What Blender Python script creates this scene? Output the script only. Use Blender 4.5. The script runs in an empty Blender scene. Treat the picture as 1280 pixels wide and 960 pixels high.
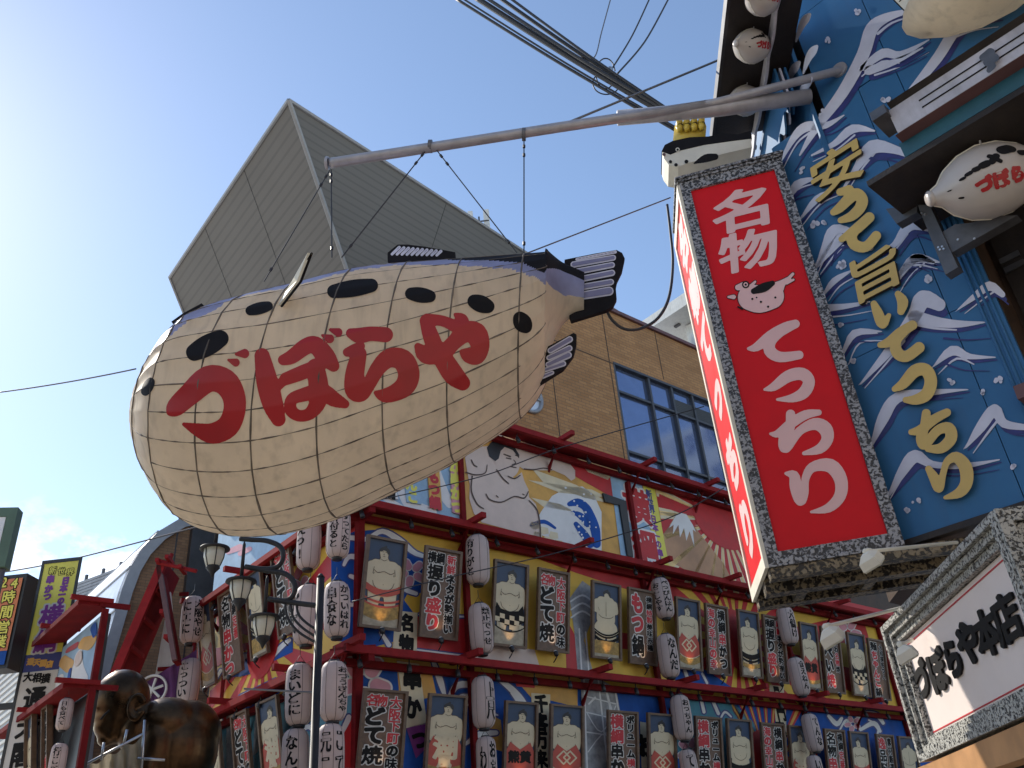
import bpy, math, random
import numpy as np
from mathutils import Vector, Matrix
random.seed(7); rng = np.random.default_rng(7)
SC = bpy.context.scene
COL = SC.collection

# ------------------------------------------------------------------ camera, sky, sun, exposure
FPX = 1090.0                                   # focal length in pixels of the 1280 px wide photograph
CAMH = 1.6
EYE = np.array([0, 0, CAMH])
_z = np.array([-160., 1830., FPX]); _z /= np.linalg.norm(_z)          # zenith seen by the camera
_h = np.array([0, 0, 1.]) - _z * _z[2]; _h /= np.linalg.norm(_h)      # heading
CM = np.array([np.cross(_z, _h), _h, _z])      # world = CM @ (right, up, forward)
cam_d = bpy.data.cameras.new('camera'); cam = bpy.data.objects.new('camera', cam_d); COL.objects.link(cam)
cam_d.sensor_width = 36; cam_d.lens = FPX / 1280 * 36; cam_d.clip_end = 5000; cam_d.clip_start = .05
R3 = Matrix([list(r) for r in np.stack([CM[:, 0], CM[:, 1], -CM[:, 2]], 1)])
cam.matrix_world = Matrix.Translation(EYE) @ R3.to_4x4()
SC.camera = cam
SUN_AZ, SUN_EL = -49.5, 38.5                   # azimuth clockwise from the heading (+Y)
w = bpy.data.worlds.new('World'); SC.world = w; w.use_nodes = True
nt = w.node_tree; bg = nt.nodes['Background']
sky = nt.nodes.new('ShaderNodeTexSky'); sky.sky_type = 'NISHITA'; sky.sun_disc = False
sky.sun_elevation = math.radians(SUN_EL); sky.sun_rotation = math.radians(SUN_AZ)
sky.air_density = 1.0; sky.dust_density = 0.19; sky.ozone_density = 0.75; sky.altitude = 20
bg.inputs['Strength'].default_value = 0.138
# thin low clouds: noise on the view direction, only near the horizon band
tc = nt.nodes.new('ShaderNodeTexCoord'); nz = nt.nodes.new('ShaderNodeTexNoise')
nz.inputs['Scale'].default_value = 7.5; nz.inputs['Detail'].default_value = 9; nz.inputs['Roughness'].default_value = .62
mp = nt.nodes.new('ShaderNodeMapping'); mp.inputs['Location'].default_value = (1.37, .2, .45); mp.inputs['Scale'].default_value = (1, 1, 1.7)
nt.links.new(tc.outputs['Generated'], mp.inputs[0]); nt.links.new(mp.outputs[0], nz.inputs['Vector'])
rp = nt.nodes.new('ShaderNodeMapRange'); rp.inputs['From Min'].default_value = .50; rp.inputs['From Max'].default_value = .66
nt.links.new(nz.outputs['Fac'], rp.inputs['Value'])
sx = nt.nodes.new('ShaderNodeSeparateXYZ'); nt.links.new(tc.outputs['Generated'], sx.inputs[0])
el = nt.nodes.new('ShaderNodeMapRange'); el.inputs['From Min'].default_value = .40; el.inputs['From Max'].default_value = .30
nt.links.new(sx.outputs['Z'], el.inputs['Value'])
mm = nt.nodes.new('ShaderNodeMath'); mm.operation = 'MULTIPLY'
nt.links.new(rp.outputs[0], mm.inputs[0]); nt.links.new(el.outputs[0], mm.inputs[1])
mx = nt.nodes.new('ShaderNodeMix'); mx.data_type = 'RGBA'; mx.inputs['B'].default_value = (9.5, 9.6, 10, 1)
nt.links.new(mm.outputs[0], mx.inputs['Factor']); nt.links.new(sky.outputs[0], mx.inputs['A'])
nt.links.new(mx.outputs['Result'], bg.inputs['Color'])
sd = bpy.data.lights.new('sun', 'SUN'); sun = bpy.data.objects.new('sun', sd); COL.objects.link(sun)
sd.energy = 3.2; sd.angle = math.radians(.5); sd.color = (1, .93, .82)
_a, _e = math.radians(SUN_AZ), math.radians(SUN_EL)
SUNV = Vector((math.sin(_a) * math.cos(_e), math.cos(_a) * math.cos(_e), math.sin(_e)))
sun.rotation_euler = SUNV.to_track_quat('Z', 'Y').to_euler(); sun.location = SUNV * 60
vs = SC.view_settings; vs.view_transform = 'Standard'; vs.look = 'None'; vs.gamma = 1; vs.exposure = 0.62
SC.render.engine = 'CYCLES'; SC.cycles.use_denoising = True; SC.cycles.max_bounces = 6; SC.cycles.diffuse_bounces = 4

# ------------------------------------------------------------------ places
def ray(x, y):
    d = np.array([x - 640., 480. - y, FPX]); return CM @ (d / np.linalg.norm(d))
def at(x, y, d):                               # the point d metres away (level distance) in that direction
    r = ray(x, y); return EYE + r * (d / math.hypot(r[0], r[1]))
def atz(x, y, z):
    r = ray(x, y); return EYE + r * ((z - CAMH) / r[2])
def dirv(az): a = math.radians(az); return np.array([math.sin(a), math.cos(a), 0.])
Z = np.array([0, 0, 1.])
class Plane:                                   # an upright plane: origin, level direction u, outward normal n
    def __init__(s, p0, az, nsign=1):
        s.p0 = np.array([p0[0], p0[1], 0.]); s.u = dirv(az); s.n = dirv(az + 90 * nsign)
    def px(s, x, y, out=0.):
        r = ray(x, y); return EYE + r * (((s.p0 + s.n * out - EYE) @ s.n) / (r @ s.n))
    def uz(s, x, y, out=0.):
        p = s.px(x, y, out); return float((p - s.p0) @ s.u), float(p[2])
    def pt(s, u, z, out=0.): return s.p0 + s.u * u + s.n * out + Z * z

# ------------------------------------------------------------------ materials
MATS = {}
def M(name, col=(.5, .5, .5), rough=.6, metal=0., var=.12, vscale=3., bump=0., bscale=30., trans=0., emis=None, coat=0., col2=None, spec=.5, streak=0.):
    if name in MATS: return MATS[name]
    m = bpy.data.materials.new(name); m.use_nodes = True; t = m.node_tree; b = t.nodes['Principled BSDF']
    b.inputs['Roughness'].default_value = rough; b.inputs['Metallic'].default_value = metal
    b.inputs['Specular IOR Level'].default_value = spec; b.inputs['Coat Weight'].default_value = coat
    c = t.nodes.new('ShaderNodeTexCoord')
    n = t.nodes.new('ShaderNodeTexNoise'); n.inputs['Scale'].default_value = vscale; n.inputs['Detail'].default_value = 6; n.inputs['Roughness'].default_value = .6
    t.links.new(c.outputs['Object'], n.inputs['Vector'])
    mix = t.nodes.new('ShaderNodeMix'); mix.data_type = 'RGBA'
    lo = tuple(x * (1 - var) for x in col); hi = tuple(min(1, x * (1 + var * .8)) for x in col)
    if col2: hi = col2; lo = col
    mix.inputs['A'].default_value = (*lo, 1); mix.inputs['B'].default_value = (*hi, 1)
    mr = t.nodes.new('ShaderNodeMapRange'); mr.inputs['From Min'].default_value = .32; mr.inputs['From Max'].default_value = .68
    t.links.new(n.outputs['Fac'], mr.inputs['Value']); t.links.new(mr.outputs[0], mix.inputs['Factor'])
    out = mix.outputs['Result']
    if streak:                                 # rain streaks and grime running down
        mp = t.nodes.new('ShaderNodeMapping'); mp.inputs['Scale'].default_value = (9, 9, .8)
        t.links.new(c.outputs['Object'], mp.inputs[0])
        n2 = t.nodes.new('ShaderNodeTexNoise'); n2.inputs['Scale'].default_value = 1.2; n2.inputs['Detail'].default_value = 7
        t.links.new(mp.outputs[0], n2.inputs['Vector'])
        r2 = t.nodes.new('ShaderNodeMapRange'); r2.inputs['From Min'].default_value = .5; r2.inputs['From Max'].default_value = .75; r2.inputs['To Max'].default_value = streak
        t.links.new(n2.outputs['Fac'], r2.inputs['Value'])
        m2 = t.nodes.new('ShaderNodeMix'); m2.data_type = 'RGBA'; m2.inputs['B'].default_value = (.09, .075, .055, 1)
        t.links.new(r2.outputs[0], m2.inputs['Factor']); t.links.new(out, m2.inputs['A']); out = m2.outputs['Result']
    t.links.new(out, b.inputs['Base Color'])
    rr = t.nodes.new('ShaderNodeMapRange'); rr.inputs['To Min'].default_value = max(.02, rough - .1); rr.inputs['To Max'].default_value = min(1, rough + .12)
    t.links.new(n.outputs['Fac'], rr.inputs['Value']); t.links.new(rr.outputs[0], b.inputs['Roughness'])
    if bump:
        n3 = t.nodes.new('ShaderNodeTexNoise'); n3.inputs['Scale'].default_value = bscale; n3.inputs['Detail'].default_value = 5
        t.links.new(c.outputs['Object'], n3.inputs['Vector'])
        bp = t.nodes.new('ShaderNodeBump'); bp.inputs['Strength'].default_value = bump; bp.inputs['Distance'].default_value = .02
        t.links.new(n3.outputs['Fac'], bp.inputs['Height']); t.links.new(bp.outputs[0], b.inputs['Normal'])
    if trans:
        tr = t.nodes.new('ShaderNodeBsdfTranslucent'); t.links.new(out, tr.inputs['Color'])
        ms = t.nodes.new('ShaderNodeMixShader'); ms.inputs[0].default_value = trans
        t.links.new(b.outputs[0], ms.inputs[1]); t.links.new(tr.outputs[0], ms.inputs[2])
        t.links.new(ms.outputs[0], t.nodes['Material Output'].inputs['Surface'])
    if emis:
        b.inputs['Emission Color'].default_value = (*emis[:3], 1); b.inputs['Emission Strength'].default_value = emis[3]
    MATS[name] = m; return m
def M_brick(name, az, c1, c2, mortar, bw=.23, bh=.09, dirt=.4):
    m = bpy.data.materials.new(name); m.use_nodes = True; t = m.node_tree; b = t.nodes['Principled BSDF']; MATS[name] = m
    g = t.nodes.new('ShaderNodeNewGeometry'); u = dirv(az)
    d = t.nodes.new('ShaderNodeVectorMath'); d.operation = 'DOT_PRODUCT'; d.inputs[1].default_value = tuple(u)
    t.links.new(g.outputs['Position'], d.inputs[0])
    s = t.nodes.new('ShaderNodeSeparateXYZ'); t.links.new(g.outputs['Position'], s.inputs[0])
    cb = t.nodes.new('ShaderNodeCombineXYZ'); t.links.new(d.outputs['Value'], cb.inputs[0]); t.links.new(s.outputs['Z'], cb.inputs[1])
    br = t.nodes.new('ShaderNodeTexBrick'); br.inputs['Scale'].default_value = 1; br.inputs['Brick Width'].default_value = bw; br.inputs['Row Height'].default_value = bh
    br.inputs['Mortar Size'].default_value = .007; br.inputs['Bias'].default_value = -.1
    for k, v in (('Color1', c1), ('Color2', c2), ('Mortar', mortar)): br.inputs[k].default_value = (*v, 1)
    t.links.new(cb.outputs[0], br.inputs['Vector'])
    n = t.nodes.new('ShaderNodeTexNoise'); n.inputs['Scale'].default_value = .7; n.inputs['Detail'].default_value = 8; t.links.new(g.outputs['Position'], n.inputs['Vector'])
    mr = t.nodes.new('ShaderNodeMapRange'); mr.inputs['To Min'].default_value = 1 - dirt; mr.inputs['To Max'].default_value = 1.15
    t.links.new(n.outputs['Fac'], mr.inputs['Value'])
    v = t.nodes.new('ShaderNodeVectorMath'); v.operation = 'SCALE'; t.links.new(br.outputs['Color'], v.inputs[0]); t.links.new(mr.outputs[0], v.inputs['Scale'])
    t.links.new(v.outputs[0], b.inputs['Base Color']); b.inputs['Roughness'].default_value = .8
    bp = t.nodes.new('ShaderNodeBump'); bp.inputs['Strength'].default_value = .5; bp.inputs['Distance'].default_value = .01; bp.invert = True
    t.links.new(br.outputs['Fac'], bp.inputs['Height']); t.links.new(bp.outputs[0], b.inputs['Normal'])
    return m
def M_speck(name, dark, light, scale, lo=.47, hi=.53, rough=.35):
    m = bpy.data.materials.new(name); m.use_nodes = True; t = m.node_tree; b = t.nodes['Principled BSDF']; MATS[name] = m
    c = t.nodes.new('ShaderNodeTexCoord')
    n = t.nodes.new('ShaderNodeTexNoise'); n.inputs['Scale'].default_value = scale; n.inputs['Detail'].default_value = 2.5; n.inputs['Distortion'].default_value = .6
    t.links.new(c.outputs['Object'], n.inputs['Vector'])
    r = t.nodes.new('ShaderNodeMapRange'); r.inputs['From Min'].default_value = lo; r.inputs['From Max'].default_value = hi
    t.links.new(n.outputs['Fac'], r.inputs['Value'])
    n2 = t.nodes.new('ShaderNodeTexNoise'); n2.inputs['Scale'].default_value = scale * 3; t.links.new(c.outputs['Object'], n2.inputs['Vector'])
    mx = t.nodes.new('ShaderNodeMix'); mx.data_type = 'RGBA'; mx.inputs['A'].default_value = (*[x * .6 for x in light], 1); mx.inputs['B'].default_value = (*light, 1)
    t.links.new(n2.outputs['Fac'], mx.inputs['Factor'])
    m2 = t.nodes.new('ShaderNodeMix'); m2.data_type = 'RGBA'; m2.inputs['A'].default_value = (*dark, 1)
    t.links.new(r.outputs[0], m2.inputs['Factor']); t.links.new(mx.outputs['Result'], m2.inputs['B']); t.links.new(m2.outputs['Result'], b.inputs['Base Color'])
    b.inputs['Roughness'].default_value = rough
    bp = t.nodes.new('ShaderNodeBump'); bp.inputs['Strength'].default_value = .6; bp.inputs['Distance'].default_value = .012
    t.links.new(r.outputs[0], bp.inputs['Height']); t.links.new(bp.outputs[0], b.inputs['Normal'])
    return m

M('cream', (.88, .77, .60), .5, var=.09, vscale=2.2, spec=.3, trans=.58, streak=.22, bump=.12, bscale=3)
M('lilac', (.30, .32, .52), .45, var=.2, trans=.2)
M('fish_black', (.016, .015, .017), .75, var=.3, spec=.12)
M('seam', (.16, .13, .10), .7, var=.6, vscale=4)
M('letter_red', (.40, .010, .014), .4, var=.14, vscale=2)
M('fin_light', (.62, .62, .72), .5)
M('fin_lilac', (.22, .22, .36), .5)
M('steel', (.44, .43, .45), .42, metal=.3, var=.15, vscale=5, streak=.12)
M('wire', (.03, .03, .035), .5, var=.2)
M('wire_grey', (.16, .16, .17), .45, metal=.4)
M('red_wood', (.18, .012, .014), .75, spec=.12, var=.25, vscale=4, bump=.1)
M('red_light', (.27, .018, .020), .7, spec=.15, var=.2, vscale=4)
M('board', (.15, .09, .06), .55, var=.3, vscale=8, bump=.15)
M('frame_wood', (.14, .085, .052), .5, var=.3, vscale=9)
M('white', (.62, .60, .57), .5, var=.06)
M('ink', (.014, .013, .013), .7, var=.2, spec=.2)
M('ink_red', (.5, .02, .03), .5, var=.12)
M('navy', (.03, .055, .11), .5, var=.2)
M('skin', (.62, .53, .36), .55, var=.07)
M('skin_line', (.08, .05, .04), .6)
M('hair', (.018, .017, .022), .45)
M('apron_red', (.46, .075, .05), .55, var=.15)
M('gold_fringe', (.40, .25, .07), .6, var=.4, vscale=14)
M('ground_tan', (.42, .36, .26), .6, var=.3, vscale=7)
M('paper', (.66, .54, .50), .55, var=.06, vscale=3, trans=.3)
M('black_metal', (.02, .02, .022), .4, var=.2)
M('bulb', (.8, .78, .72), .3)
M('mural_yellow', (.72, .45, .055), .55, var=.14, vscale=1.2)
M('mural_orange', (.66, .36, .08), .55, var=.25, vscale=1.5)
M('mural_blue', (.015, .085, .36), .6, spec=.2, var=.2)
M('mural_red', (.50, .02, .025), .5, var=.14)
M('mural_white', (.74, .73, .72), .55, var=.06)
M('mural_gold', (.85, .60, .26), .55, var=.15)
M('mural_pink', (.66, .30, .36), .55, var=.12)
M('mural_skin', (.66, .53, .46), .55, var=.06)
M('mural_cream', (.72, .62, .42), .55, var=.1)
M('mural_sky', (.30, .46, .62), .55, var=.15)
M('mural_teal', (.05, .22, .30), .55, var=.2)
M('mural_grey', (.33, .33, .34), .55, var=.35, vscale=6)
M('mural_brown', (.48, .27, .15), .55, var=.25, vscale=1)
M('mural_purple', (.22, .04, .22), .55)
M('wall_blue', (.035, .145, .31), .5, spec=.3, var=.14, vscale=.8, streak=.1)
M('wave_white', (.60, .61, .71), .5, var=.08, vscale=5)
M('wave_navy', (.025, .03, .16), .5, var=.3, vscale=9)
M('gold', (.62, .42, .10), .42, var=.1, coat=.2)
M('gold_side', (.05, .035, .02), .6)
M('sign_red', (.74, .012, .02), .5, var=.05, spec=.2)
M('sign_pink', (.86, .56, .55), .5, var=.04, spec=.2)
M('trim_cream', (.78, .74, .62), .5)
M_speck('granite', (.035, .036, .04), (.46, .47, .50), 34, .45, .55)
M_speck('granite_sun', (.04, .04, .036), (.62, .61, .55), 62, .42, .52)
M_speck('granite_coarse', (.018, .015, .012), (.30, .24, .15), 26, .46, .56)
M('sign_white', (.82, .71, .65), .45, var=.04)
M('dark_wood', (.022, .016, .014), .6, var=.4, vscale=6, bump=.2)
M('dark_brown', (.06, .035, .022), .6, var=.4, vscale=3, bump=.2)
M('orange_wood', (.50, .26, .11), .5, var=.25, vscale=3)
M('grey_steel', (.11, .11, .115), .45, metal=.5, var=.25, vscale=7)
M('teal', (.015, .10, .15), .5, var=.2)
M('maroon', (.13, .06, .06), .55, var=.2)
M('roof_white', (.48, .47, .52), .5, var=.2, vscale=4, streak=.3)
M('lantern_white', (.60, .55, .51), .3, var=.05, trans=.15, coat=.3)
M('concrete_white', (.66, .66, .63), .7, var=.08, streak=.2)
M('mullion', (.07, .075, .085), .45, metal=.3)
M('louver', (.05, .055, .06), .6)
M('glass', (.20, .26, .42), .04, metal=.7, var=.08, spec=1.0)
M('arch_trim', (.30, .31, .33), .45, metal=.3, var=.12)
M('roof_metal', (.62, .65, .70), .35, metal=.4, var=.1)
M('black_tile', (.025, .024, .027), .35, var=.3)
M('purple', (.13, .04, .14), .8, var=.2, bump=.2, bscale=8)
M('bronze', (.085, .045, .02), .30, metal=.8, var=.55, vscale=2.4, bump=.15, bscale=6)
M('canvas', (.42, .36, .26), .8, var=.25, vscale=2.5, trans=.3)
M('lamp_metal', (.03, .031, .034), .55, var=.3, spec=.3)
M('lamp_glass', (.78, .77, .66), .35, var=.05, trans=.35)
M('sign_yellow', (.74, .68, .10), .45, var=.05)
M('sign_purple', (.20, .03, .26), .45)
M('sign_orange', (.62, .19, .07), .45, var=.12, vscale=1.5)
M('sign_blue', (.05, .06, .22), .45)
M('green_paint', (.10, .17, .12), .5, var=.15)
M('screen_white', (.85, .87, .88), .4)
M('asphalt', (.07, .068, .066), .85, var=.25, vscale=1.5, bump=.4, bscale=60)
M('paving', (.52, .46, .38), .8, var=.2, vscale=2, bump=.3)
M('street_plaster', (.62, .55, .46), .8, var=.1)  # pale so the unseen blocks bounce sunlight onto shaded fronts
M('grey_far', (.33, .34, .36), .6, var=.2)
M('silver', (.55, .55, .55), .3, metal=.8)
M('fist_yellow', (.66, .48, .06), .4, coat=.2)
M_brick('brick', 48.7, (.50, .26, .105), (.38, .185, .07), (.22, .145, .08), .30, .10)
M_brick('brick_dark', 48.7, (.28, .16, .085), (.20, .11, .058), (.13, .09, .06), .26, .09)
# corrugated cladding of the overhanging roof
def M_corr(name, u, du, col):
    m = bpy.data.materials.new(name); m.use_nodes = True; t = m.node_tree; b = t.nodes['Principled BSDF']; MATS[name] = m
    g = t.nodes.new('ShaderNodeNewGeometry'); d = t.nodes.new('ShaderNodeVectorMath'); d.operation = 'DOT_PRODUCT'; d.inputs[1].default_value = tuple(u / du)
    t.links.new(g.outputs['Position'], d.inputs[0])
    s = t.nodes.new('ShaderNodeMath'); s.operation = 'FRACT'; t.links.new(d.outputs['Value'], s.inputs[0])
    r = t.nodes.new('ShaderNodeValToRGB'); e = r.color_ramp.elements
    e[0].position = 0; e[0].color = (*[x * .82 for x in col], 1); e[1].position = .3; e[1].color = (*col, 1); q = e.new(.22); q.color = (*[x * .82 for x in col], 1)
    t.links.new(s.outputs[0], r.inputs[0])
    n = t.nodes.new('ShaderNodeTexNoise'); n.inputs['Scale'].default_value = .25; n.inputs['Detail'].default_value = 8; t.links.new(g.outputs['Position'], n.inputs['Vector'])
    mr = t.nodes.new('ShaderNodeMapRange'); mr.inputs['To Min'].default_value = .88; mr.inputs['To Max'].default_value = 1.1; t.links.new(n.outputs['Fac'], mr.inputs['Value'])
    v = t.nodes.new('ShaderNodeVectorMath'); v.operation = 'SCALE'; t.links.new(r.outputs[0], v.inputs[0]); t.links.new(mr.outputs[0], v.inputs['Scale'])
    t.links.new(v.outputs[0], b.inputs['Base Color']); b.inputs['Roughness'].default_value = .5; b.inputs['Metallic'].default_value = .2
    return m

# ------------------------------------------------------------------ mesh building
class MB:
    def __init__(s): s.v = []; s.f = []; s.m = []; s.cur = 0
    def add(s, vs, fs, mi=None):
        o = len(s.v); s.v.extend([tuple(map(float, p)) for p in vs])
        for f in fs: s.f.append(tuple(i + o for i in f)); s.m.append(s.cur if mi is None else mi)
        return s
    def box(s, c, ax, ay, az_, mi=None):       # centre and three half-axis vectors
        c, ax, ay, az_ = map(np.asarray, (c, ax, ay, az_))
        vs = [c + i * ax + j * ay + k * az_ for k in (-1, 1) for j in (-1, 1) for i in (-1, 1)]
        fs = [(0, 2, 3, 1), (4, 5, 7, 6), (0, 1, 5, 4), (2, 6, 7, 3), (0, 4, 6, 2), (1, 3, 7, 5)]
        if np.dot(np.cross(ax, ay), az_) < 0: fs = [f[::-1] for f in fs]
        return s.add(vs, fs, mi)
    def prism(s, pts, ext, mi=None, mi_side=None):   # polygon pushed by ext
        pts = [np.asarray(p, float) for p in pts]; e = np.asarray(ext, float); n = len(pts)
        vs = pts + [p + e for p in pts]
        s.add(vs, [tuple(range(n))[::-1], tuple(range(n, 2 * n))], mi)
        o = len(s.v) - 2 * n
        for i in range(n):
            j = (i + 1) % n; s.f.append((o + i, o + j, o + n + j, o + n + i)); s.m.append((s.cur if mi is None else mi) if mi_side is None else mi_side)
        return s
    def tube(s, pts, r, n=8, mi=None, closed=False):
        pts = [np.asarray(p, float) for p in pts]; k = len(pts); rr = r if hasattr(r, '__len__') else [r] * k
        vs = []; prev = None
        for i, p in enumerate(pts):
            a = pts[(i - 1) % k] if (closed or i > 0) else p; b = pts[(i + 1) % k] if (closed or i < k - 1) else p
            t = b - a; t = t / (np.linalg.norm(t) + 1e-12)
            if prev is None: prev = np.cross(t, [0, 0, 1.]) if abs(t[2]) < .9 else np.cross(t, [1., 0, 0])
            q = prev - t * (prev @ t); q /= np.linalg.norm(q) + 1e-12; w_ = np.cross(t, q); prev = q
            vs += [p + rr[i] * (math.cos(2 * math.pi * j / n) * q + math.sin(2 * math.pi * j / n) * w_) for j in range(n)]
        fs = []
        for i in range(k if closed else k - 1):
            for j in range(n):
                a, b = i * n + j, i * n + (j + 1) % n; c, d = ((i + 1) % k) * n + (j + 1) % n, ((i + 1) % k) * n + j
                fs.append((a, b, c, d))
        if not closed: fs += [tuple(range(n))[::-1], tuple(range((k - 1) * n, k * n))]
        return s.add(vs, fs, mi)
    def lathe(s, prof, c, ax, n=16, mi=None, squash=(1, 1), caps=True):   # prof: (along, radius)
        c = np.asarray(c, float); ax = np.asarray(ax, float); ax = ax / np.linalg.norm(ax)
        q = np.cross(ax, [0, 1., 0]) if abs(ax[1]) < .8 else np.cross(ax, [1., 0, 0]); q /= np.linalg.norm(q); w_ = np.cross(ax, q)
        vs = [c + ax * t + r * (squash[0] * math.cos(2 * math.pi * j / n) * q + squash[1] * math.sin(2 * math.pi * j / n) * w_) for t, r in prof for j in range(n)]
        fs = [(i * n + j, i * n + (j + 1) % n, (i + 1) * n + (j + 1) % n, (i + 1) * n + j) for i in range(len(prof) - 1) for j in range(n)]
        if caps: fs += [tuple(range(n))[::-1], tuple(range((len(prof) - 1) * n, len(prof) * n))]
        return s.add(vs, fs, mi)
    def mesh(s, name, mats, smooth=False, off=None):
        me = bpy.data.meshes.new(name); v = np.array(s.v).reshape(-1, 3)
        if off is not None: v = v - np.asarray(off)
        me.from_pydata(v.tolist(), [], s.f)
        for m in (mats if isinstance(mats, (list, tuple)) else [mats]): me.materials.append(MATS[m] if isinstance(m, str) else m)
        if len(me.materials) > 1: me.polygons.foreach_set('material_index', s.m)
        if smooth: me.polygons.foreach_set('use_smooth', [True] * len(me.polygons))
        me.update(); return me
    def build(s, name, mats, parent=None, smooth=False, local=False):
        if not s.v: return None
        if local or (parent is not None and parent.get('_local')): off = None
        elif parent is not None: off = worldloc(parent)
        else:
            v = np.array(s.v); off = np.array([(v[:, 0].min() + v[:, 0].max()) / 2, (v[:, 1].min() + v[:, 1].max()) / 2, v[:, 2].min()])
        o = bpy.data.objects.new(name, s.mesh(name, mats, smooth, off)); COL.objects.link(o)
        if parent is not None: o.parent = parent
        elif off is not None: o.location = off
        return o
def worldloc(o):
    p = np.zeros(3)
    while o is not None: p = p + np.array(o.location); o = o.parent
    return p
def tag(o, label=None, cat=None, group=None, kind=None):
    for k, v in (('label', label), ('category', cat), ('group', group), ('kind', kind)):
        if v: o[k] = v
    return o
def thing(name, loc, label, cat, group=None, rot=None):
    o = bpy.data.objects.new(name, None); COL.objects.link(o); o.empty_display_size = .1
    o.location = tuple(map(float, loc))
    if rot is not None: o.rotation_euler = rot
    return tag(o, label, cat, group)
def copy_tree(o, parent=None):
    c = o.copy(); COL.objects.link(c); c.parent = parent
    for ch in o.children: copy_tree(ch, c)
    return c

# ------------------------------------------------------------------ flat print: marching squares on a distance field
def march(F, x0, y0, g, merge=True):
    ny, nx = F.shape; V = []; key = {}; faces = []
    def gv(i, j):
        k = (i, j)
        if k not in key: key[k] = len(V); V.append((x0 + i * g, y0 + j * g))
        return key[k]
    def ev(i, j, h):                           # crossing on the edge from (i,j): h=0 along x, 1 along y
        k = (i, j, h)
        if k not in key:
            a = F[j, i]; b = F[j, i + 1] if h == 0 else F[j + 1, i]; t = a / (a - b)
            key[k] = len(V); V.append((x0 + (i + t) * g, y0 + j * g) if h == 0 else (x0 + i * g, y0 + (j + t) * g))
        return key[k]
    I = F > 0
    n4 = I[:-1, :-1].astype(int) + I[:-1, 1:] + I[1:, :-1] + I[1:, 1:]
    for j in range(ny - 1):
        i = 0
        while i < nx - 1:
            c = n4[j, i]
            if c == 0: i += 1; continue
            if c == 4:
                k = i
                if merge:
                    while k + 1 < nx - 1 and n4[j, k + 1] == 4: k += 1
                faces.append((gv(i, j), gv(k + 1, j), gv(k + 1, j + 1), gv(i, j + 1))); i = k + 1; continue
            cs = ((i, j), (i + 1, j), (i + 1, j + 1), (i, j + 1)); es = ((i, j, 0), (i + 1, j, 1), (i, j + 1, 0), (i, j, 1))
            p = []
            for q in range(4):
                if I[cs[q][1], cs[q][0]]: p.append(gv(*cs[q]))
                if I[cs[q][1], cs[q][0]] != I[cs[(q + 1) % 4][1], cs[(q + 1) % 4][0]]: p.append(ev(*es[q]))
            if len(p) > 2: faces.append(tuple(p))
            i += 1
    return np.array(V).reshape(-1, 2), faces
def seg_dist(X, Y, a, b):
    d = np.array([b[0] - a[0], b[1] - a[1]]); L = d @ d + 1e-12
    t = np.clip(((X - a[0]) * d[0] + (Y - a[1]) * d[1]) / L, 0, 1)
    return np.hypot(X - a[0] - t * d[0], Y - a[1] - t * d[1]), t
def strokes_field(strokes, X, Y, grow=0.):
    F = np.full(X.shape, -1e9)
    for st in strokes:
        if len(st) == 1: st = [st[0], st[0]]
        for a, b in zip(st[:-1], st[1:]):
            d, t = seg_dist(X, Y, a, b); F = np.maximum(F, a[2] + (b[2] - a[2]) * t + grow - d)
    return F
def smooth_stroke(st, k=4):                    # Catmull-Rom through the points (x, y, radius)
    if len(st) < 3: return st
    P = np.array([st[0]] + list(st) + [st[-1]], float); out = []
    for i in range(1, len(P) - 2):
        for u in np.arange(k) / k:
            out.append(.5 * (2 * P[i] + (P[i + 1] - P[i - 1]) * u + (2 * P[i - 1] - 5 * P[i] + 4 * P[i + 1] - P[i + 2]) * u * u + (3 * P[i] - P[i - 1] - 3 * P[i + 1] + P[i + 2]) * u ** 3))
    out.append(P[-2]); return [tuple(p) for p in out]
def strokes_mesh(strokes, g, grow=0., merge=True, sm=True):
    if sm: strokes = [smooth_stroke(s) for s in strokes]
    P = np.array([p for s in strokes for p in s]); r = P[:, 2].max() + grow + 2 * g
    x0, y0 = P[:, 0].min() - r, P[:, 1].min() - r; nx = int((P[:, 0].max() + r - x0) / g) + 2; ny = int((P[:, 1].max() + r - y0) / g) + 2
    X, Y = np.meshgrid(x0 + np.arange(nx) * g, y0 + np.arange(ny) * g)
    return march(strokes_field(strokes, X, Y, grow), x0, y0, g, merge)
def poly_field(poly, X, Y):
    P = np.array(poly, float); ins = np.zeros(X.shape, bool); D = np.full(X.shape, 1e9)
    for a, b in zip(P, np.roll(P, -1, 0)):
        D = np.minimum(D, seg_dist(X, Y, a, b)[0])
        c = (a[1] > Y) != (b[1] > Y)
        with np.errstate(divide='ignore', invalid='ignore'): ins ^= c & (X < (b[0] - a[0]) * (Y - a[1]) / (b[1] - a[1] + 1e-12) + a[0])
    return np.where(ins, D, -D)
GL = {}
_tc = bpy.data.curves.new('t', 'FONT'); _to = bpy.data.objects.new('t', _tc); _tc.resolution_u = 3; _tc.size = 1
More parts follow.
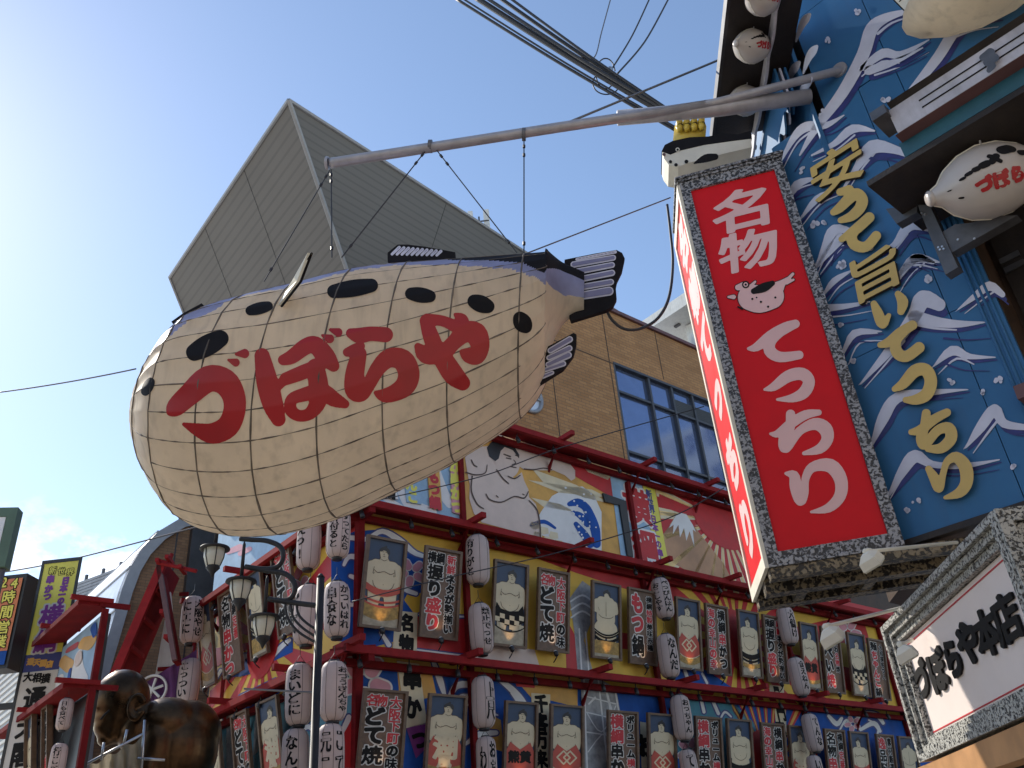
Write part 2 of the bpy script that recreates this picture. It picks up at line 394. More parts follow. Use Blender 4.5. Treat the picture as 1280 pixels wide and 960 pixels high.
def glyph(ch, bold=.03, N=30):                 # centred in a box of side 1, flat, bold by offsetting the outline
    k = (ch, bold, N)
    if k in GL: return GL[k]
    if ('raw', ch) not in GL:
        _tc.body = ch; me = bpy.data.meshes.new_from_object(_to)
        v = np.array([tuple(p.co)[:2] for p in me.vertices]); me.calc_loop_triangles(); tri = np.array([tuple(t.vertices) for t in me.loop_triangles])
        cnt = {}
        for t in tri:
            for a, b in ((t[0], t[1]), (t[1], t[2]), (t[2], t[0])): e = (min(a, b), max(a, b)); cnt[e] = cnt.get(e, 0) + 1
        bpy.data.meshes.remove(me); GL[('raw', ch)] = (v, tri, [e for e, c in cnt.items() if c == 1])
    v, tri, ed = GL[('raw', ch)]
    lo, hi = v.min(0), v.max(0); c = (lo + hi) / 2
    g = 1.16 / N; xs = -.58 + np.arange(N + 1) * g; X, Y = np.meshgrid(xs, xs); q = v - c
    big = max(hi - lo); q = q * min(1.0, .98 / big) if big > .98 else q
    D = np.full(X.shape, 1e9)
    for a, b in ed: D = np.minimum(D, seg_dist(X, Y, q[a], q[b])[0])
    ins = np.zeros(X.shape, bool)
    for t in tri:
        a, b, cc = q[t[0]], q[t[1]], q[t[2]]
        s1 = (b[0] - a[0]) * (Y - a[1]) - (b[1] - a[1]) * (X - a[0]); s2 = (cc[0] - b[0]) * (Y - b[1]) - (cc[1] - b[1]) * (X - b[0]); s3 = (a[0] - cc[0]) * (Y - cc[1]) - (a[1] - cc[1]) * (X - cc[0])
        ins |= ((s1 >= 0) & (s2 >= 0) & (s3 >= 0)) | ((s1 <= 0) & (s2 <= 0) & (s3 <= 0))
    F = np.where(ins, D, -D) + bold; F[0] = F[-1] = -1; F[:, 0] = F[:, -1] = -1
    GL[k] = march(F, -.58, -.58, g); return GL[k]
def put_glyph(mb, ch, bold, N, fn, mi=None):   # fn maps glyph box coordinates to a point
    V, Fc = glyph(ch, bold, N); mb.add([fn(x, y) for x, y in V], Fc, mi)
def solid(mb, V, Fc, top, bot, mi=0, mi_side=1):  # raised lettering: front face and its side walls
    n = len(V); o = len(mb.v)
    mb.v += [tuple(top(x, y)) for x, y in V] + [tuple(bot(x, y)) for x, y in V]; cnt = {}
    for f in Fc:
        mb.f.append(tuple(o + i for i in f)); mb.m.append(mi)
        for a, b in zip(f, f[1:] + f[:1]): cnt[(a, b)] = cnt.get((a, b), 0) + 1
    for (a, b) in list(cnt):
        if (b, a) not in cnt: mb.f.append((o + b, o + a, o + n + a, o + n + b)); mb.m.append(mi_side)
def zs(pts, ox, oy, k): return [(ox + p[0] / k, oy + p[1] / k) + tuple(q / k for q in p[2:]) for p in pts]
def zss(L, ox, oy, k): return [zs(s, ox, oy, k) for s in L]
def paint(name, mat, parent, plane, shapes, out, strokes=False, g=1.2, stuff=False):   # painted shapes traced on a plane
    mb = MB(); last = None
    if name == 'wave_crest':
        for s in shapes: paint('wave_outline', 'sign_blue', parent, plane, [[[(x, y, r + 1.7) for x, y, r in q] for q in s]], out - .0025, True, g)
    for s in shapes:
        if strokes:
            V, Fc = strokes_mesh(s, g); mb.add([plane.px(x, y, out) for x, y in V], Fc)
        else: mb.add([plane.px(x, y, out) for x, y in s], [tuple(range(len(s)))])
        if not stuff: last = mb.build(name, mat, parent); mb = MB()
    if stuff: last = mb.build(name, mat, parent); last['kind'] = 'stuff'
    return last

# ================================================================== the ground
mb = MB(); mb.add([(-600, -600, 0), (600, -600, 0), (600, 600, 0), (-600, 600, 0)], [(0, 1, 2, 3)]); tag(mb.build('ground', 'paving'), kind='structure')
mb = MB(); d0, d1 = dirv(3.7), dirv(93.7); c = dirv(3.7) * 10 + dirv(93.7) * -1.2
mb.add([c - d0 * 60 - d1 * 2.6 + Z * .004, c - d0 * 60 + d1 * 2.6 + Z * .004, c + d0 * 3 + d1 * 2.6 + Z * .004, c + d0 * 3 - d1 * 2.6 + Z * .004], [(0, 1, 2, 3)])
tag(mb.build('road', 'asphalt'), kind='structure')

# ================================================================== corner restaurant covered in sumo panels
PC = 15 * dirv(-12.1)
FR = Plane(PC, 48.7, 1); FL = Plane(PC, -41.3, -1)
ZA, ZB, ZC = 5.49, 8.2, 10.81
WO = -.6                                        # wall face behind the ledge edge
ULEND = FL.uz(222, 892)[0]; ULB = FL.uz(243, 733)[0]; UR = 23.0; UL0 = FL.uz(272, 680, WO)[0]
rest = thing('restaurant_building', PC, 'corner restaurant with painted mural walls and three red timber ledges', 'building')
mb = MB()                                       # plain body behind the painted boards
q = [FR.pt(.64, 0, WO - .04), FR.pt(UR, 0, WO - .04), FR.pt(UR, 0, WO - 7), FR.pt(ULEND - .3, 0, WO - 7)]
q = [FR.pt(.64, 0, WO - .04), FR.pt(UR, 0, WO - .04), FR.pt(UR, 0, -ULEND), FR.pt(.64, 0, -ULEND)]
mb.prism(q, Z * (ZB - .05)); mb.build('wall', 'dark_brown', rest)
mb = MB(); mb.prism([FR.pt(.64, ZB - .04, WO - .04), FR.pt(UR, ZB - .04, WO - .04), FR.pt(UR, ZB - .04, -UL0), FR.pt(.64, ZB - .04, -UL0)], Z * (ZC - ZB - .1)); mb.build('upper_wall', 'dark_brown', rest)
def board(name, mat, pl, u0, u1, z0, z1, parent=rest, out=WO):
    mb = MB(); mb.prism([pl.pt(u0, z0, out - .035), pl.pt(u1, z0, out - .035), pl.pt(u1, z1, out - .035), pl.pt(u0, z1, out - .035)], pl.n * .035)
    return mb.build(name, mat, parent)
def clip(poly, box):                            # keep the part of a (u, z) polygon inside a rectangle
    u0, u1, z0, z1 = box
    for ax, val, sg in ((0, u0, 1), (0, u1, -1), (1, z0, 1), (1, z1, -1)):
        out = []
        for a, b in zip(poly, poly[1:] + poly[:1]):
            ia, ib = sg * (a[ax] - val) >= 0, sg * (b[ax] - val) >= 0
            if ia: out.append(a)
            if ia != ib:
                t = (val - a[ax]) / (b[ax] - a[ax]); out.append((a[0] + (b[0] - a[0]) * t, a[1] + (b[1] - a[1]) * t))
        poly = out
        if len(poly) < 3: return []
    return poly
def sunburst(parent, pl, cx, cy, rdisc, box, n, cols, out, R=9, ph=0., wide=1.):
    uc, zc = pl.uz(cx, cy, WO); mbs = [MB() for _ in cols]
    for k in range(n):
        a0, a1 = 2 * math.pi * (k + ph) / n, 2 * math.pi * (k + ph + .5) / n
        for j, (f0, f1) in enumerate(((0, 1), (.3, .7))[:len(cols)]):
            b0, b1 = a0 + (a1 - a0) * f0, a0 + (a1 - a0) * f1
            P = clip([(uc, zc), (uc + R * math.cos(b0), zc + R * math.sin(b0)), (uc + R * math.cos(b1), zc + R * math.sin(b1))], box)
            if P: m_ = MB(); m_.add([pl.pt(u, z, out + .004 * j) for u, z in P], [tuple(range(len(P)))]); m_.build('sun_ray', cols[j], parent)
    P = clip([(uc + wide * rdisc * math.cos(t), zc + rdisc * math.sin(t)) for t in np.linspace(0, 2 * math.pi, 30)[:-1]], box)
    mb = MB(); mb.add([pl.pt(u, z, out + .012) for u, z in P], [tuple(range(len(P)))]); mb.build('sun_disc', 'mural_red', parent)
m2 = board('mural_board', 'mural_blue', FR, .6, UR, 2.6, ZA - .1)
m1 = board('mural_board', 'mural_yellow', FR, .6, UR, ZA - .1, ZB - .1)
m0 = board('mural_board', 'mural_orange', FR, .6, 16.5, ZB - .1, ZC - .1)
board('end_board', 'mural_red', FR, 16.5, UR, ZB - .1, ZB + .5)
l2 = board('mural_board', 'mural_teal', FL, .6, ULEND - .2, 2.6, ZA - .1)
l1 = board('mural_board', 'mural_yellow', FL, .6, ULEND - .2, ZA - .1, ZB - .1)
l0 = board('mural_board', 'mural_sky', FL, .6, UL0, ZB - .1, ZC - .1)
P1, P2, P3, P4 = WO + .004, WO + .008, WO + .013, WO + .018
# --- upper storey picture
u826, u950 = FR.uz(826, 650, WO)[0], FR.uz(955, 650, WO)[0]
board('mural_board', 'mural_red', FR, u826, 16.4, ZB, ZC - .12, rest, WO + .002)
sunburst(m0, FR, 902, 651, .84, (u826, 16.4, ZB, ZC - .12), 26, ('mural_cream', 'mural_gold'), P1, ph=.2, wide=1.45)
paint('red_field', 'mural_red', m0, FR, [[(640, 540), (700, 560), (766, 600), (766, 622), (720, 596), (690, 576)], [(824, 617), (880, 640), (880, 652), (824, 632)], [(824, 656), (880, 657), (824, 668)]], P2)
paint('cloud', 'mural_cream', m0, FR, [[(660, 600), (740, 612), (760, 622), (700, 616)], [(665, 586), (720, 606), (765, 630), (730, 622), (680, 604)], [(725, 578), (765, 592), (760, 600), (735, 590)], [(664, 622), (700, 630), (720, 640), (680, 634)], [(824, 640), (860, 642), (845, 648)]], P2)
paint('mountain', 'mural_brown', m0, FR, [[(828, 696), (829, 668), (845, 644), (851, 641), (858, 643), (866, 656), (905, 705), (918, 731), (870, 720)]], P2)
paint('snow_cap', 'mural_white', m0, FR, [[(836, 660), (845, 644), (851, 641), (858, 643), (866, 656), (870, 665), (866, 662), (868, 684), (862, 664), (858, 676), (855, 660), (850, 672), (848, 656), (841, 668), (842, 656)]], P3)
paint('painted_wave', 'mural_white', m0, FR, [[(664, 664), (676, 640), (690, 620), (708, 610), (728, 608), (742, 618), (752, 640), (752, 690), (720, 684), (690, 674)]], P2)
paint('painted_wave', 'mural_blue', m0, FR, [[s] for s in [[(712, 630, 3), (722, 628, 5), (732, 634, 5), (738, 646, 6), (744, 662, 6), (746, 680, 5)], [(716, 640, 2), (726, 645, 4), (734, 655, 4)], [(720, 655, 3), (730, 668, 5), (738, 680, 5)], [(664, 656, 2), (680, 652, 2.5), (694, 660, 1.5)]]], P3, strokes=True, g=1)
paint('painted_foam', 'mural_white', m0, FR, [[[(x, y, r)]] for x, y, r in [(726 + random.gauss(0, 10), 650 + random.gauss(0, 16), random.uniform(.8, 1.6)) for _ in range(40)]], P4, strokes=True, g=.8, stuff=True)
paint('painted_stone', 'mural_cream', m0, FR, [[(x, y), (x + 9, y + 2), (x + 10, y + 9), (x + 3, y + 10), (x - 2, y + 6)] for x, y in ((664, 652), (676, 658), (688, 664), (668, 664), (681, 670), (694, 674))], P3)
# wrestler of the upper picture
Zw = lambda L: zs(L, 440, 520, 4.923)
paint('painted_wrestler', 'mural_skin', m0, FR, [Zw([(695, 250), (760, 190), (840, 185), (900, 290), (960, 340), (1000, 385), (1045, 345), (1060, 400), (1085, 450), (1090, 500), (1130, 540), (1155, 620), (1165, 748), (1000, 708), (800, 655), (750, 600), (722, 510), (725, 420), (712, 360)]), [(643, 557), (652, 553), (668, 554), (690, 562), (708, 574), (719, 588), (719, 598), (714, 601), (706, 594), (692, 588), (672, 588), (655, 587), (648, 582)]], P3)
paint('painted_head', 'mural_skin', m0, FR, [[zs([(958, 250, 72), (962, 300, 70), (978, 335, 40)], 440, 520, 4.923), zs([(900, 270, 26), (904, 296, 18)], 440, 520, 4.923)]], P4, strokes=True)
paint('painted_hair', 'hair', m0, FR, [Zw([(830, 195), (858, 160), (900, 138), (925, 122), (950, 135), (985, 165), (1030, 240), (1028, 262), (990, 210), (940, 190), (915, 215), (903, 262), (882, 278), (845, 250)])], P4 + .004)
paint('painted_outline', 'skin_line', m0, FR, [[zs([(x, y, r * .8) for x, y, r in s], 440, 520, 4.923)] for s in [[(825, 480, 4), (850, 515, 5), (920, 530, 5), (1000, 495, 5), (1060, 505, 5), (1085, 465, 4)], [(735, 270, 4), (750, 300, 5), (770, 312, 4)], [(700, 345, 4), (760, 362, 5), (820, 350, 4), (832, 300, 3)], [(890, 330, 4), (930, 385, 5), (965, 415, 4)], [(740, 370, 5), (735, 460, 5), (770, 540, 5), (810, 570, 4)], [(935, 235, 5), (975, 250, 6)], [(950, 258, 4), (978, 264, 5)], [(1005, 240, 4), (1025, 250, 4)], [(975, 310, 5), (1010, 318, 4)], [(995, 270, 3), (1008, 290, 4), (985, 298, 3)], [(960, 370, 4), (1000, 385, 5), (1035, 365, 4)], [(1090, 520, 4), (1140, 580, 5), (1158, 680, 5), (1160, 745, 4)], [(888, 490, 4), (900, 500, 4)], [(1050, 480, 4), (1060, 485, 4)], [(1060, 325, 4), (1120, 330, 5), (1180, 320, 4), (1230, 330, 4)]]], P4 + .008, strokes=True, g=.6)
# banner with the two big characters, yellow strip
ban = paint('banner', 'mural_sky', m0, FR, [[(762, 590), (802, 604), (822, 710), (776, 694)]], P3)
paint('banner_strip', 'sign_yellow', m0, FR, [[(803, 604), (818, 609), (838, 716), (823, 710)]], P3)
def glyphs_px(mb, pl, items, bold, N, out, mi=None):   # (char, cx, cy, height px): a character standing upright on a plane
    for ch, cx, cy, hpx in items:
        u, z = pl.uz(cx, cy, out); s = abs(pl.uz(cx, cy - hpx / 2, out)[1] - pl.uz(cx, cy + hpx / 2, out)[1])
        sg = 1 if (pl.u @ CM[:, 0]) > 0 else -1
        put_glyph(mb, ch, bold, N, lambda x, y: pl.pt(u + sg * x * s, z + y * s, out), mi)
for mat_, bold, o in (('mural_white', .085, P3 + .004), ('mural_red', .03, P3 + .008)):
    mb = MB(); glyphs_px(mb, FR, [('横', 796, 632, 44), ('綱', 806, 683, 44)], bold, 40, o); mb.build('banner_lettering', mat_, m0)
mb = MB(); glyphs_px(mb, FR, [('新', 811, 617, 10), ('世', 813, 627, 10), ('界', 815, 637, 10)], .04, 20, P3 + .006); mb.build('strip_lettering', 'sign_blue', m0)
mb = MB(); glyphs_px(mb, FR, [(c_, 817 + i * 2.1, 649 + i * 10.5, 10) for i, c_ in enumerate('日本一の串かつ')], .05, 20, P3 + .006); mb.build('strip_lettering', 'sign_purple', m0)
mb = MB()                                       # dark window slot beside the banner, with its reveal
mb.prism([FR.px(752, 617, WO + .02), FR.px(781, 627, WO + .02), FR.px(790, 697, WO + .02), FR.px(783, 695, WO + .02), FR.px(773, 632, WO + .02), FR.px(755, 628, WO + .02)], FR.n * .05); mb.build('window_frame', 'black_metal', m0)
# shelf of small standing banners left of the post
paint('back_field', 'mural_sky', m0, FR, [[(470, 600), (578, 560), (580, 652), (474, 630)]], P1)
paint('swirl', 'mural_white', m0, FR, [[s] for s in [[(500, 610, 5), (515, 632, 8), (540, 640, 6)], [(546, 590, 5), (552, 612, 7), (562, 630, 5)], [(480, 622, 3), (500, 634, 4)]]], P2, strokes=True)
for quad, c_, txt, tcol in (([(562, 576), (576, 572), (579, 645), (565, 641)], 'mural_pink', 'か串かつ', 'sign_yellow'), ([(534, 590), (548, 586), (552, 638), (537, 635)], 'mural_orange', 'もつ鍋', 'ink_red'), ([(505, 600), (522, 596), (526, 631), (508, 628)], 'mural_sky', 'んこ', 'sign_yellow'), ([(479, 612), (494, 608), (497, 625), (481, 622)], 'mural_white', '焼', 'ink')):
    mb = MB(); mb.prism([FR.px(x, y, P3) for x, y in quad], FR.n * .03); mb.build('small_banner', c_, m0)
    n_ = len(txt); mb = MB(); x0, y0 = np.mean([quad[0], quad[1]], 0); x1, y1 = np.mean([quad[2], quad[3]], 0)
    glyphs_px(mb, FR, [(c2, x0 + (x1 - x0) * (i + .5) / n_, y0 + (y1 - y0) * (i + .5) / n_, min(17, (y1 - y0) / n_)) for i, c2 in enumerate(txt)], .07, 22, P3 + .035); mb.build('small_lettering', tcol, m0)
# --- middle storey picture
rc = FR.uz(840, 760, WO)[0]
sunburst(m1, FR, 922, 800, .8, (rc, FR.uz(1095, 830, WO)[0], ZA, ZB - .1), 22, ('mural_red',), P1, ph=.3)
paint('red_field', 'mural_red', m1, FR, [[(606, 672), (690, 690), (790, 712), (845, 728), (845, 752), (800, 742), (720, 716), (660, 694)], [(520, 768), (586, 772), (592, 824), (520, 812)], [(706, 770), (722, 800), (722, 840), (708, 836)], [(772, 790), (786, 792), (786, 812), (772, 810)]], P1)
paint('painted_wave', 'mural_blue', m1, FR, [[(414, 700), (428, 670), (444, 664), (472, 662), (490, 668), (512, 688), (540, 694), (556, 706), (548, 730), (528, 742), (512, 738), (505, 750), (520, 770), (500, 800), (470, 808), (414, 800)], [(834, 846), (838, 826), (860, 832), (884, 838), (910, 856), (925, 866), (880, 864)], [(1076, 868), (1084, 850), (1096, 858), (1104, 882)]], P2)
paint('wave_crest', 'mural_white', m1, FR, [[s] for s in [[(416, 676, 2), (436, 672, 3), (458, 674, 3), (478, 664, 3), (500, 676, 4), (520, 692, 3), (545, 698, 1.5)], [(430, 706, 2), (436, 696, 3), (448, 698, 3.5), (456, 710, 3), (448, 722, 3), (438, 720, 2.5)], [(412, 738, 1.5), (424, 750, 3), (440, 756, 2.5), (450, 748, 1.5)], [(500, 722, 2), (506, 736, 3), (520, 742, 2.5)], [(476, 790, 2), (486, 806, 3)], [(856, 838, 2), (860, 850, 2), (862, 860, 1.5)], [(878, 842, 1.5), (884, 854, 1.5)], [(524, 768, 1.2), (560, 770, 1.2), (584, 771, 1.2)], [(520, 812, 1), (584, 820, 1)]]], P3, strokes=True, g=1)
def flower(pl, parent, cx, cy, r, out, rot=0):
    sh = [[[(cx + r * .5 * math.cos(a), cy + r * .5 * math.sin(a), r * .26), (cx + r * .78 * math.cos(a), cy + r * .78 * math.sin(a), r * .24)]] for a in [rot + 2 * math.pi * k / 5 for k in range(5)]]
    paint('flower_outline', 'mural_white', parent, pl, [[[p + (0,) if False else p for p in s[0]]] for s in [[[(x, y, q + r * .07) for x, y, q in s[0]]] for s in sh]], out, strokes=True, g=1)
    paint('petal', 'mural_pink', parent, pl, sh, out + .004, strokes=True, g=1)
flower(FR, m1, 514, 716, 18, P4, .5); flower(FR, m1, 1060, 790, 16, P2, .2)
paint('pagoda', 'mural_grey', m1, FR, [[(712, 748), (728, 726), (742, 736), (742, 770), (730, 800), (742, 842), (722, 840), (718, 790)]], P2)
paint('pagoda_band', 'mural_white', m1, FR, [[s] for s in [[(713, 752, 1), (728, 744, 1.2), (741, 752, 1)], [(714, 762, 1), (728, 754, 1.2), (741, 762, 1)], [(714, 772, 1), (728, 764, 1.2), (741, 772, 1)], [(724, 786, 1), (727, 838, 1)], [(732, 790, 1), (736, 838, 1)]]], P3, strokes=True, g=.7)
paint('painted_fan', 'mural_skin', m1, FR, [[(588, 806), (612, 806), (668, 812), (676, 838), (590, 822)]], P2)
for q, t in (([(494, 763), (522, 766), (521, 818), (491, 811)], '名物'), ([(962, 856), (980, 858), (980, 870), (962, 868)], '門')):
    paint('name_plate', 'mural_cream', m1, FR, [q], P3)
    mb = MB(); n_ = len(t); glyphs_px(mb, FR, [(c2, (q[0][0] + q[1][0]) / 2, q[0][1] + (q[2][1] - q[1][1]) * (i + .5) / n_ + 2, 22 if n_ > 1 else 12) for i, c2 in enumerate(t)], .06, 28, P4); mb.build('plate_lettering', 'ink', m1)
# --- lower storey picture
sunburst(m2, FR, 962, 962, .9, (FR.uz(918, 900, WO)[0], FR.uz(1012, 900, WO)[0], 3.0, ZA - .12), 30, ('mural_red', 'mural_orange'), P1, ph=.1)
paint('orange_field', 'mural_orange', m2, FR, [[(495, 818), (536, 824), (546, 870), (500, 880)], [(640, 836), (722, 848), (722, 884), (690, 876), (664, 872), (650, 856)], [(590, 880), (626, 900), (630, 940), (596, 930)]], P1)
paint('tower', 'mural_grey', m2, FR, [[(726, 848), (752, 850), (770, 860), (788, 960), (728, 960)]], P2)
paint('tower_lattice', 'mural_white', m2, FR, [[s] for s in [[(730, 850, 1), (734, 960, 1)], [(748, 850, 1), (760, 960, 1)], [(768, 858, 1), (786, 960, 1)], [(731, 870, .8), (770, 880, .8)], [(732, 890, .8), (774, 900, .8)], [(733, 915, .8), (780, 922, .8)], [(733, 890, .7), (752, 915, .7), (770, 882, .7)], [(735, 940, .7), (758, 916, .7), (782, 945, .7)], [(756, 856, 1.5), (762, 880, 1.5), (764, 890, 2.5)]]], P3, strokes=True, g=.7)
paint('wave_crest', 'mural_white', m2, FR, [[s] for s in [[(540, 822, 2), (550, 850, 4), (556, 870, 2)], [(562, 872, 3), (570, 858, 4), (586, 856, 4), (598, 866, 3)], [(620, 846, 2), (640, 862, 4), (656, 880, 3), (660, 900, 2)], [(640, 866, 2), (650, 880, 3), (654, 896, 2)], [(582, 930, 2), (600, 918, 4), (620, 916, 3)], [(424, 820, 2), (436, 836, 2)], [(436, 896, 3), (430, 920, 5), (434, 950, 3)], [(876, 872, 2), (880, 890, 2)], [(890, 874, 2), (898, 892, 2)], [(1036, 895, 2), (1046, 905, 3), (1052, 898, 2)], [(1070, 900, 2), (1080, 892, 3), (1096, 894, 3), (1104, 904, 2)], [(1076, 912, 2), (1092, 904, 3), (1100, 914, 2)]]], P2, strokes=True, g=1)
paint('wave_crest', 'mural_white', m2, FR, [[s] for s in [[(566, 884, 1.2), (576, 870, 2), (592, 872, 2), (598, 884, 1.2)], [(572, 890, 1), (580, 880, 1.6), (590, 884, 1)], [(626, 850, 1), (646, 870, 2), (662, 896, 1.5), (664, 920, 1)], [(590, 900, 1), (606, 890, 2), (622, 894, 1)], [(736, 880, 1), (744, 872, 1.4)], [(418, 850, 1), (428, 866, 2), (424, 884, 1)], [(470, 940, 1.5), (484, 930, 2), (500, 934, 1)], [(1050, 912, 1), (1058, 900, 1.6), (1066, 910, 1)], [(1086, 900, 1), (1098, 908, 1.5), (1096, 920, 1)], [(842, 880, 1.2), (850, 868, 1.6)], [(900, 900, 1), (906, 890, 1.4), (914, 896, 1)]]], P2 + .001, strokes=True, g=.9)
paint('painted_fan', 'mural_red', m2, FR, [[(428, 920), (440, 898), (458, 896), (470, 930), (464, 960), (430, 960)], [(640, 842), (672, 848), (668, 860), (646, 858)]], P3)
paint('teal_field', 'mural_teal', m2, FR, [[(846, 870), (918, 880), (944, 905), (950, 960), (850, 960), (842, 900)]], P1)
flower(FR, m2, 455, 852, 34, P4, .3); flower(FR, m2, 862, 938, 16, P4, .1); flower(FR, m2, 1066, 905, 10, P4, .5)
for q, t, c_ in (([(496, 826), (524, 830), (534, 905), (508, 910)], '串か', 'mural_cream'), ([(508, 910), (534, 903), (538, 930), (520, 948)], 'つ', 'mural_purple'), ([(664, 866), (688, 868), (686, 960), (668, 960)], '千客万来', 'mural_cream'), ([(800, 902), (812, 904), (812, 960), (802, 960)], 'お', 'mural_cream'), ([(968, 880), (982, 882), (984, 940), (972, 940)], '門真店', 'mural_cream')):
    paint('name_plate', c_, m2, FR, [q], P3)
    n_ = len(t); mb = MB(); glyphs_px(mb, FR, [(c2, np.mean([p[0] for p in q]), q[0][1] + (q[2][1] - q[1][1]) * (i + .5) / n_ + 2, min(30, (q[2][1] - q[1][1]) / n_)) for i, c2 in enumerate(t)], .06, 28, P4); mb.build('plate_lettering', 'ink', m2)
# --- short side towards the hall
u0_, u1_ = .7, ULEND - .25
sunburst(l1, FL, 330, 800, .8, (u0_, u1_, ZA, ZB - .12), 18, ('mural_red',), P1)
paint('painted_wave', 'mural_blue', l1, FL, [[(283, 846), (300, 815), (318, 830), (330, 838), (345, 815), (356, 800), (366, 796), (366, 815), (300, 846)]], P2)
paint('wave_crest', 'mural_white', l1, FL, [[s] for s in [[(296, 838, 2), (306, 820, 3), (320, 826, 2)], [(340, 822, 2), (352, 808, 3), (362, 800, 2)], [(268, 852, 1), (276, 838, 2)]]], P3, strokes=True)
flower(FL, l1, 378, 735, 15, P3); flower(FL, l1, 388, 750, 12, P4, .4)
paint('wave_crest', 'mural_white', l2, FL, [[s] for s in [[(256, 905, 2), (266, 896, 3), (276, 900, 2)], [(250, 930, 2), (256, 915, 3)], [(372, 920, 2), (384, 908, 3), (392, 914, 2)], [(300, 870, 1), (312, 864, 1)]]], P2, strokes=True)
paint('dark_curtain', 'mural_blue', l2, FL, [[(300, 868), (345, 846), (350, 866), (304, 890)]], P1)
paint('side_plate', 'mural_grey', l2, FL, [[(283, 884), (291, 880), (292, 960), (283, 960)], [(320, 876), (326, 872), (322, 940), (316, 945)]], P3)
paint('swirl', 'mural_pink', l0, FL, [[s] for s in [[(285, 690, 3), (300, 684, 4)], [(300, 692, 3), (312, 686, 3)]]], P2, strokes=True)

# --- timber ledges with outriggers and hanging spot lamps
def ledge(pl, z, u0, u1, outr, name='ledge'):
    mb = MB(); c = lambda u, o, zz: pl.pt(u, zz, o)
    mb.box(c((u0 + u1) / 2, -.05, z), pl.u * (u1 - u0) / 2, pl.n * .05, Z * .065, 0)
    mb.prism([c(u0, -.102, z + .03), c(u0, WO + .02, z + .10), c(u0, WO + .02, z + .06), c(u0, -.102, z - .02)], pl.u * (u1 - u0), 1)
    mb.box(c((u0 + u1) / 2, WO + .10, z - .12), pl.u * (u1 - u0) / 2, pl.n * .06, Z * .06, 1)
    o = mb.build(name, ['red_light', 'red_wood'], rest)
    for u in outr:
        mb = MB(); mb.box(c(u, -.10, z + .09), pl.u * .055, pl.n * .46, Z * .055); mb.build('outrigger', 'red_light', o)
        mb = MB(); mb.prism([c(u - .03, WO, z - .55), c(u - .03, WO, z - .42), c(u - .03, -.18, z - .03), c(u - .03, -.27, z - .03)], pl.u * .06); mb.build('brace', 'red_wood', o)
    u = u0 + .35
    while u < u1:
        if not SPOTM: 
            m_ = MB(); m_.lathe([(-.05, .03), (-.04, .045), (.09, .045), (.10, .03)], (0, -.0, -.14), (0, .35, -.94), 10); m_.tube([(0, 0, 0), (0, -.02, -.12)], .012, 6)
            SPOTM.append(m_.mesh('spot_lamp', 'black_metal', True))
        s_ = bpy.data.objects.new('spot_lamp', SPOTM[0]); COL.objects.link(s_); s_.parent = o
        s_.location = tuple(c(u, -.16, z - .05) - worldloc(o)); s_.rotation_euler = (0, 0, -math.atan2(pl.n[0], pl.n[1]) + random.uniform(-.5, .5)); u += 1.02 + random.uniform(-.12, .12)
    return o
SPOTM = []
posts = [FR.uz(x, y)[0] for x, y in ((587, 826), (749, 843), (858, 856), (945, 866), (1022, 876), (1090, 884))]
ledge(FR, ZA, 0, UR, [0.1] + posts); ledge(FR, ZB, 0, UR, [0.1] + [FR.uz(x, y)[0] for x, y in ((592, 656), (727, 684), (826, 708), (913, 728), (1050, 760))]); ledge(FR, ZC, 0, 16.5, [FR.uz(x, y)[0] for x, y in ((704, 552), (807, 584), (886, 608))])
ledge(FL, ZA, .02, ULEND, [FL.uz(x, y)[0] for x, y in ((365, 815), (283, 858), (226, 888))]); ledge(FL, ZB, .02, ULB, [FL.uz(x, y)[0] for x, y in ((302, 688), (247, 730))]); ledge(FL, ZC, .02, UL0, [])
for pl, us in ((FR, [(583, 740), (810, 770), (984, 800), (1110, 830)]), (FL, [(252, 800)])):
    for x, y in us:
        u = pl.uz(x, y, WO + .06)[0]; mb = MB(); mb.box(pl.pt(u, (2.6 + ZC - .2) / 2 if pl is FR and u < 16 else (2.6 + ZB) / 2, WO + .07), pl.u * .055, pl.n * .05, Z * (((ZC - .2 - 2.6) if pl is FR and u < 16 else (ZB - 2.6)) / 2 - .03)); mb.build('post', 'red_wood', rest)
mb = MB(); mb.box(FR.pt(.52, 5.4, -.52), FR.u * .07, FR.n * .07, Z * 2.9); mb.build('corner_post', 'red_wood', rest)

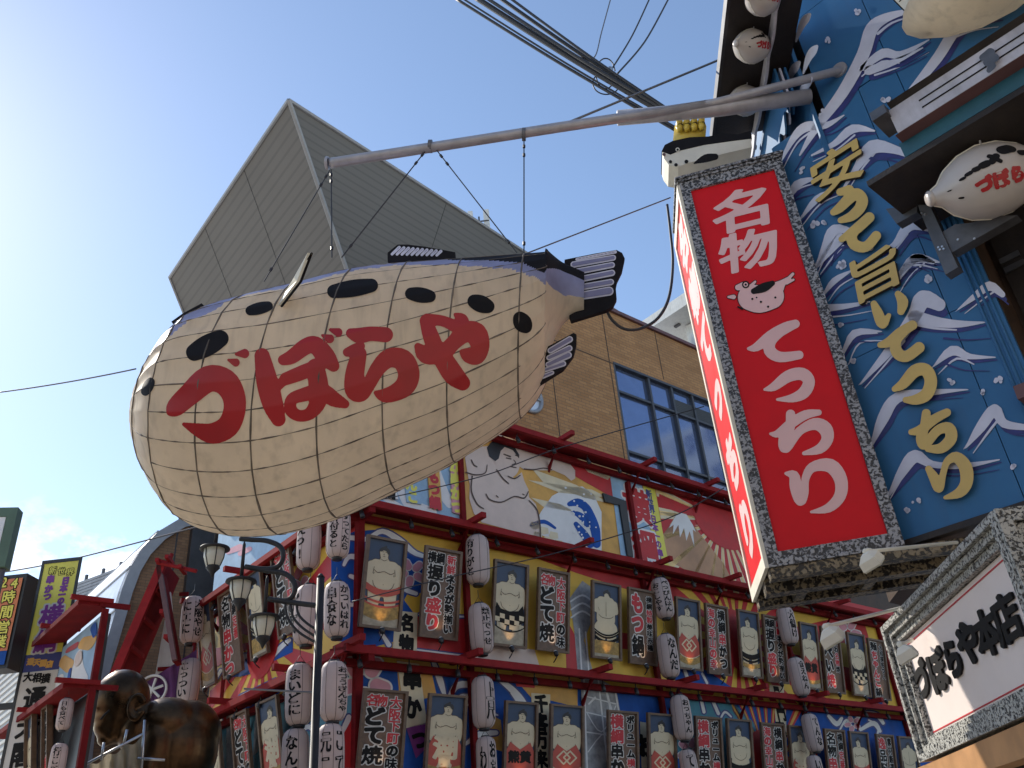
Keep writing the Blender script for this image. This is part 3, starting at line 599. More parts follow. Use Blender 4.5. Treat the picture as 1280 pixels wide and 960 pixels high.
# ------------------------------------------------------------------ framed panels
PW, PH = .80, 1.86
def px_frame(mbw):                              # mitred wooden frame in the panel's own axes (x right, y inward, z up)
    t = .055
    for sx_ in (-1, 1): mbw.box((sx_ * (PW / 2 - t / 2), -.02, 0), (t / 2, 0, 0), (0, .035, 0), (0, 0, PH / 2))
    for sz in (-1, 1): mbw.box((0, -.022, sz * (PH / 2 - t / 2)), (PW / 2 - t, 0, 0), (0, .03, 0), (0, 0, t / 2))
def flat(name, V, Fc, depth, mat): mb = MB(); mb.add([(x, -depth, z) for x, z in V], Fc); return (name, mb.mesh(name, mat))
def menu_design(cols):                          # cols: x centre, top, cell w, cell h, text, colour letters (k / r)
    parts = []; fr = MB(); px_frame(fr); parts.append(('frame', fr.mesh('frame', 'frame_wood')))
    b = MB(); b.box((0, .015, 0), (PW / 2 - .05, 0, 0), (0, .02, 0), (0, 0, PH / 2 - .05)); parts.append(('panel_board', b.mesh('panel_board', 'board')))
    mbs = {'w': MB(), 'k': MB(), 'r': MB()}
    for xc, zt, cw, ch, txt, cc in cols:
        for i, c_ in enumerate(txt):
            zc = zt - ch * (i + .5); k_ = .065 if ord(c_) < 0x3100 else .03
            for key_, bold, dep in (('w', k_ + .06, .012), (cc[min(i, len(cc) - 1)], k_, .016)):
                put_glyph(mbs[key_], c_, bold, 26, lambda x, y: (xc + x * cw, -dep, zc + y * ch))
    for k_, n_, m_ in (('w', 'lettering_outline', 'white'), ('k', 'black_lettering', 'ink'), ('r', 'red_lettering', 'ink_red')):
        if mbs[k_].v: parts.append((n_, mbs[k_].mesh(n_, m_)))
    return parts
T = {}
T['nigiri'] = lambda: menu_design([(.19, .82, .20, .205, '新鮮ネタが勢揃い', 'rrkkkkkk'), (-.23, .84, .19, .26, '横', 'k'), (-.05, .84, .19, .26, '綱', 'k'), (-.14, .58, .34, .34, '握り盛り', 'kkrr')])
T['dote'] = lambda: menu_design([(.20, .80, .23, .27, '大阪下町の味', 'rrrrkk'), (-.24, .82, .22, .28, '名', 'r'), (-.06, .82, .22, .28, '物', 'r'), (-.15, .54, .38, .42, 'どて焼', 'k')])
T['motsu'] = lambda: menu_design([(.22, .78, .18, .17, '横綱特製美味赤鶏', 'kkrrkkkk'), (-.13, .82, .36, .52, 'もつ鍋', 'rrk')])
T['kushi'] = lambda: menu_design([(.17, .82, .27, .32, '横綱串かつ', 'kkrkk'), (-.18, .82, .25, .27, '海の幸山の幸', 'r')])
T['tonpei'] = lambda: menu_design([(.21, .80, .18, .19, 'なにわ名物焼', 'kkkrrk'), (-.13, .82, .36, .40, '豚ぺい焼', 'rkkr')])
T['chanko'] = lambda: menu_design([(.22, .78, .17, .18, '大相撲もつ入', 'k'), (-.12, .84, .32, .28, '麺ちゃんこ鍋', 'krrrrk')])
T['volume'] = lambda: menu_design([(.21, .83, .22, .21, 'ボリューム横綱', 'kkkkkrr'), (-.15, .84, .36, .36, '横綱串かつ', 'rrkkk')])
T['meibutsu'] = lambda: menu_design([(.21, .83, .20, .26, '横綱定番', 'kkrr'), (-.15, .84, .38, .36, '名物串かつ', 'kkrrr')])
T['ippin'] = lambda: menu_design([(.20, .83, .20, .26, '素材厳選', 'k'), (-.15, .84, .36, .38, '逸品料理', 'rkkk')])
def wrestler_design(kind):
    parts = []; fr = MB(); px_frame(fr); parts.append(('frame', fr.mesh('frame', 'frame_wood')))
    b = MB(); b.box((0, .015, 0), (PW / 2 - .05, 0, 0), (0, .02, 0), (0, 0, PH / 2 - .05)); parts.append(('panel_board', b.mesh('panel_board', 'navy')))
    s = 1.0; hx = {'wave': -.03, 'check': .03, 'back': .02, 'diamond': .0, 'kanji': .04, 'plain': -.02, 'letters': .03}[kind]
    body = [[(hx, .62, .085), (hx + .005, .55, .075)], [(hx * .6, .47, .08), (0, .40, .12)], [(-.17, .36, .10), (.17, .36, .10)], [(-.10, .30, .14), (.10, .30, .14)], [(0, .06, .215), (0, -.02, .20)], [(-.25, .33, .085), (-.29, .12, .07), (-.27, -.06, .055)], [(.25, .33, .085), (.29, .12, .07), (.27, -.06, .055)], [(-.13, -.15, .14), (.13, -.15, .14)], [(-.15, -.2, .13), (-.17, -.6, .09), (-.17, -.8, .07)], [(.15, -.2, .13), (.17, -.6, .09), (.17, -.8, .07)]]
    if kind == 'back': body = [[(.03, .66, .075), (.03, .58, .07)], [(-.12, .45, .12), (.12, .45, .12)], [(0, .28, .24), (0, .05, .25)], [(-.24, .42, .08), (-.27, .25, .08)], [(.24, .42, .08), (.27, .25, .08)], [(-.13, -.2, .18), (.13, -.2, .18)], [(-.15, -.4, .13), (-.16, -.8, .08)], [(.15, -.4, .13), (.16, -.8, .08)]]
    g = .022; xs = np.arange(-.352, .353, g); ys = np.arange(-.880, .881, g); X, Y = np.meshgrid(xs, ys)
    Fb = strokes_field(body, X, Y); lim = lambda F: np.minimum(F, np.minimum(.345 - abs(X), .872 - abs(Y)))
    V, Fc = march(lim(Fb + .013), xs[0], ys[0], g); parts.append(flat('figure_outline', V, Fc, .007, 'skin_line'))
    V, Fc = march(lim(Fb), xs[0], ys[0], g); parts.append(flat('figure', V, Fc, .010, 'skin'))
    # hair with topknot
    hair = [[(hx - .07, .66, .03), (hx - .02, .70, .035), (hx + .06, .68, .035), (hx + .085, .62, .028)], [(hx + .0, .73, .02), (hx + .03, .75, .018)]]
    V, Fc = strokes_mesh(hair, .012); parts.append(flat('hair', V, Fc, .014, 'hair'))
    L = [[(-.20, .24, .005), (-.12, .19, .006), (0, .23, .006), (.12, .19, .006), (.20, .24, .005)], [(-.21, .02, .004), (-.16, -.10, .006), (0, -.17, .006), (.16, -.10, .006), (.21, .02, .004)], [(0, -.04, .008)], [(-.2, .30, .004), (-.22, .16, .005)], [(.2, .30, .004), (.22, .16, .005)], [(hx - .035, .63, .006), (hx - .01, .635, .006)], [(hx + .02, .635, .006), (hx + .045, .63, .006)], [(hx, .6, .004), (hx - .012, .575, .005), (hx + .006, .572, .004)], [(hx - .02, .54, .005), (hx + .02, .54, .005)], [(hx - .06, .48, .004), (hx + .01, .45, .005), (hx + .07, .49, .004)], [(-.1, .21, .006)], [(.1, .21, .006)]]
    if kind == 'back': L = [[(0, .45, .004), (0, .1, .005)], [(-.2, .12, .005), (-.1, .06, .006), (.1, .06, .006), (.2, .12, .005)], [(-.22, .3, .004), (-.18, .22, .005)]]
    mb = MB()
    for st in L: V, Fc = strokes_mesh([st], .007); mb.add([(x, -.016, z) for x, z in V], Fc)
    parts.append(('figure_line', mb.mesh('figure_line', 'skin_line')))
    def quadp(name, P, dep, mat): mb = MB(); mb.add([(x, -dep, z) for x, z in P], [tuple(range(len(P)))]); parts.append((name, mb.mesh(name, mat)))
    arc = lambda z0, sag, n=9, w_=.34: [(x, z0 - sag * (1 - (x / w_) ** 2)) for x in np.linspace(-w_, w_, n)]
    band = lambda z0, z1, sag: arc(z0, sag) + arc(z1, sag)[::-1]
    quadp('ground_strip', [(-.343, -.872), (.343, -.872), (.343, -.66), (-.343, -.66)], .018, 'ground_tan')
    if kind == 'wave':
        quadp('apron', band(-.02, -.16, .12), .020, 'apron_red'); quadp('apron', band(-.30, -.345, .08), .020, 'apron_red'); quadp('apron', band(-.39, -.43, .08), .020, 'apron_red'); quadp('fringe', band(-.43, -.68, .08), .021, 'gold_fringe')
    elif kind == 'check':
        quadp('apron', [(-.3, .0), (-.2, -.13), (0, -.17), (.2, -.13), (.3, .0), (.345, -.32)] + arc(-.36, .12)[::-1] + [(-.345, -.32)], .019, 'ink')
        mb = MB()
        for j in range(3):
            for i in range(6):
                if (i + j) % 2: x = -.33 + i * .11; z = -.20 - j * .10 - .05 * (1 - (x / .33) ** 2); mb.add([(x, -.022, z), (x + .11, -.022, z - .01), (x + .11, -.022, z - .11), (x, -.022, z - .10)], [(0, 1, 2, 3)])
        parts.append(('check', mb.mesh('check', 'skin'))); quadp('fringe', band(-.50, -.66, .10), .021, 'ground_tan'); quadp('hem', band(-.47, -.50, .12), .023, 'ink')
    elif kind == 'back':
        quadp('belt', band(-.20, -.30, .14), .020, 'ink'); quadp('belt', band(-.34, -.42, .14), .020, 'ink'); quadp('belt_stripe', band(-.245, -.255, .14), .022, 'skin'); quadp('lower_ground', [(-.343, -.80), (.343, -.80), (.343, -.50), (-.343, -.50)], .0215, 'gold_fringe')
    elif kind == 'diamond':
        quadp('apron', [(-.22, .0), (0, -.16), (.22, .0), (.33, -.2)] + arc(-.5, .12)[::-1] + [(-.33, -.2)], .019, 'apron_red'); quadp('fringe', band(-.54, -.70, .10), .021, 'gold_fringe'); quadp('hem', band(-.5, -.52, .12), .022, 'skin')
        mb = MB()
        for cx in (-.075, .075):
            for r0 in (.15,):
                st = [(cx + r0, -.30, .018), (cx, -.30 + r0, .018), (cx - r0, -.30, .018), (cx, -.30 - r0, .018), (cx + r0, -.30, .018)]
                V, Fc = strokes_mesh([st], .012, sm=False); mb.add([(x, -.023 - .002 * (cx > 0), z) for x, z in V], Fc)
        parts.append(('diamond_emblem', mb.mesh('diamond_emblem', 'skin')))
    elif kind in ('kanji', 'letters'):
        quadp('apron', [(-.24, .0), (0, -.17), (.24, .0), (.33, -.2)] + arc(-.62, .08)[::-1] + [(-.33, -.2)], .019, 'apron_red'); quadp('fringe', band(-.62, -.72, .06), .021, 'gold_fringe')
        mb = MB(); mat_ = 'ink' if kind == 'kanji' else 'skin'
        for c_, x_, z_, s_ in ((('熊', -.15, -.33, .28), ('黄', .13, -.33, .28)) if kind == 'kanji' else (('湖', 0, -.26, .52), ('風', 0, -.55, .3))): put_glyph(mb, c_, .05, 30, lambda x, y: (x_ + x * s_, -.023, z_ + y * s_))
        parts.append(('apron_lettering', mb.mesh('apron_lettering', mat_)))
    else:
        quadp('belt', band(-.20, -.34, .10), .020, 'ink'); quadp('belt', band(-.37, -.43, .10), .020, 'ink'); quadp('fringe', band(-.5, -.62, .06), .021, 'gold_fringe')
    return parts
for k in ('wave', 'check', 'back', 'diamond', 'kanji', 'letters', 'plain'): T['w_' + k] = (lambda k=k: wrestler_design(k))
CL = []
def clip_lamp_mesh():
    if not CL:
        m_ = MB(); m_.tube([(0, 0, -.12), (0, -.06, -.06), (0, -.10, .0)], .012, 6, 0); m_.lathe([(0, .025), (.02, .045), (.09, .055), (.10, .05)], (0, -.10, 0), (0, .5, .86), 10, 0); m_.lathe([(.085, .045), (.12, .035), (.135, .012)], (0, -.10, 0), (0, .5, .86), 10, 1)
        CL.append(m_.mesh('clip_lamp', ['black_metal', 'bulb'], True))
    return CL[0]
def frame_matrix(pl, lean=0.):
    sg = 1 if (pl.u @ CM[:, 0]) > 0 else -1
    x = pl.u * sg; y = -pl.n; a = math.radians(lean); z = Z * math.cos(a) + pl.n * math.sin(a); y = np.cross(z, x)
    return Matrix([list(r) for r in np.stack([x, y, z], 1)])
BUILT = {}
ORD = ('first', 'second', 'third', 'fourth', 'fifth', 'sixth', 'seventh', 'eighth', 'ninth', 'tenth', 'eleventh', 'twelfth', 'thirteenth', 'fourteenth')
DESC = {'w_wave': 'wrestler panel with red belt and straw fringe', 'w_check': 'wrestler panel with black and white checked apron', 'w_back': 'wrestler panel with two black bands', 'w_diamond': 'wrestler panel with interlocked diamonds on red apron', 'w_kanji': 'wrestler panel with black characters on red apron', 'w_letters': 'wrestler panel with pale characters on red apron', 'w_plain': 'wrestler panel with black belt',
        'nigiri': 'brown menu panel for assorted sushi', 'dote': 'brown menu panel for simmered beef', 'motsu': 'brown menu panel for offal hotpot', 'kushi': 'brown menu panel for skewers from sea and mountain', 'tonpei': 'brown menu panel for pork omelette', 'chanko': 'brown menu panel for sumo stew', 'volume': 'brown menu panel for big skewers', 'meibutsu': 'brown menu panel for famous skewers', 'ippin': 'brown menu panel for selected dishes'}
def hang_panel(pl, kind, tl, tr, bl, label, lamp=True, lean=10, out=-.30, light=0.):
    if kind not in BUILT: BUILT[kind] = T[kind]()
    a = pl.px(*tl, out + .16); b = pl.px(*tr, out + .16); c = pl.px(*bl, out - .16)
    ctr = (b + c) / 2; sw = np.linalg.norm(b - a) / PW; sh = np.linalg.norm(c - a) / PH
    o = thing('wrestler_panel' if kind[:2] == 'w_' else 'menu_panel', ctr, label, 'panel', 'framed panels on the restaurant front')
    o.matrix_world = Matrix.Translation(Vector(ctr)) @ frame_matrix(pl, lean).to_4x4() @ Matrix.Diagonal((sw, 1, sh, 1)); o['_local'] = 1
    for n_, me in BUILT[kind]:
        p = bpy.data.objects.new(n_, me); COL.objects.link(p); p.parent = o
    if lamp:
        p = bpy.data.objects.new('clip_lamp', clip_lamp_mesh()); COL.objects.link(p); p.parent = o; p.location = (.0, -.06, -PH / 2 - .10); p.scale = (1 / sw, 1, 1 / sh)
        if light:
            ld = bpy.data.lights.new('clip_light', 'SPOT'); ld.energy = light; ld.color = (1, .62, .3); ld.spot_size = math.radians(75); ld.spot_blend = .9; ld.shadow_soft_size = .03
            lo = bpy.data.objects.new('clip_light', ld); COL.objects.link(lo); lo.parent = p; lo.location = (0, -.12, .15); lo.rotation_euler = (math.radians(180 - 28), 0, 0)
    return o
ROW1 = [('w_wave', (460, 668), (510, 678), (445, 783)), ('nigiri', (532, 681), (578, 691), (521, 795)), ('w_check', (617, 698), (660, 707), (612, 806)), ('dote', (674, 709), (713, 717), (667, 812)), ('w_back', (740, 725), (776, 732), (737, 822)), ('motsu', (786, 733), (820, 741), (783, 828)), ('w_diamond', (845, 746), (875, 751), (844, 836)), ('kushi', (882, 754), (910, 759), (882, 842)), ('w_plain', (923, 762), (949, 766), (923, 846)), ('nigiri', (954, 769), (980, 772), (956, 853)), ('w_kanji', (1000, 777), (1022, 782), (1002, 860)), ('tonpei', (1028, 783), (1051, 788), (1028, 864)), ('w_check', (1060, 790), (1082, 795), (1062, 868)), ('chanko', (1086, 797), (1107, 803), (1088, 872))]
ROW2 = [('dote', (455, 858), (510, 866), (443, 966)), ('w_letters', (536, 865), (584, 871), (527, 972)), ('w_kanji', (632, 874), (673, 880), (625, 978)), ('w_diamond', (688, 878), (730, 884), (684, 980)), ('volume', (760, 886), (798, 891), (757, 984)), ('w_diamond', (810, 890), (845, 894), (808, 985)), ('volume', (870, 894), (903, 898), (868, 986)), ('w_plain', (909, 897), (940, 901), (909, 986)), ('kushi', (952, 902), (982, 906), (952, 988)), ('w_letters', (987, 906), (1014, 909), (987, 990)), ('meibutsu', (1032, 910), (1058, 914), (1032, 992)), ('w_wave', (1063, 913), (1087, 917), (1064, 992)), ('ippin', (1097, 917), (1119, 920), (1098, 994)), ('w_back', (1125, 920), (1148, 923), (1126, 996))]
for row, rn in ((ROW1, 'upper row'), (ROW2, 'lower row')):
    for i, (k, a, b, c) in enumerate(row): hang_panel(FR, k, a, b, c, f'{DESC[k]}, {ORD[i]} from the corner, {rn}', light=2.2 if rn == 'upper row' else 1.3)
for i, (k, a, b, c, rn) in enumerate([('dote', (340, 693), (363, 677), (350, 800), 'upper row'), ('w_back', (308, 720), (328, 707), (315, 827), 'upper row'), ('meibutsu', (273, 745), (295, 733), (283, 847), 'upper row'), ('w_diamond', (246, 758), (263, 750), (255, 860), 'upper row'), ('w_letters', (322, 878), (348, 868), (331, 976), 'lower row'), ('dote', (290, 893), (310, 886), (298, 992), 'lower row'), ('w_plain', (253, 911), (275, 903), (260, 1008), 'lower row'), ('volume', (230, 923), (243, 918), (236, 1020), 'lower row')]):
    hang_panel(FL, k, a, b, c, f'{DESC[k]}, short side, {ORD[i % 4]} from corner, {rn}', light=0)

# ------------------------------------------------------------------ paper lanterns
LPROF = [(-.5, .10), (-.485, .145), (-.44, .185), (-.37, .212), (-.2, .222), (0, .225), (.2, .222), (.37, .212), (.44, .185), (.485, .145), (.5, .10)]
LPROF = [(z, r * 1.08) for z, r in LPROF]
def lr(z): return float(np.interp(z, [p[0] for p in LPROF], [p[1] for p in LPROF]))
_m = MB(); _m.lathe([(z * 1.0, r) for z, r in LPROF], (0, 0, 0), (0, 0, 1), 20); L_SH = _m.mesh('shade', 'paper', True)
_m = MB()
for k in range(8):
    a = math.pi * 2 * k / 8 + .2; _m.tube([((r + .0015) * math.cos(a), (r + .0015) * math.sin(a), z) for z, r in LPROF], .0035, 4)
L_RIB = _m.mesh('rib', 'skin_line')
_m = MB(); _m.lathe([(-.05, .085), (-.045, .105), (.0, .11), (.012, .09)], (0, 0, -.5), (0, 0, 1), 14); L_BC = _m.mesh('bottom_cap', 'black_metal', True)
_m = MB(); _m.lathe([(-.012, .09), (.0, .105), (.03, .10), (.035, .06)], (0, 0, .5), (0, 0, 1), 14); _m.tube([(-.09, 0, .52), (0, 0, .66), (.09, 0, .52)], .006, 5); _m.tube([(0, 0, .655), (0, 0, .80)], .006, 5); L_TC = _m.mesh('top_cap', 'black_metal')
LT = {}
def lantern_text(cols):
    if cols in LT: return LT[cols]
    mb = MB()
    for ang, zt, cw, ch, txt in cols:
        for i, c_ in enumerate(txt):
            zc = zt - ch * (i + .5)
            def fn(x, y):
                z = zc + y * ch; th = ang + x * cw / .225; r = lr(z) + .004; return (r * math.sin(th), -r * math.cos(th), z)
            put_glyph(mb, c_, .035, 28, fn)
    LT[cols] = mb.mesh('lettering', 'ink'); return LT[cols]
def lantern(pl, x, y, hpx, out, cols, label, turn=0., swing=0.):
    p = pl.px(x, y, out); dist = np.linalg.norm(p - EYE)
    h = abs(atz(x, y - hpx / 2, 0)[2]) if False else None
    def pj(q): c = (q - EYE) @ CM; return np.array([c[0], c[1]]) * FPX / c[2]
    s = hpx / np.linalg.norm(pj(p + Z * .5) - pj(p - Z * .5))          # metres tall
    o = thing('paper_lantern', p, label, 'lantern', 'white paper lanterns')
    yaw = -math.atan2(p[0], p[1])
    o.matrix_world = Matrix.Translation(Vector(p)) @ Matrix.Rotation(yaw + turn, 4, 'Z') @ Matrix.Rotation(swing, 4, 'Y') @ Matrix.Scale(s, 4)
    for n_, me in (('shade', L_SH), ('rib', L_RIB), ('bottom_cap', L_BC), ('top_cap', L_TC), ('lettering', lantern_text(cols))):
        q = bpy.data.objects.new(n_, me); COL.objects.link(q); q.parent = o
one = lambda t, a=0., cw=.24, ch=None: ((a, .38, cw * .92, ch or .76 / len(t), t),)
two = lambda t1, t2, a=0.: ((a + .55, .40, .19, .80 / len(t1), t1), (a - .5, .36, .19, .72 / len(t2), t2))
for (pl, x, y, h, out, cols, lab, turn) in [
    (FL, 386, 681, 60, .15, one('えっ!', -.75), 'cropped paper lantern under the red ledge, left of the top pair at the corner', 0.),
    (FR, 423, 668, 58, .15, two('すってたら', '片付ると', 0), 'paper lantern with two columns of writing, right of the top corner pair', .1),
    (FL, 385, 769, 74, .12, one('べて', -1.2), 'paper lantern with blank pale front behind the street lamp arms', 0.),
    (FR, 421, 762, 68, .12, two('かついはれ', '串食な', .1), 'paper lantern just right of the lamp post above the lower ledge', 0.),
    (FL, 374, 868, 76, .12, one('まいどに', -.35, .26), 'paper lantern with one bold column left of the lamp post below the ledge', 0.),
    (FR, 417, 864, 74, .12, one('おづうぎんちゃ', .75), 'greyish paper lantern right of the lamp post, writing on its right side', 0.),
    (FL, 369, 950, 78, .12, one('なんば', -.3, .24), 'paper lantern at the bottom edge, left of the lamp post', 0.),
    (FR, 413, 944, 78, .12, two('こて', '元ニ', .15), 'paper lantern at the bottom edge, right of the lamp post', 0.),
    (FL, 240, 775, 58, .05, two('大阪やせ', 'にエに', 0), 'paper lantern beside the gabled entrance, highest on the short side', 0.),
    (FL, 236, 852, 58, .15, one('こっつい', -.55), 'paper lantern in front of the purple curtain', 0.),
    (FL, 222, 935, 68, .2, one('有りがとう', -.6), 'paper lantern at the outer end of the short side, lowest', 0.),
    (FR, 597, 700, 60, -.1, one('有りがと', -.65, .2), 'upper paper lantern of the first post from the corner', 0.),
    (FR, 601, 786, 62, -.1, one('禁止でっせ', .55, .2), 'second paper lantern down the first post, beside the checked wrestler', 0.),
    (FR, 604, 878, 64, -.1, one('上尺', .75), 'paper lantern below the ledge on the first post', 0.),
    (FR, 608, 950, 58, -.1, two('おち', 'ゎ', .2), 'paper lantern at the bottom edge on the first post', 0.),
    (FR, 828, 748, 50, -.1, two('べっぴんはん', 'おこしやす', 0), 'paper lantern with two dense columns on the middle post', 0.),
    (FR, 835, 820, 54, -.05, one('なんだ', .6), 'lower paper lantern on the middle post above the ledge', 0.),
    (FR, 852, 897, 56, -.05, one('おっちゃん', .65, .2), 'paper lantern below the ledge on the middle post', 0.),
    (FR, 862, 962, 50, -.05, one('てへ', .3), 'paper lantern cut by the bottom edge on the middle post', 0.),
    (FR, 984, 782, 47, 0., one('大儲け', .75, .2), 'upper paper lantern on the far post, under the dark sign brackets', 0.),
    (FR, 998, 846, 48, .1, one('食えねん', .75, .2), 'tilted paper lantern on the far post above the ledge', 0.),
    (FR, 1015, 916, 48, .1, one('てんな', .75, .2), 'tilted paper lantern below the ledge on the far post', 0.),
    (FR, 1020, 966, 44, .1, one('いや', .6), 'paper lantern cut by the bottom edge on the far post', 0.)]:
    lantern(pl, x, y, h, out, cols, lab, turn, swing=random.uniform(-.03, .03))

# ================================================================== giant pufferfish hanging over the street
from mathutils.bvhtree import BVHTree
FO = np.array([.2641, 7.0657, 6.7]); FA = np.array([-.99198, .00934, .12602]); FU = np.array([.12602, -.00119, .99203]); FN = np.array([-.00942, -.99996, 0.])
def midpx(x, y, side=0.):                        # point on the fish's middle plane
    r = ray(x, y); return EYE + r * (((FO + FN * side - EYE) @ FN) / (r @ FN))
def s_up(p): d = p - FO; return float(d @ FA), float(d @ FU)
RG = [[3.70, -1.30, .02, .02, .02], [3.63, -1.31, .30, .28, .28], [3.42, -1.32, .70, .64, .62], [3.09, -1.36, 1.02, .96, .98], [2.65, -1.33, 1.18, 1.12, 1.06], [2.20, -1.25, 1.28, 1.18, 1.03], [1.687, -1.10, 1.34, 1.16, .98], [1.175, -.90, 1.22, 1.08, .92], [.66, -.64, 1.02, 1.05, .82], [.067, -.331, .772, .884, .718], [-.15, -.14, .64, .72, .60]]
for x, y0, y1, k in ((681, 325, 455, .9), (691, 328, 425, .8), (702, 332, 406, .65), (716, 336, 394, .5), (730, 341, 390, .35)):
    (s0, z0), (s1, z1) = s_up(midpx(x, y0)), s_up(midpx(x, y1)); hh = (z0 - z1) / 2; RG.append([(s0 + s1) / 2, (z0 + z1) / 2, hh, hh, hh * k])
RG = np.array(RG); NRG = len(RG)
HOOPS = [3, 4, 5, 6, 7, 8, 9]
def rrow(x):
    i = min(int(x), NRG - 2); u = x - i; P = [RG[max(i - 1, 0)], RG[i], RG[i + 1], RG[min(i + 2, NRG - 1)]]
    return .5 * (2 * P[1] + (P[2] - P[0]) * u + (2 * P[0] - 5 * P[1] + 4 * P[2] - P[3]) * u * u + (3 * P[1] - P[0] - 3 * P[2] + P[3]) * u ** 3)
NST = 28                                         # lengthwise battens
def fish_pt(x, phi, grow=0., sag=True):
    s_, zc, hu, hd, w_ = rrow(x); c, sn = math.cos(phi), math.sin(phi)
    k = 1.0
    if sag and .9 < x < 10.5:                    # cloth drawn tight between hoops and battens
        a = abs(math.sin(phi * NST / 2)); fr = x - math.floor(x); b = 4 * fr * (1 - fr); nose = max(0., 1 - abs(x - 2.2) / 2.0)
        k = 1 - (.010 + .075 * nose * max(.15, c * .7 + .45)) * a * (.45 + .55 * b)
    return FO + FA * s_ + FU * (zc + (hu if c > 0 else hd) * c * k) + FN * (w_ * sn * k) + (FU * c + FN * sn) * grow
nx_, np_ = 200, 392
XS = np.linspace(0, NRG - 1, nx_); PH_ = np.linspace(0, 2 * math.pi, np_, endpoint=False)
fish = thing('pufferfish_lantern', FO + FA * 1.5 - Z * 2.4, 'giant cream pufferfish balloon with red lettering hanging from the steel boom', 'pufferfish')
mb = MB(); vs_ = [fish_pt(x, p) for x in XS for p in PH_]; fs_, ms_ = [], []
_F = [(i * np_ + j, i * np_ + (j + 1) % np_, (i + 1) * np_ + (j + 1) % np_, (i + 1) * np_ + j) for i in range(nx_ - 1) for j in range(np_)]
bvh = BVHTree.FromPolygons([tuple(v) for v in vs_], _F)
def band(L):                                      # traced edge of the painted back: (along, angle) pairs
    out = []
    for x, y in L:
        h = bvh.ray_cast(Vector(EYE), Vector(ray(x, y)))
        if h[0] is None: continue
        d = np.array(h[0]) - FO; s_ = d @ FA; t = np.interp(-s_, -RG[:, 0], np.arange(NRG)); r = rrow(t); out.append((s_, math.atan2((d @ FN) / r[4], (d @ FU - r[1]) / r[2])))
    out.sort(); return [o[0] for o in out], [o[1] for o in out]
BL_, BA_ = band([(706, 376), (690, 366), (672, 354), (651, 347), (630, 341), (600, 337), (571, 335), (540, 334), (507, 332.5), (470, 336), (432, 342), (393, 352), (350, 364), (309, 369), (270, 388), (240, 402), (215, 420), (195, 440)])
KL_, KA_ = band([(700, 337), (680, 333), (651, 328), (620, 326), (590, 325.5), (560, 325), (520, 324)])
for i in range(nx_ - 1):
    for j in range(np_):
        fs_.append((i * np_ + j, i * np_ + (j + 1) % np_, (i + 1) * np_ + (j + 1) % np_, (i + 1) * np_ + j))
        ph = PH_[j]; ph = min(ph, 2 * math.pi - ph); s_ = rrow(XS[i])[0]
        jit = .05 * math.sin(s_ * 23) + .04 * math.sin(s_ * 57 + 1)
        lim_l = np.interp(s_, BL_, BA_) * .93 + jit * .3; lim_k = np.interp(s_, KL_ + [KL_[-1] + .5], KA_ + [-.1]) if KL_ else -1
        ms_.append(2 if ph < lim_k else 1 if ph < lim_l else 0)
fs_.append(tuple(range(np_))); fs_.append(tuple(range((nx_ - 1) * np_, nx_ * np_))); ms_ += [0, 2]
mb.add(vs_, fs_); mb.m = ms_
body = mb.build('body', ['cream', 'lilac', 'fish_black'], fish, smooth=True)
bvh = BVHTree.FromPolygons([tuple(v) for v in vs_], fs_)
def on_fish(x, y, off=.008):
    h = bvh.ray_cast(Vector(EYE), Vector(ray(x, y)))
    if h[0] is None: return None
    n = h[1] if h[1].dot(Vector(ray(x, y))) < 0 else -h[1]
    return np.array(h[0] + n * off)
def fish_paint(name, mat, strokes, off=.008, g=1.7, kind=None, sm=True):
    V, Fc = strokes_mesh(strokes, g, merge=False, sm=sm); P = [on_fish(x, y, off) for x, y in V]
    ok = [p is not None for p in P]; mb = MB(); mb.add([p if p is not None else (0, 0, 0) for p in P], [f for f in Fc if all(ok[i] for i in f)])
    used = sorted({i for f in mb.f for i in f}); rm = {a: b for b, a in enumerate(used)}; mb.v = [mb.v[i] for i in used]; mb.f = [tuple(rm[i] for i in f) for f in mb.f]
    return mb.build(name, mat, body, smooth=True)
K1 = lambda L: zss(L, 140, 280, 3.5556); K2 = lambda L: zss(L, 440, 280, 3.5556)
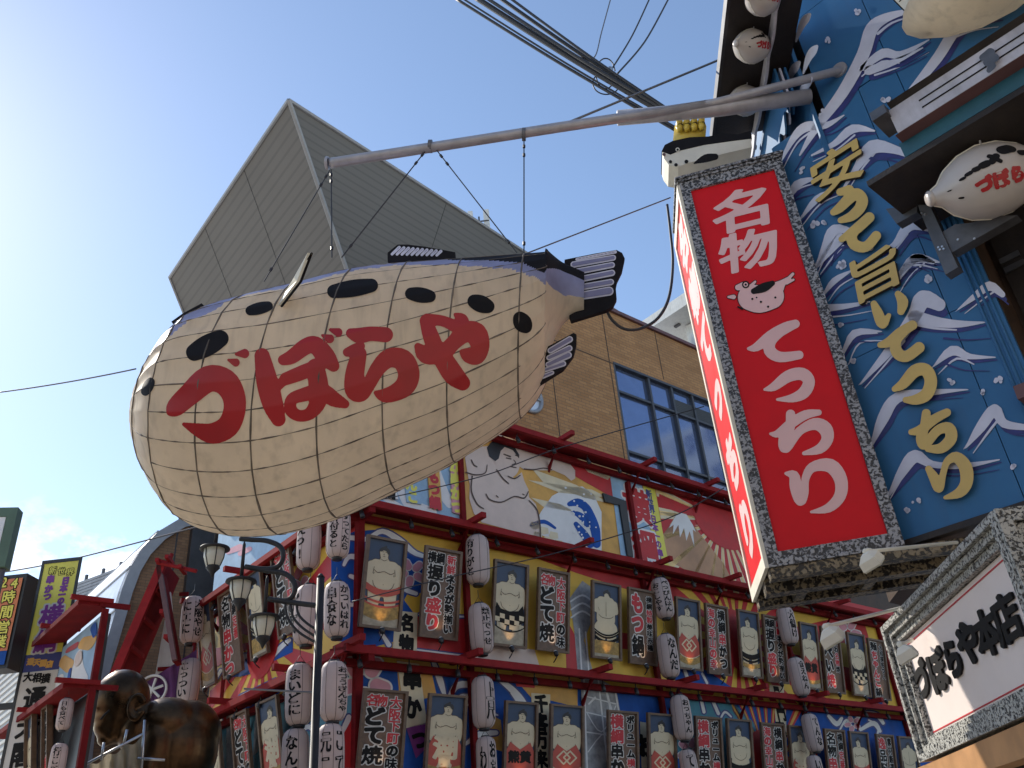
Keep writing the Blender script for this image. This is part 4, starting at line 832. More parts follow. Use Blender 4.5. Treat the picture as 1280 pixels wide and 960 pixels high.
LET = [K1([[(262, 835, 14), (290, 810, 38), (350, 755, 46), (430, 690, 54), (500, 702, 54), (540, 760, 48), (545, 830, 45), (515, 900, 46), (450, 930, 42), (385, 915, 26), (322, 890, 7)], [(518, 606, 4), (550, 617, 15)], [(554, 580, 6), (590, 578, 17)]]),
       K1([[(668, 588, 30), (690, 700, 44), (715, 800, 42), (740, 868, 28)], [(725, 735, 16), (760, 700, 18)], [(762, 606, 20), (800, 592, 28), (860, 548, 32), (905, 540, 34), (950, 590, 38), (985, 632, 22)], [(772, 690, 24), (850, 660, 28), (925, 625, 24), (945, 600, 22)], [(905, 640, 36), (918, 720, 40), (915, 790, 34), (880, 842, 24), (830, 852, 22), (795, 825, 24), (800, 780, 22), (850, 760, 26), (930, 745, 32), (985, 778, 30), (1035, 800, 16)], [(935, 497, 4), (968, 512, 16)], [(970, 472, 5), (1005, 484, 16)]]),
       K1([[(1062, 488, 18), (1100, 498, 30), (1150, 490, 28), (1215, 494, 30)], [(1046, 572, 16), (1080, 560, 22), (1105, 545, 16)], [(1098, 580, 30), (1080, 660, 38), (1076, 735, 38), (1105, 752, 34), (1140, 715, 26), (1180, 645, 30), (1230, 598, 38), (1290, 605, 44), (1318, 660, 44), (1305, 715, 42), (1260, 748, 34), (1210, 762, 26), (1172, 750, 8)]]),
       K2([[(292, 545, 12), (330, 582, 36), (400, 575, 34), (450, 530, 30), (500, 485, 40), (548, 488, 46), (568, 540, 38), (555, 588, 32), (520, 585, 30), (486, 568, 8)], [(328, 432, 24), (350, 500, 32), (375, 560, 34), (410, 610, 40), (450, 670, 42), (490, 706, 30)], [(335, 428, 24), (400, 432, 20), (470, 462, 24)], [(458, 404, 6), (488, 426, 22), (500, 455, 18)]])]
for L in LET: fish_paint('lettering', 'letter_red', [[(x, y, r + (1.1 if r > 3 else .5)) for x, y, r in q_] for q_ in L])
def ell(cx, cy, rx, ry, rot, k=5): a = math.radians(rot); e = (rx - ry); return [[(cx - e * math.cos(a) * (1 - 2 * i / k), cy - e * math.sin(a) * (1 - 2 * i / k), ry * (.72 + .28 * math.sin(math.pi * (i + .5) / (k + 1)))) for i in range(k + 1)]]
for Kf, e in ((K1, (425, 542, 112, 47, -28)), (K1, (655, 378, 68, 27, -14)), (K1, (1070, 289, 122, 38, -9)), (K2, (304, 318, 76, 34, 8)), (K2, (573, 357, 70, 38, 20)), (K1, (163, 724, 48, 24, -62))):
    fish_paint('spot', 'fish_black', Kf(ell(*e)), .007)
fish_paint('spot', 'fish_black', K2([[(745, 420, 30), (757, 440, 40), (770, 458, 28)]]), .007)
for i in HOOPS:                                   # hoops and battens under the cloth, printed through as dark welts
    mb = MB(); mb.tube([fish_pt(i, p, .0) for p in np.linspace(0, 2 * math.pi, 84, endpoint=False)], [.006 + .006 * abs(math.sin(k * .7)) * random.random() for k in range(84)], 6, closed=True); mb.build('hoop', 'seam', fish, True)
for j in range(NST):
    p = 2 * math.pi * j / NST; x1 = 10.6 if j % 2 == 0 else 9.05; x0 = 2.0 if j % 2 == 0 else 3.0
    xs = np.linspace(x0, x1, 70); mb = MB(); mb.tube([fish_pt(x, p, -.002) for x in xs], [.003 + .006 * random.random() ** 2 for _ in xs], 5); mb.build('batten', 'seam', fish, True)
mb = MB(); mb.tube([fish_pt(2.0, p, 0) for p in np.linspace(0, 2 * math.pi, 60, endpoint=False)], .010, 6, closed=True); mb.build('hoop', 'seam', fish, True)
# fins
def fin(name, outline, slots, Kf, th=.05, side=0.):
    pts = [midpx(*p[:2], side) for p in Kf([outline])[0]]; mb = MB(); mb.prism([p - FN * th / 2 for p in pts], FN * th); o = mb.build(name, 'fish_black', fish)
    for st in slots:
        st = Kf([st])[0]
        for grow, mat_, off in ((0, 'fin_light', th / 2 + .004), (-1.6, 'fin_lilac', th / 2 + .008)):
            V, Fc = strokes_mesh([st], .9, grow, sm=False)
            if len(Fc):
                mb = MB(); mb.add([midpx(x, y, side) + FN * off for x, y in V], Fc); mb.build('fin_ray', mat_, o)
fin('tail_fin', [(945, 165), (1080, 138), (1175, 122), (1200, 135), (1212, 160), (1200, 215), (1178, 260), (1172, 290), (1176, 340), (1160, 372), (1130, 390), (975, 437), (962, 405), (972, 385), (985, 372), (968, 350), (974, 325), (985, 305), (960, 290), (960, 270), (972, 250), (948, 230), (950, 205), (962, 195), (944, 180)],
    [[(985, 188, 14), (1160, 158, 13)], [(985, 222, 14), (1155, 190, 13)], [(990, 258, 14), (1155, 225, 14)], [(1000, 292, 14), (1150, 266, 14)], [(1012, 328, 18), (1142, 306, 20)], [(1000, 165, 7), (1170, 132, 7)]], K2)
fin('anal_fin', [(868, 552), (985, 490), (998, 498), (998, 540), (985, 590), (940, 650), (818, 726), (840, 650), (858, 600)], [[(882, 570, 13), (968, 520, 14)], [(876, 602, 12), (966, 560, 14)], [(872, 632, 12), (962, 590, 15)], [(860, 656, 10), (940, 628, 12)], [(846, 686, 10), (890, 668, 9)]], K2)
fin('dorsal_fin', [(160, 134), (205, 98), (250, 98), (330, 108), (460, 132), (462, 170), (160, 170)], [[(180 + i * 22, 142 + i * .5, 6), (212 + i * 22 - i * 1.5, 112 + i * 1.9, 7)] for i in range(10)], K2)
root = on_fish(352, 383, 0); mb = MB()
A, B_, C_ = root, on_fish(361, 366, 0), root + (EYE - root) / np.linalg.norm(EYE - root) * .45
tip = EYE + ray(389.5, 317) * np.linalg.norm(C_ - EYE); mid_ = EYE + ray(376, 352) * (np.linalg.norm(C_ - EYE) + .15); mid2 = EYE + ray(372, 348) * (np.linalg.norm(C_ - EYE) + .2)
mb.prism([A, B_, mid2, tip, mid_], FA * .035 + FU * .01); o = mb.build('pectoral_fin', 'trim_cream', fish)
mb = MB(); mb.tube([A, mid_, tip, mid2, B_], .012, 6); mb.build('fin_edge', 'fish_black', o)
mb = MB(); far = [midpx(x, y, -.25) for x, y in ((214, 402), (228, 392), (252, 379), (256, 383), (240, 396), (216, 404))]; mb.prism(far, FN * -.35); mb.build('pectoral_fin', 'fish_black', fish)

PB = np.array([3.323, 7.606, 0.]); BW = Plane(PB, 135, 1)
# the boom, in the plane of the fish
boom = thing('steel_boom', midpx(995, 122), 'long grey steel pipe boom reaching out from the blue building', 'boom')
mb = MB(); mb.tube([midpx(412, 204), midpx(420, 203), midpx(700, 159), midpx(905, 128)], .058, 16); mb.build('boom_pipe', 'steel', boom, True)
mb = MB(); mb.lathe([(0, .074), (.03, .074)], midpx(412, 204) - FA * -.012, FA, 16); mb.build('end_cap', 'steel', boom)
mb = MB(); mb.tube([midpx(772, 147.5, -.05), midpx(900, 136, -.06), midpx(1012, 120.5, -.06)], .088, 16); mb.build('sleeve_pipe', 'steel', boom, True)
for x, y, t in ((538, 183, .075), (655, 168, .075)):
    mb = MB(); mb.lathe([(-.02, t), (.02, t)], midpx(x, y), FA, 14); mb.build('clamp', 'wire_grey', boom)
mb = MB(); mb.tube([midpx(868, 134), midpx(900, 127, .02), BW.px(1050, 88, .03)], .05, 12); mb.build('strut', 'steel', boom, True)
mb = MB(); mb.lathe([(0, .09), (.03, .09)], BW.px(1050, 88, .0), BW.n, 14); mb.build('strut_flange', 'steel', boom)
WIRES = [((414, 212), (415, 322)), ((412, 213), (330, 352)), ((534, 186), (427, 322)), ((546, 188), (646, 316)), ((655, 175), (655, 320))]
for a, b in WIRES:
    mb = MB(); pa, pb = midpx(*a), midpx(*b); mb.tube([pa, pb], .007, 5)
    for t in (.06, .14, .9): mb.lathe([(-.02, .016), (.02, .016)], pa + (pb - pa) * t, pb - pa, 6)
    mb.build('suspension_wire', 'wire', fish)

# ================================================================== blue seafood restaurant on the right
PB = np.array([3.323, 7.606, 0.]); BW = Plane(PB, 135, 1); SW = None
sea = thing('seafood_building', PB, 'blue corner restaurant painted with white waves and gold letters', 'building')
S2 = Plane((3.80, 8.6), 184, 1)                  # street side, set back behind the gold-letter wall
ZBOT = float(BW.px(1125, 678)[2]); UB1 = BW.uz(1267, 420)[0]; ZTOP = 12.5; ZT = float(BW.px(969, 182)[2]); UJ = .70
xy = lambda x, y, z: np.array([x, y, z])
mb = MB(); mb.prism([BW.pt(.03, ZBOT, -.05), BW.pt(UB1, ZBOT, -.05), BW.pt(UB1, ZBOT, -.5), BW.pt(7, ZBOT, -.5), BW.pt(7, ZBOT, -4), xy(5, 10.5, ZBOT), xy(3.9, 9.6, ZBOT), xy(3.72, 8.0, ZBOT)], Z * (ZT - ZBOT)); mb.build('wall', 'dark_brown', sea)
mb = MB(); mb.prism([BW.pt(UJ, ZT + .01, -.05), BW.pt(7, ZT + .01, -.05), BW.pt(7, ZT + .01, -4), xy(5, 10.5, ZT + .01), xy(3.98, 9.6, ZT + .01)], Z * (ZTOP - ZT)); mb.build('upper_wall', 'dark_brown', sea)
mb = MB(); mb.prism([BW.pt(.02, ZBOT, -.01), xy(3.70, 8.02, ZBOT), xy(3.68, 8.05, ZBOT), BW.pt(-.02, ZBOT, -.01)], Z * (ZT - ZBOT)); mb.build('wall_return', 'wall_blue', sea)
zz = [ZBOT, 6.0, ZT]; us = [0., BW.uz(1190, 400)[0], UB1]
def wpanel(pl, u0, u1, z0, z1):
    mb = MB(); mb.prism([pl.pt(u0 + .004, z0 + .004, -.045), pl.pt(u1 - .004, z0 + .004, -.045), pl.pt(u1 - .004, z1 - .004, -.045), pl.pt(u0 + .004, z1 - .004, -.045)], pl.n * .045); mb.build('wall_panel', 'wall_blue', sea)
for i in range(2):
    for j in range(2): wpanel(BW, us[i], us[i + 1], zz[j], zz[j + 1])
for u0, u1 in ((UJ, 1.5), (1.5, 3.0), (3.0, 4.6)):
    for z0, z1 in ((ZT + .01, 10.6), (10.6, ZTOP)): wpanel(BW, u0, u1, z0, z1)
wpanel(BW, UB1, 4.6, float(BW.px(1085, 233, 1.0)[2]) + .3, ZT)
for u0, u1 in ((-.9, .2), (.2, 1.44)):
    for z0, z1 in ((ZT - .6, 10.6), (10.6, ZTOP)): wpanel(S2, u0, u1, z0, z1)
mb = MB()
for k in range(3): mb.tube([BW.pt(UB1 - .05 - .05 * k, ZBOT, .004), BW.pt(UB1 - .05 - .05 * k, 7.2, .004)], .014, 8)
mb.build('corner_strip', 'wall_blue', sea, True)
mb = MB(); mb.box(BW.pt(UB1 / 2, ZBOT - .03, -.02), BW.u * UB1 / 2, BW.n * .05, Z * .028); mb.build('base_rail', 'dark_wood', sea)
# painted waves
Q6 = lambda s: zs(s, 820, 0, 2.7826); Q7 = lambda s: zs(s, 820, 300, 2.7826)
WV = [Q6(s) for s in [[(870, 40, 8), (800, 62, 16), (750, 100, 22), (720, 190, 22), (650, 320, 20), (560, 440, 14), (500, 540, 3)], [(1200, 60, 3), (1120, 72, 9), (1050, 95, 18), (980, 200, 18), (900, 300, 12), (820, 390, 3)], [(720, 236, 10), (790, 185, 16), (850, 190, 12), (950, 138, 2)], [(740, 245, 16), (830, 215, 10), (930, 165, 2)], [(430, 570, 2), (480, 478, 12), (525, 440, 17), (590, 436, 11), (655, 400, 2)], [(540, 540, 2), (620, 500, 10), (685, 448, 15), (760, 455, 3)], [(650, 660, 2), (700, 580, 12), (752, 512, 24), (830, 520, 15), (895, 548, 8)], [(458, 700, 2), (490, 642, 14), (560, 618, 3)], [(500, 765, 2), (560, 692, 12), (625, 660, 3)], [(552, 945, 2), (590, 860, 15), (622, 800, 19), (690, 805, 5)], [(770, 885, 2), (830, 850, 10), (882, 785, 18), (945, 800, 5)], [(840, 965, 3), (900, 900, 17), (985, 912, 3)]]] + \
     [Q7(s) for s in [[(560, 95, 3), (600, 40, 14), (640, -5, 18)], [(580, 195, 2), (620, 142, 11), (685, 104, 2)], [(600, 236, 13), (660, 230, 9), (745, 214, 2)], [(820, 168, 2), (860, 105, 11), (908, 62, 15), (968, 78, 3)], [(1050, 242, 2), (1110, 195, 11), (1160, 160, 16), (1205, 190, 10)], [(712, 500, 3), (790, 410, 14), (850, 335, 20), (900, 260, 24), (930, 205, 30), (985, 225, 22)], [(900, 268, 24), (980, 286, 18), (1060, 292, 12), (1145, 286, 2)], [(650, 400, 2), (690, 325, 13), (785, 318, 2)], [(965, 440, 2), (1030, 385, 17), (1090, 405, 10), (1180, 408, 2)], [(748, 720, 3), (790, 620, 20), (840, 548, 18), (960, 530, 11), (1085, 520, 2)], [(1078, 722, 3), (1130, 650, 18), (1178, 590, 19), (1210, 638, 15), (1290, 652, 10)], [(808, 892, 4), (860, 800, 18), (902, 752, 22), (960, 780, 12), (1070, 785, 10), (1195, 764, 2)]]]
sh = []; 
for s in WV:
    sh.append([[(x + 2.0 + r * .35, y + 2.5 + r * .95, max(.8, r * .72)) for x, y, r in s]])
paint('wave_shadow', 'wave_navy', sea, BW, sh, .005, strokes=True, g=1.3)
for s in list(WV):                               # dry-brush streaks beside every crest
    for k in range(2):
        dx, dy = random.uniform(-7, 9), random.uniform(5, 12) * (k + 1); q_ = s[:3] if k == 0 else s[-3:]
        paint('brush_streak', 'wave_navy' if k else 'wave_white', sea, BW, [[[(x + dx, y + dy, max(.5, r * .22)) for x, y, r in q_]]], .007 + .0015 * k, strokes=True, g=1.0)
paint('painted_wave', 'wave_white', sea, BW, [[s] + [[(x - 1.5 * k - 2, y + 3 * k, r * .35) for x, y, r in s[:3]] for k in (1,)] for s in WV], .010, strokes=True, g=1.3)
dots = []
for cx, cy in [Q6([p])[0] for p in ((550, 780), (590, 775), (640, 920), (510, 595), (580, 395), (700, 42), (800, 345), (600, 140), (910, 660), (885, 760))] + [Q7([p])[0] for p in ((655, 85), (640, 300), (690, 420), (950, 135), (1030, 490), (1190, 490), (1140, 535), (905, 908), (870, 942), (1245, 790), (740, 20))]:
    for _ in range(3): a = random.uniform(0, 6.28); q = random.uniform(1, 5); r = random.uniform(1.6, 3.4); dots.append([[(cx + q * math.cos(a), cy + q * math.sin(a) * .9, r), (cx + q * math.cos(a) + random.uniform(-2, 2), cy + q * math.sin(a) * .9 + random.uniform(-2, 2), r * .8)]])
paint('spray_dot', 'wave_white', sea, BW, dots, .012, strokes=True, g=.9)
# raised gold letters
GLET = [Q7(s) for s in ()]
def raised(name, V, Fc, parent, pl, o0, o1, mats):
    mb = MB(); solid(mb, V, Fc, lambda x, y: pl.px(x, y, o1), lambda x, y: pl.px(x, y, o0)); return mb.build(name, mats, parent)
def brush(ch, fq): return [fq(s) for s in BR[ch]]
GOLD = [[Q6(s) for s in [[(640, 668, 9), (672, 660, 12)], [(617, 738, 8), (640, 722, 12), (690, 676, 15), (716, 692, 15), (710, 722, 14), (680, 752, 12), (642, 766, 7)]]],
        [Q6(s) for s in [[(645, 832, 7), (690, 802, 13), (742, 756, 13)], [(718, 778, 12), (682, 815, 13), (690, 850, 14), (730, 858, 13), (766, 820, 12)]]],
        [Q7(s) for s in [[(758, 222, 8), (772, 255, 13), (788, 290, 13), (810, 262, 5)], [(842, 188, 8), (858, 215, 14), (852, 248, 9)]]],
        [Q7(s) for s in [[(780, 365, 7), (810, 355, 12), (850, 322, 13), (892, 296, 12)], [(868, 314, 11), (835, 350, 13), (838, 390, 15), (870, 405, 14), (915, 374, 14)]]],
        [Q7(s) for s in [[(830, 518, 7), (860, 500, 13), (900, 456, 16), (938, 452, 16), (956, 490, 16), (942, 535, 16), (905, 555, 13), (868, 556, 7)]]],
        [Q7(s) for s in [[(888, 668, 7), (920, 660, 12), (970, 622, 12), (1012, 600, 10)], [(940, 603, 11), (934, 650, 12), (922, 690, 13), (935, 712, 12), (980, 662, 12), (1018, 655, 15), (1026, 690, 15), (992, 724, 13), (946, 726, 8)]]],
        [Q7(s) for s in [[(948, 796, 8), (968, 828, 13), (984, 862, 12), (998, 815, 8), (1012, 772, 9), (1045, 756, 14), (1076, 790, 17), (1080, 842, 16), (1056, 878, 13), (1006, 896, 4)]]]]
for st in GOLD: V, Fc = strokes_mesh([[(x, y, r * 1.28 + .5) for x, y, r in q_] for q_ in st], .9); raised('gold_letter', V, Fc, sea, BW, .014, .055, ['gold', 'gold_side'])
def kanji_px(ch, cx, cy, hpx, pl, out, N=56, bold=.05, slant=0., asp=1.0):  # glyph on the plane as traced (u, z) -> world
    u, z = pl.uz(cx, cy, out); s = abs(pl.uz(cx, cy - hpx / 2, out)[1] - pl.uz(cx, cy + hpx / 2, out)[1]); V, Fc = glyph(ch, bold, N)
    return V, Fc, (lambda o: (lambda x, y: pl.pt(u + x * s * asp + y * s * slant, z + y * s, o)))
for ch, cx, cy, h in (('安', 820 + 626 / 2.7826, 586 / 2.7826, 54), ('旨', 820 + 763 / 2.7826, 300 + 112 / 2.7826, 56)):
    V, Fc, fn = kanji_px(ch, cx, cy, h * 1.12, BW, .055, asp=1.15, bold=.018, slant=.12); mb = MB(); solid(mb, V, Fc, fn(.055), fn(.014)); mb.build('gold_letter', ['gold', 'gold_side'], sea)
# deep eave over the dark bay on the right
EZ = float(BW.px(1085, 233, 1.0)[2]); EU0 = BW.uz(1085, 233, 1.0)[0]; EU1 = 6.5
eave = thing('eave', BW.pt(EU0, EZ, .5), 'dark timber eave with teal and maroon bands above the fish lantern', 'eave')
mb = MB(); mb.prism([BW.pt(EU0, EZ, 1.0), BW.pt(EU0, EZ + .06, 1.0), BW.pt(EU0 + .05, EZ + .25, .02), BW.pt(EU0 + .05, EZ - .05, .02)], BW.u * (EU1 - EU0)); mb.build('soffit', 'dark_wood', eave)
def zat(x, y, o): return float(BW.px(x, y, o)[2])
e0 = EU0 + .38
for nm, mt, o0, z0, o1, z1 in (('lower_band', 'teal', 1.0, EZ + .065, 1.02, zat(1200, 132, 1.02)), ('middle_band', 'maroon', 1.025, zat(1200, 132, 1.02) + .002, 1.16, zat(1200, 118, 1.16)), ('fascia', 'roof_white', 1.165, zat(1200, 118, 1.16) + .002, 1.2, zat(1200, 80, 1.2)), ('top_edge', 'dark_wood', 1.205, zat(1200, 80, 1.2) + .002, 1.26, zat(1200, 75, 1.24) + .03)):
    mb = MB(); mb.prism([BW.pt(e0, z0, o0), BW.pt(e0, z1, o1), BW.pt(e0, z1, .05), BW.pt(e0, z0, .05)], BW.u * (EU1 - e0)); mb.build(nm, mt, eave); e0 += .03
zf0, zf1 = zat(1200, 118, 1.16), zat(1200, 80, 1.2)
for k in range(2):
    zk = zf0 + (zf1 - zf0) * (.35 + .3 * k); mb = MB(); mb.box(BW.pt((e0 + .2 + EU1) / 2, zk, 1.165 + .035 * (.35 + .3 * k) + .002), BW.u * (EU1 - e0 - .2) / 2, BW.n * .004, Z * .006); mb.build('fascia_groove', 'ink', eave)
mb = MB(); mb.box(BW.pt(e0 - .12, zf1 - .02, 1.12), BW.u * .07, BW.n * .16, Z * .05); mb.build('gutter_end', 'grey_steel', eave)
u_, z_ = BW.uz(1238, 73, 1.2); mb = MB()
V, Fc = strokes_mesh([[(1228, 72, 4), (1238, 66, 6)], [(1234, 78, 5), (1244, 72, 5)], [(1240, 82, 5), (1236, 88, 3)]], .9); mb.add([BW.px(x, y, 1.21) for x, y in V], Fc); mb.build('eave_emblem', 'grey_steel', eave)
# steel brackets under the eave
G1 = lambda L: [(1100 + x / 5.333, 240 + y / 5.333) for x, y in L]
for nm, P, o in (('post', [(250, 85), (330, 85), (520, 500), (436, 552)], .42), ('stub', [(38, 112), (120, 100), (250, 80), (246, 135), (110, 212)], .40), ('arm', [(412, 268), (500, 215), (610, 205), (700, 178), (790, 158), (915, 155), (480, 402)], .40)):
    mb = MB(); pts = [BW.px(x, y, o) for x, y in G1(P)]; mb.prism(pts, -BW.n * .12); b_ = mb.build('bracket_' + nm, 'grey_steel', sea)
    for x, y in ([(280, 140), (300, 150), (390, 370), (415, 365), (400, 385), (425, 380)] if nm == 'post' else [(520, 318), (630, 312)] if nm == 'arm' else [(150, 130)]):
        mb = MB(); p = BW.px(*G1([(x, y)])[0], o); mb.lathe([(0, .012), (.008, .010)], p, BW.n, 8); mb.build('bolt', 'silver', b_)
# dark recessed bay: boards, small plates
for i in range(7):
    mb = MB(); u = UB1 + .05 + i * .42; mb.box(BW.pt(u + .2, (ZBOT + EZ) / 2, -.46), BW.u * .19, BW.n * .02, Z * ((EZ - ZBOT) / 2 - .02)); mb.build('bay_board', 'dark_brown' if i % 2 else 'dark_wood', sea)
for x, y in ((1262, 322), (1268, 333)):
    mb = MB(); mb.box(BW.px(x, y, -.42), BW.u * .09, BW.n * .012, Z * .03); mb.build('name_tag', 'grey_steel', sea)
mb = MB(); mb.prism([BW.px(1266, 483, .2), BW.px(1290, 474, .2), BW.px(1290, 492, .2), BW.px(1272, 499, .2)], -BW.n * .3); mb.build('small_eave_end', 'maroon', sea)
# eave over the street side with its row of fish lanterns
SZ = 10.0
se = thing('street_eave', S2.pt(1, SZ, .4), 'black street-side eave high above the red box sign', 'eave')
mb = MB(); mb.prism([S2.pt(.32, SZ, .85), S2.pt(.32, SZ + .10, .85), S2.pt(.32, SZ + .35, 0.02), S2.pt(.32, SZ + .05, 0.02)], S2.u * 3.2); mb.build('soffit', 'dark_wood', se)
mb = MB(); mb.box(S2.pt(1.92, SZ + .05, .872), S2.u * 1.6, S2.n * .02, Z * .07); mb.build('fascia', 'black_tile', se)
mb = MB(); nseg = 46; top, bot = [], []          # scalloped board behind the lanterns
for i in range(nseg + 1):
    u = -.1 + 3.2 * i / nseg; top.append(S2.pt(u, SZ - .02, .34)); bot.append(S2.pt(u, SZ - .12 - .06 * abs(math.sin(i * .37)), .34))
mb.prism(top + bot[::-1], S2.n * .03); mb.build('scalloped_board', 'roof_white', se)
for i in range(4): mb = MB(); mb.box(S2.pt(.1 + i * .8, SZ + .06, .30), S2.u * .03, S2.n * .02, Z * .10); mb.build('board_hanger', 'dark_wood', se)
for i, (o_, m_) in enumerate(((.10, 'wall_blue'), (.16, 'wave_white'), (.22, 'wall_blue'))):
    mb = MB(); nseg = 30; pts = [S2.pt(-.1 + 1.5 * k / nseg, SZ - .55 - .1 * i + .09 * math.sin(k * .9 + i), o_) for k in range(nseg + 1)]; mb.prism([S2.pt(-.1, SZ - .05, o_)] + pts + [S2.pt(1.4, SZ - .05, o_)], S2.n * .025); mb.build('wavy_valance', m_, se)
# white wave painting on the street side
sh = []
for x, y in ((1003, 30), (1012, 70), (990, 90), (1005, 110), (985, 40)):
    sh.append([[(x - 8, y + 22, 1), (x - 2, y + 4, 4), (x + 4, y - 6, 5), (x + 9, y - 12, 2)]])
paint('painted_wave', 'wave_white', sea, S2, sh, .008, strokes=True)

# ------------------------------------------------------------------ small fish lanterns
FLM = None
def fish_lantern(p, nose, length, label, up=Z, roll=0.):
    global FLM
    if FLM is None:
        prof = [(-.52, .03), (-.50, .07), (-.44, .10), (-.36, .20), (-.22, .29), (-.05, .335), (.12, .32), (.28, .25), (.40, .15), (.47, .08), (.5, .05)]
        R_ = lambda x: float(np.interp(x, [q[0] for q in prof], [q[1] for q in prof]))
        m = MB(); m.lathe(prof, (0, 0, 0), (1, 0, 0), 28); shell = m.mesh('shell', 'lantern_white', True)
        m = MB(); m.tube([(x, 0, sg * (r + .002)) for x, r in prof for sg in (1,)], .008, 5); m.tube([(x, 0, -(r + .002)) for x, r in prof], .008, 5); rim = m.mesh('rim', 'trim_cream', True)
        def wrap(V, Fc, off):
            m = MB(); m.add([((lambda r, a: (x, -r * math.cos(a), r * math.sin(a)))(R_(x) + off, y / .33)) for x, y in V], Fc); return m
        sp = []
        for cx, cy, r in ((-.30, .13, .018), (-.25, .15, .022), (-.19, .16, .026), (-.12, .17, .034), (.10, .26, .055), (.22, .20, .035), (-.34, -.10, .015), (-.40, .05, .012)):
            V, Fc = strokes_mesh([[(cx - r * .5, cy, r), (cx + r * .5, cy, r)]], .012, merge=False); sp.append(('spot', wrap(V, Fc, .004).mesh('spot', 'fish_black')))
        V, Fc = strokes_mesh([[(-.06, .17, .03), (-.01, .21, .03)], [(-.06, .23, .02), (0, .15, .02)]], .012, merge=False); sp.append(('spot', wrap(V, Fc, .004).mesh('spot', 'fish_black')))
        m = MB()
        for i, c_ in enumerate('づぼらや'):
            V, Fc = glyph(c_, .09, 24); w2 = wrap(V * np.array([.13, .15]) + np.array([-.17 + .135 * i, .0]), Fc, .005); m.add(w2.v, w2.f)
        let = m.mesh('lettering', 'letter_red')
        m = MB(); m.lathe([(-.04, .055), (-.02, .075), (.02, .07), (.03, .04)], (-.51, 0, 0), (1, 0, 0), 12); lip = m.mesh('lip', 'lantern_white', True)
        m = MB(); m.prism([(.46, -.015, .05), (.60, -.015, .13), (.64, -.015, .0), (.60, -.015, -.13), (.46, -.015, -.05)], (0, .03, 0)); tail = m.mesh('tail', 'fish_black')
        m = MB(); m.tube([(.0, 0, .33), (0, 0, .46)], .01, 6); m.tube([(.0 + .03 * math.cos(a), 0, .48 + .03 * math.sin(a)) for a in np.linspace(0, 6.28, 12)[:-1]], .007, 5, closed=True); hook = m.mesh('hook', 'silver')
        FLM = [('shell', shell), ('rim', rim)] + sp + [('lettering', let), ('lip', lip), ('tail', tail), ('hook', hook)]
    o = thing('fish_lantern', p, label, 'lantern', 'white fish lanterns of the blue restaurant')
    x = -np.asarray(nose, float); x /= np.linalg.norm(x); y = np.cross(up, x); y /= np.linalg.norm(y); z = np.cross(x, y)
    if y @ (np.asarray(p) - EYE) < 0: pass
    o.matrix_world = Matrix.Translation(Vector(p)) @ Matrix([list(r) for r in np.stack([x, y, z], 1)]).to_4x4() @ Matrix.Rotation(math.radians(roll), 4, 'X') @ Matrix.Scale(length, 4)
    for n_, me in FLM: q = bpy.data.objects.new(n_, me); COL.objects.link(q); q.parent = o
p = BW.px(1237, 226, .55); v = BW.px(1178, 242, .75) - BW.px(1290, 208, .35); fish_lantern(p, v, .98, 'white fish lantern hanging under the dark eave', roll=38)
for x, y, L, lb in ((953, 0, .55, 'fish lantern cut by the top edge, nearest under the black street eave'), (940, 58, .62, 'fish lantern second from the top in the row under the street eave'), (932, 126, .60, 'fish lantern behind the steel boom, farthest in the row')):
    fish_lantern(atz(x, y, SZ - .12 - .02 * L), S2.n * .75 + S2.u * .55 - Z * .35, L * .92, lb, roll=40)
# big fish on the wall above, cut by the frame
bf = thing('wall_fish', BW.px(1215, -20, .3), 'cream belly and striped tail of a large wall-mounted fish at the top edge', 'fish figure')
pb = BW.px(1225, -28, .35); mb = MB(); mb.lathe([(-.78, .05), (-.7, .16), (-.5, .30), (-.2, .42), (.1, .46), (.45, .42), (.8, .28), (1.0, .1)], pb, BW.u - Z * .0, 28, squash=(1, 1)); mb.build('body', 'cream', bf, True)
mb = MB(); tp = [BW.px(x, y, .35) for x, y in ((1164, 2), (1160, 20), (1164, 40), (1158, 40), (1140, 22), (1118, 0), (1112, -14), (1140, -20), (1170, -12))]; mb.prism(tp, BW.n * .03); tf = mb.build('tail_fin', 'trim_cream', bf)
for a, b in (((1158, -2), (1161, 36)), ((1152, -2), (1152, 30)), ((1147, -4), (1143, 22)), ((1142, -6), (1134, 13)), ((1137, -10), (1124, 2))):
    mb = MB(); mb.tube([BW.px(*a, .385), BW.px(*b, .385)], .006, 5); mb.build('fin_ray', 'fish_black', tf)
mb = MB(); mb.tube(tp, .012, 6, closed=True); mb.build('fin_edge', 'fish_black', tf)

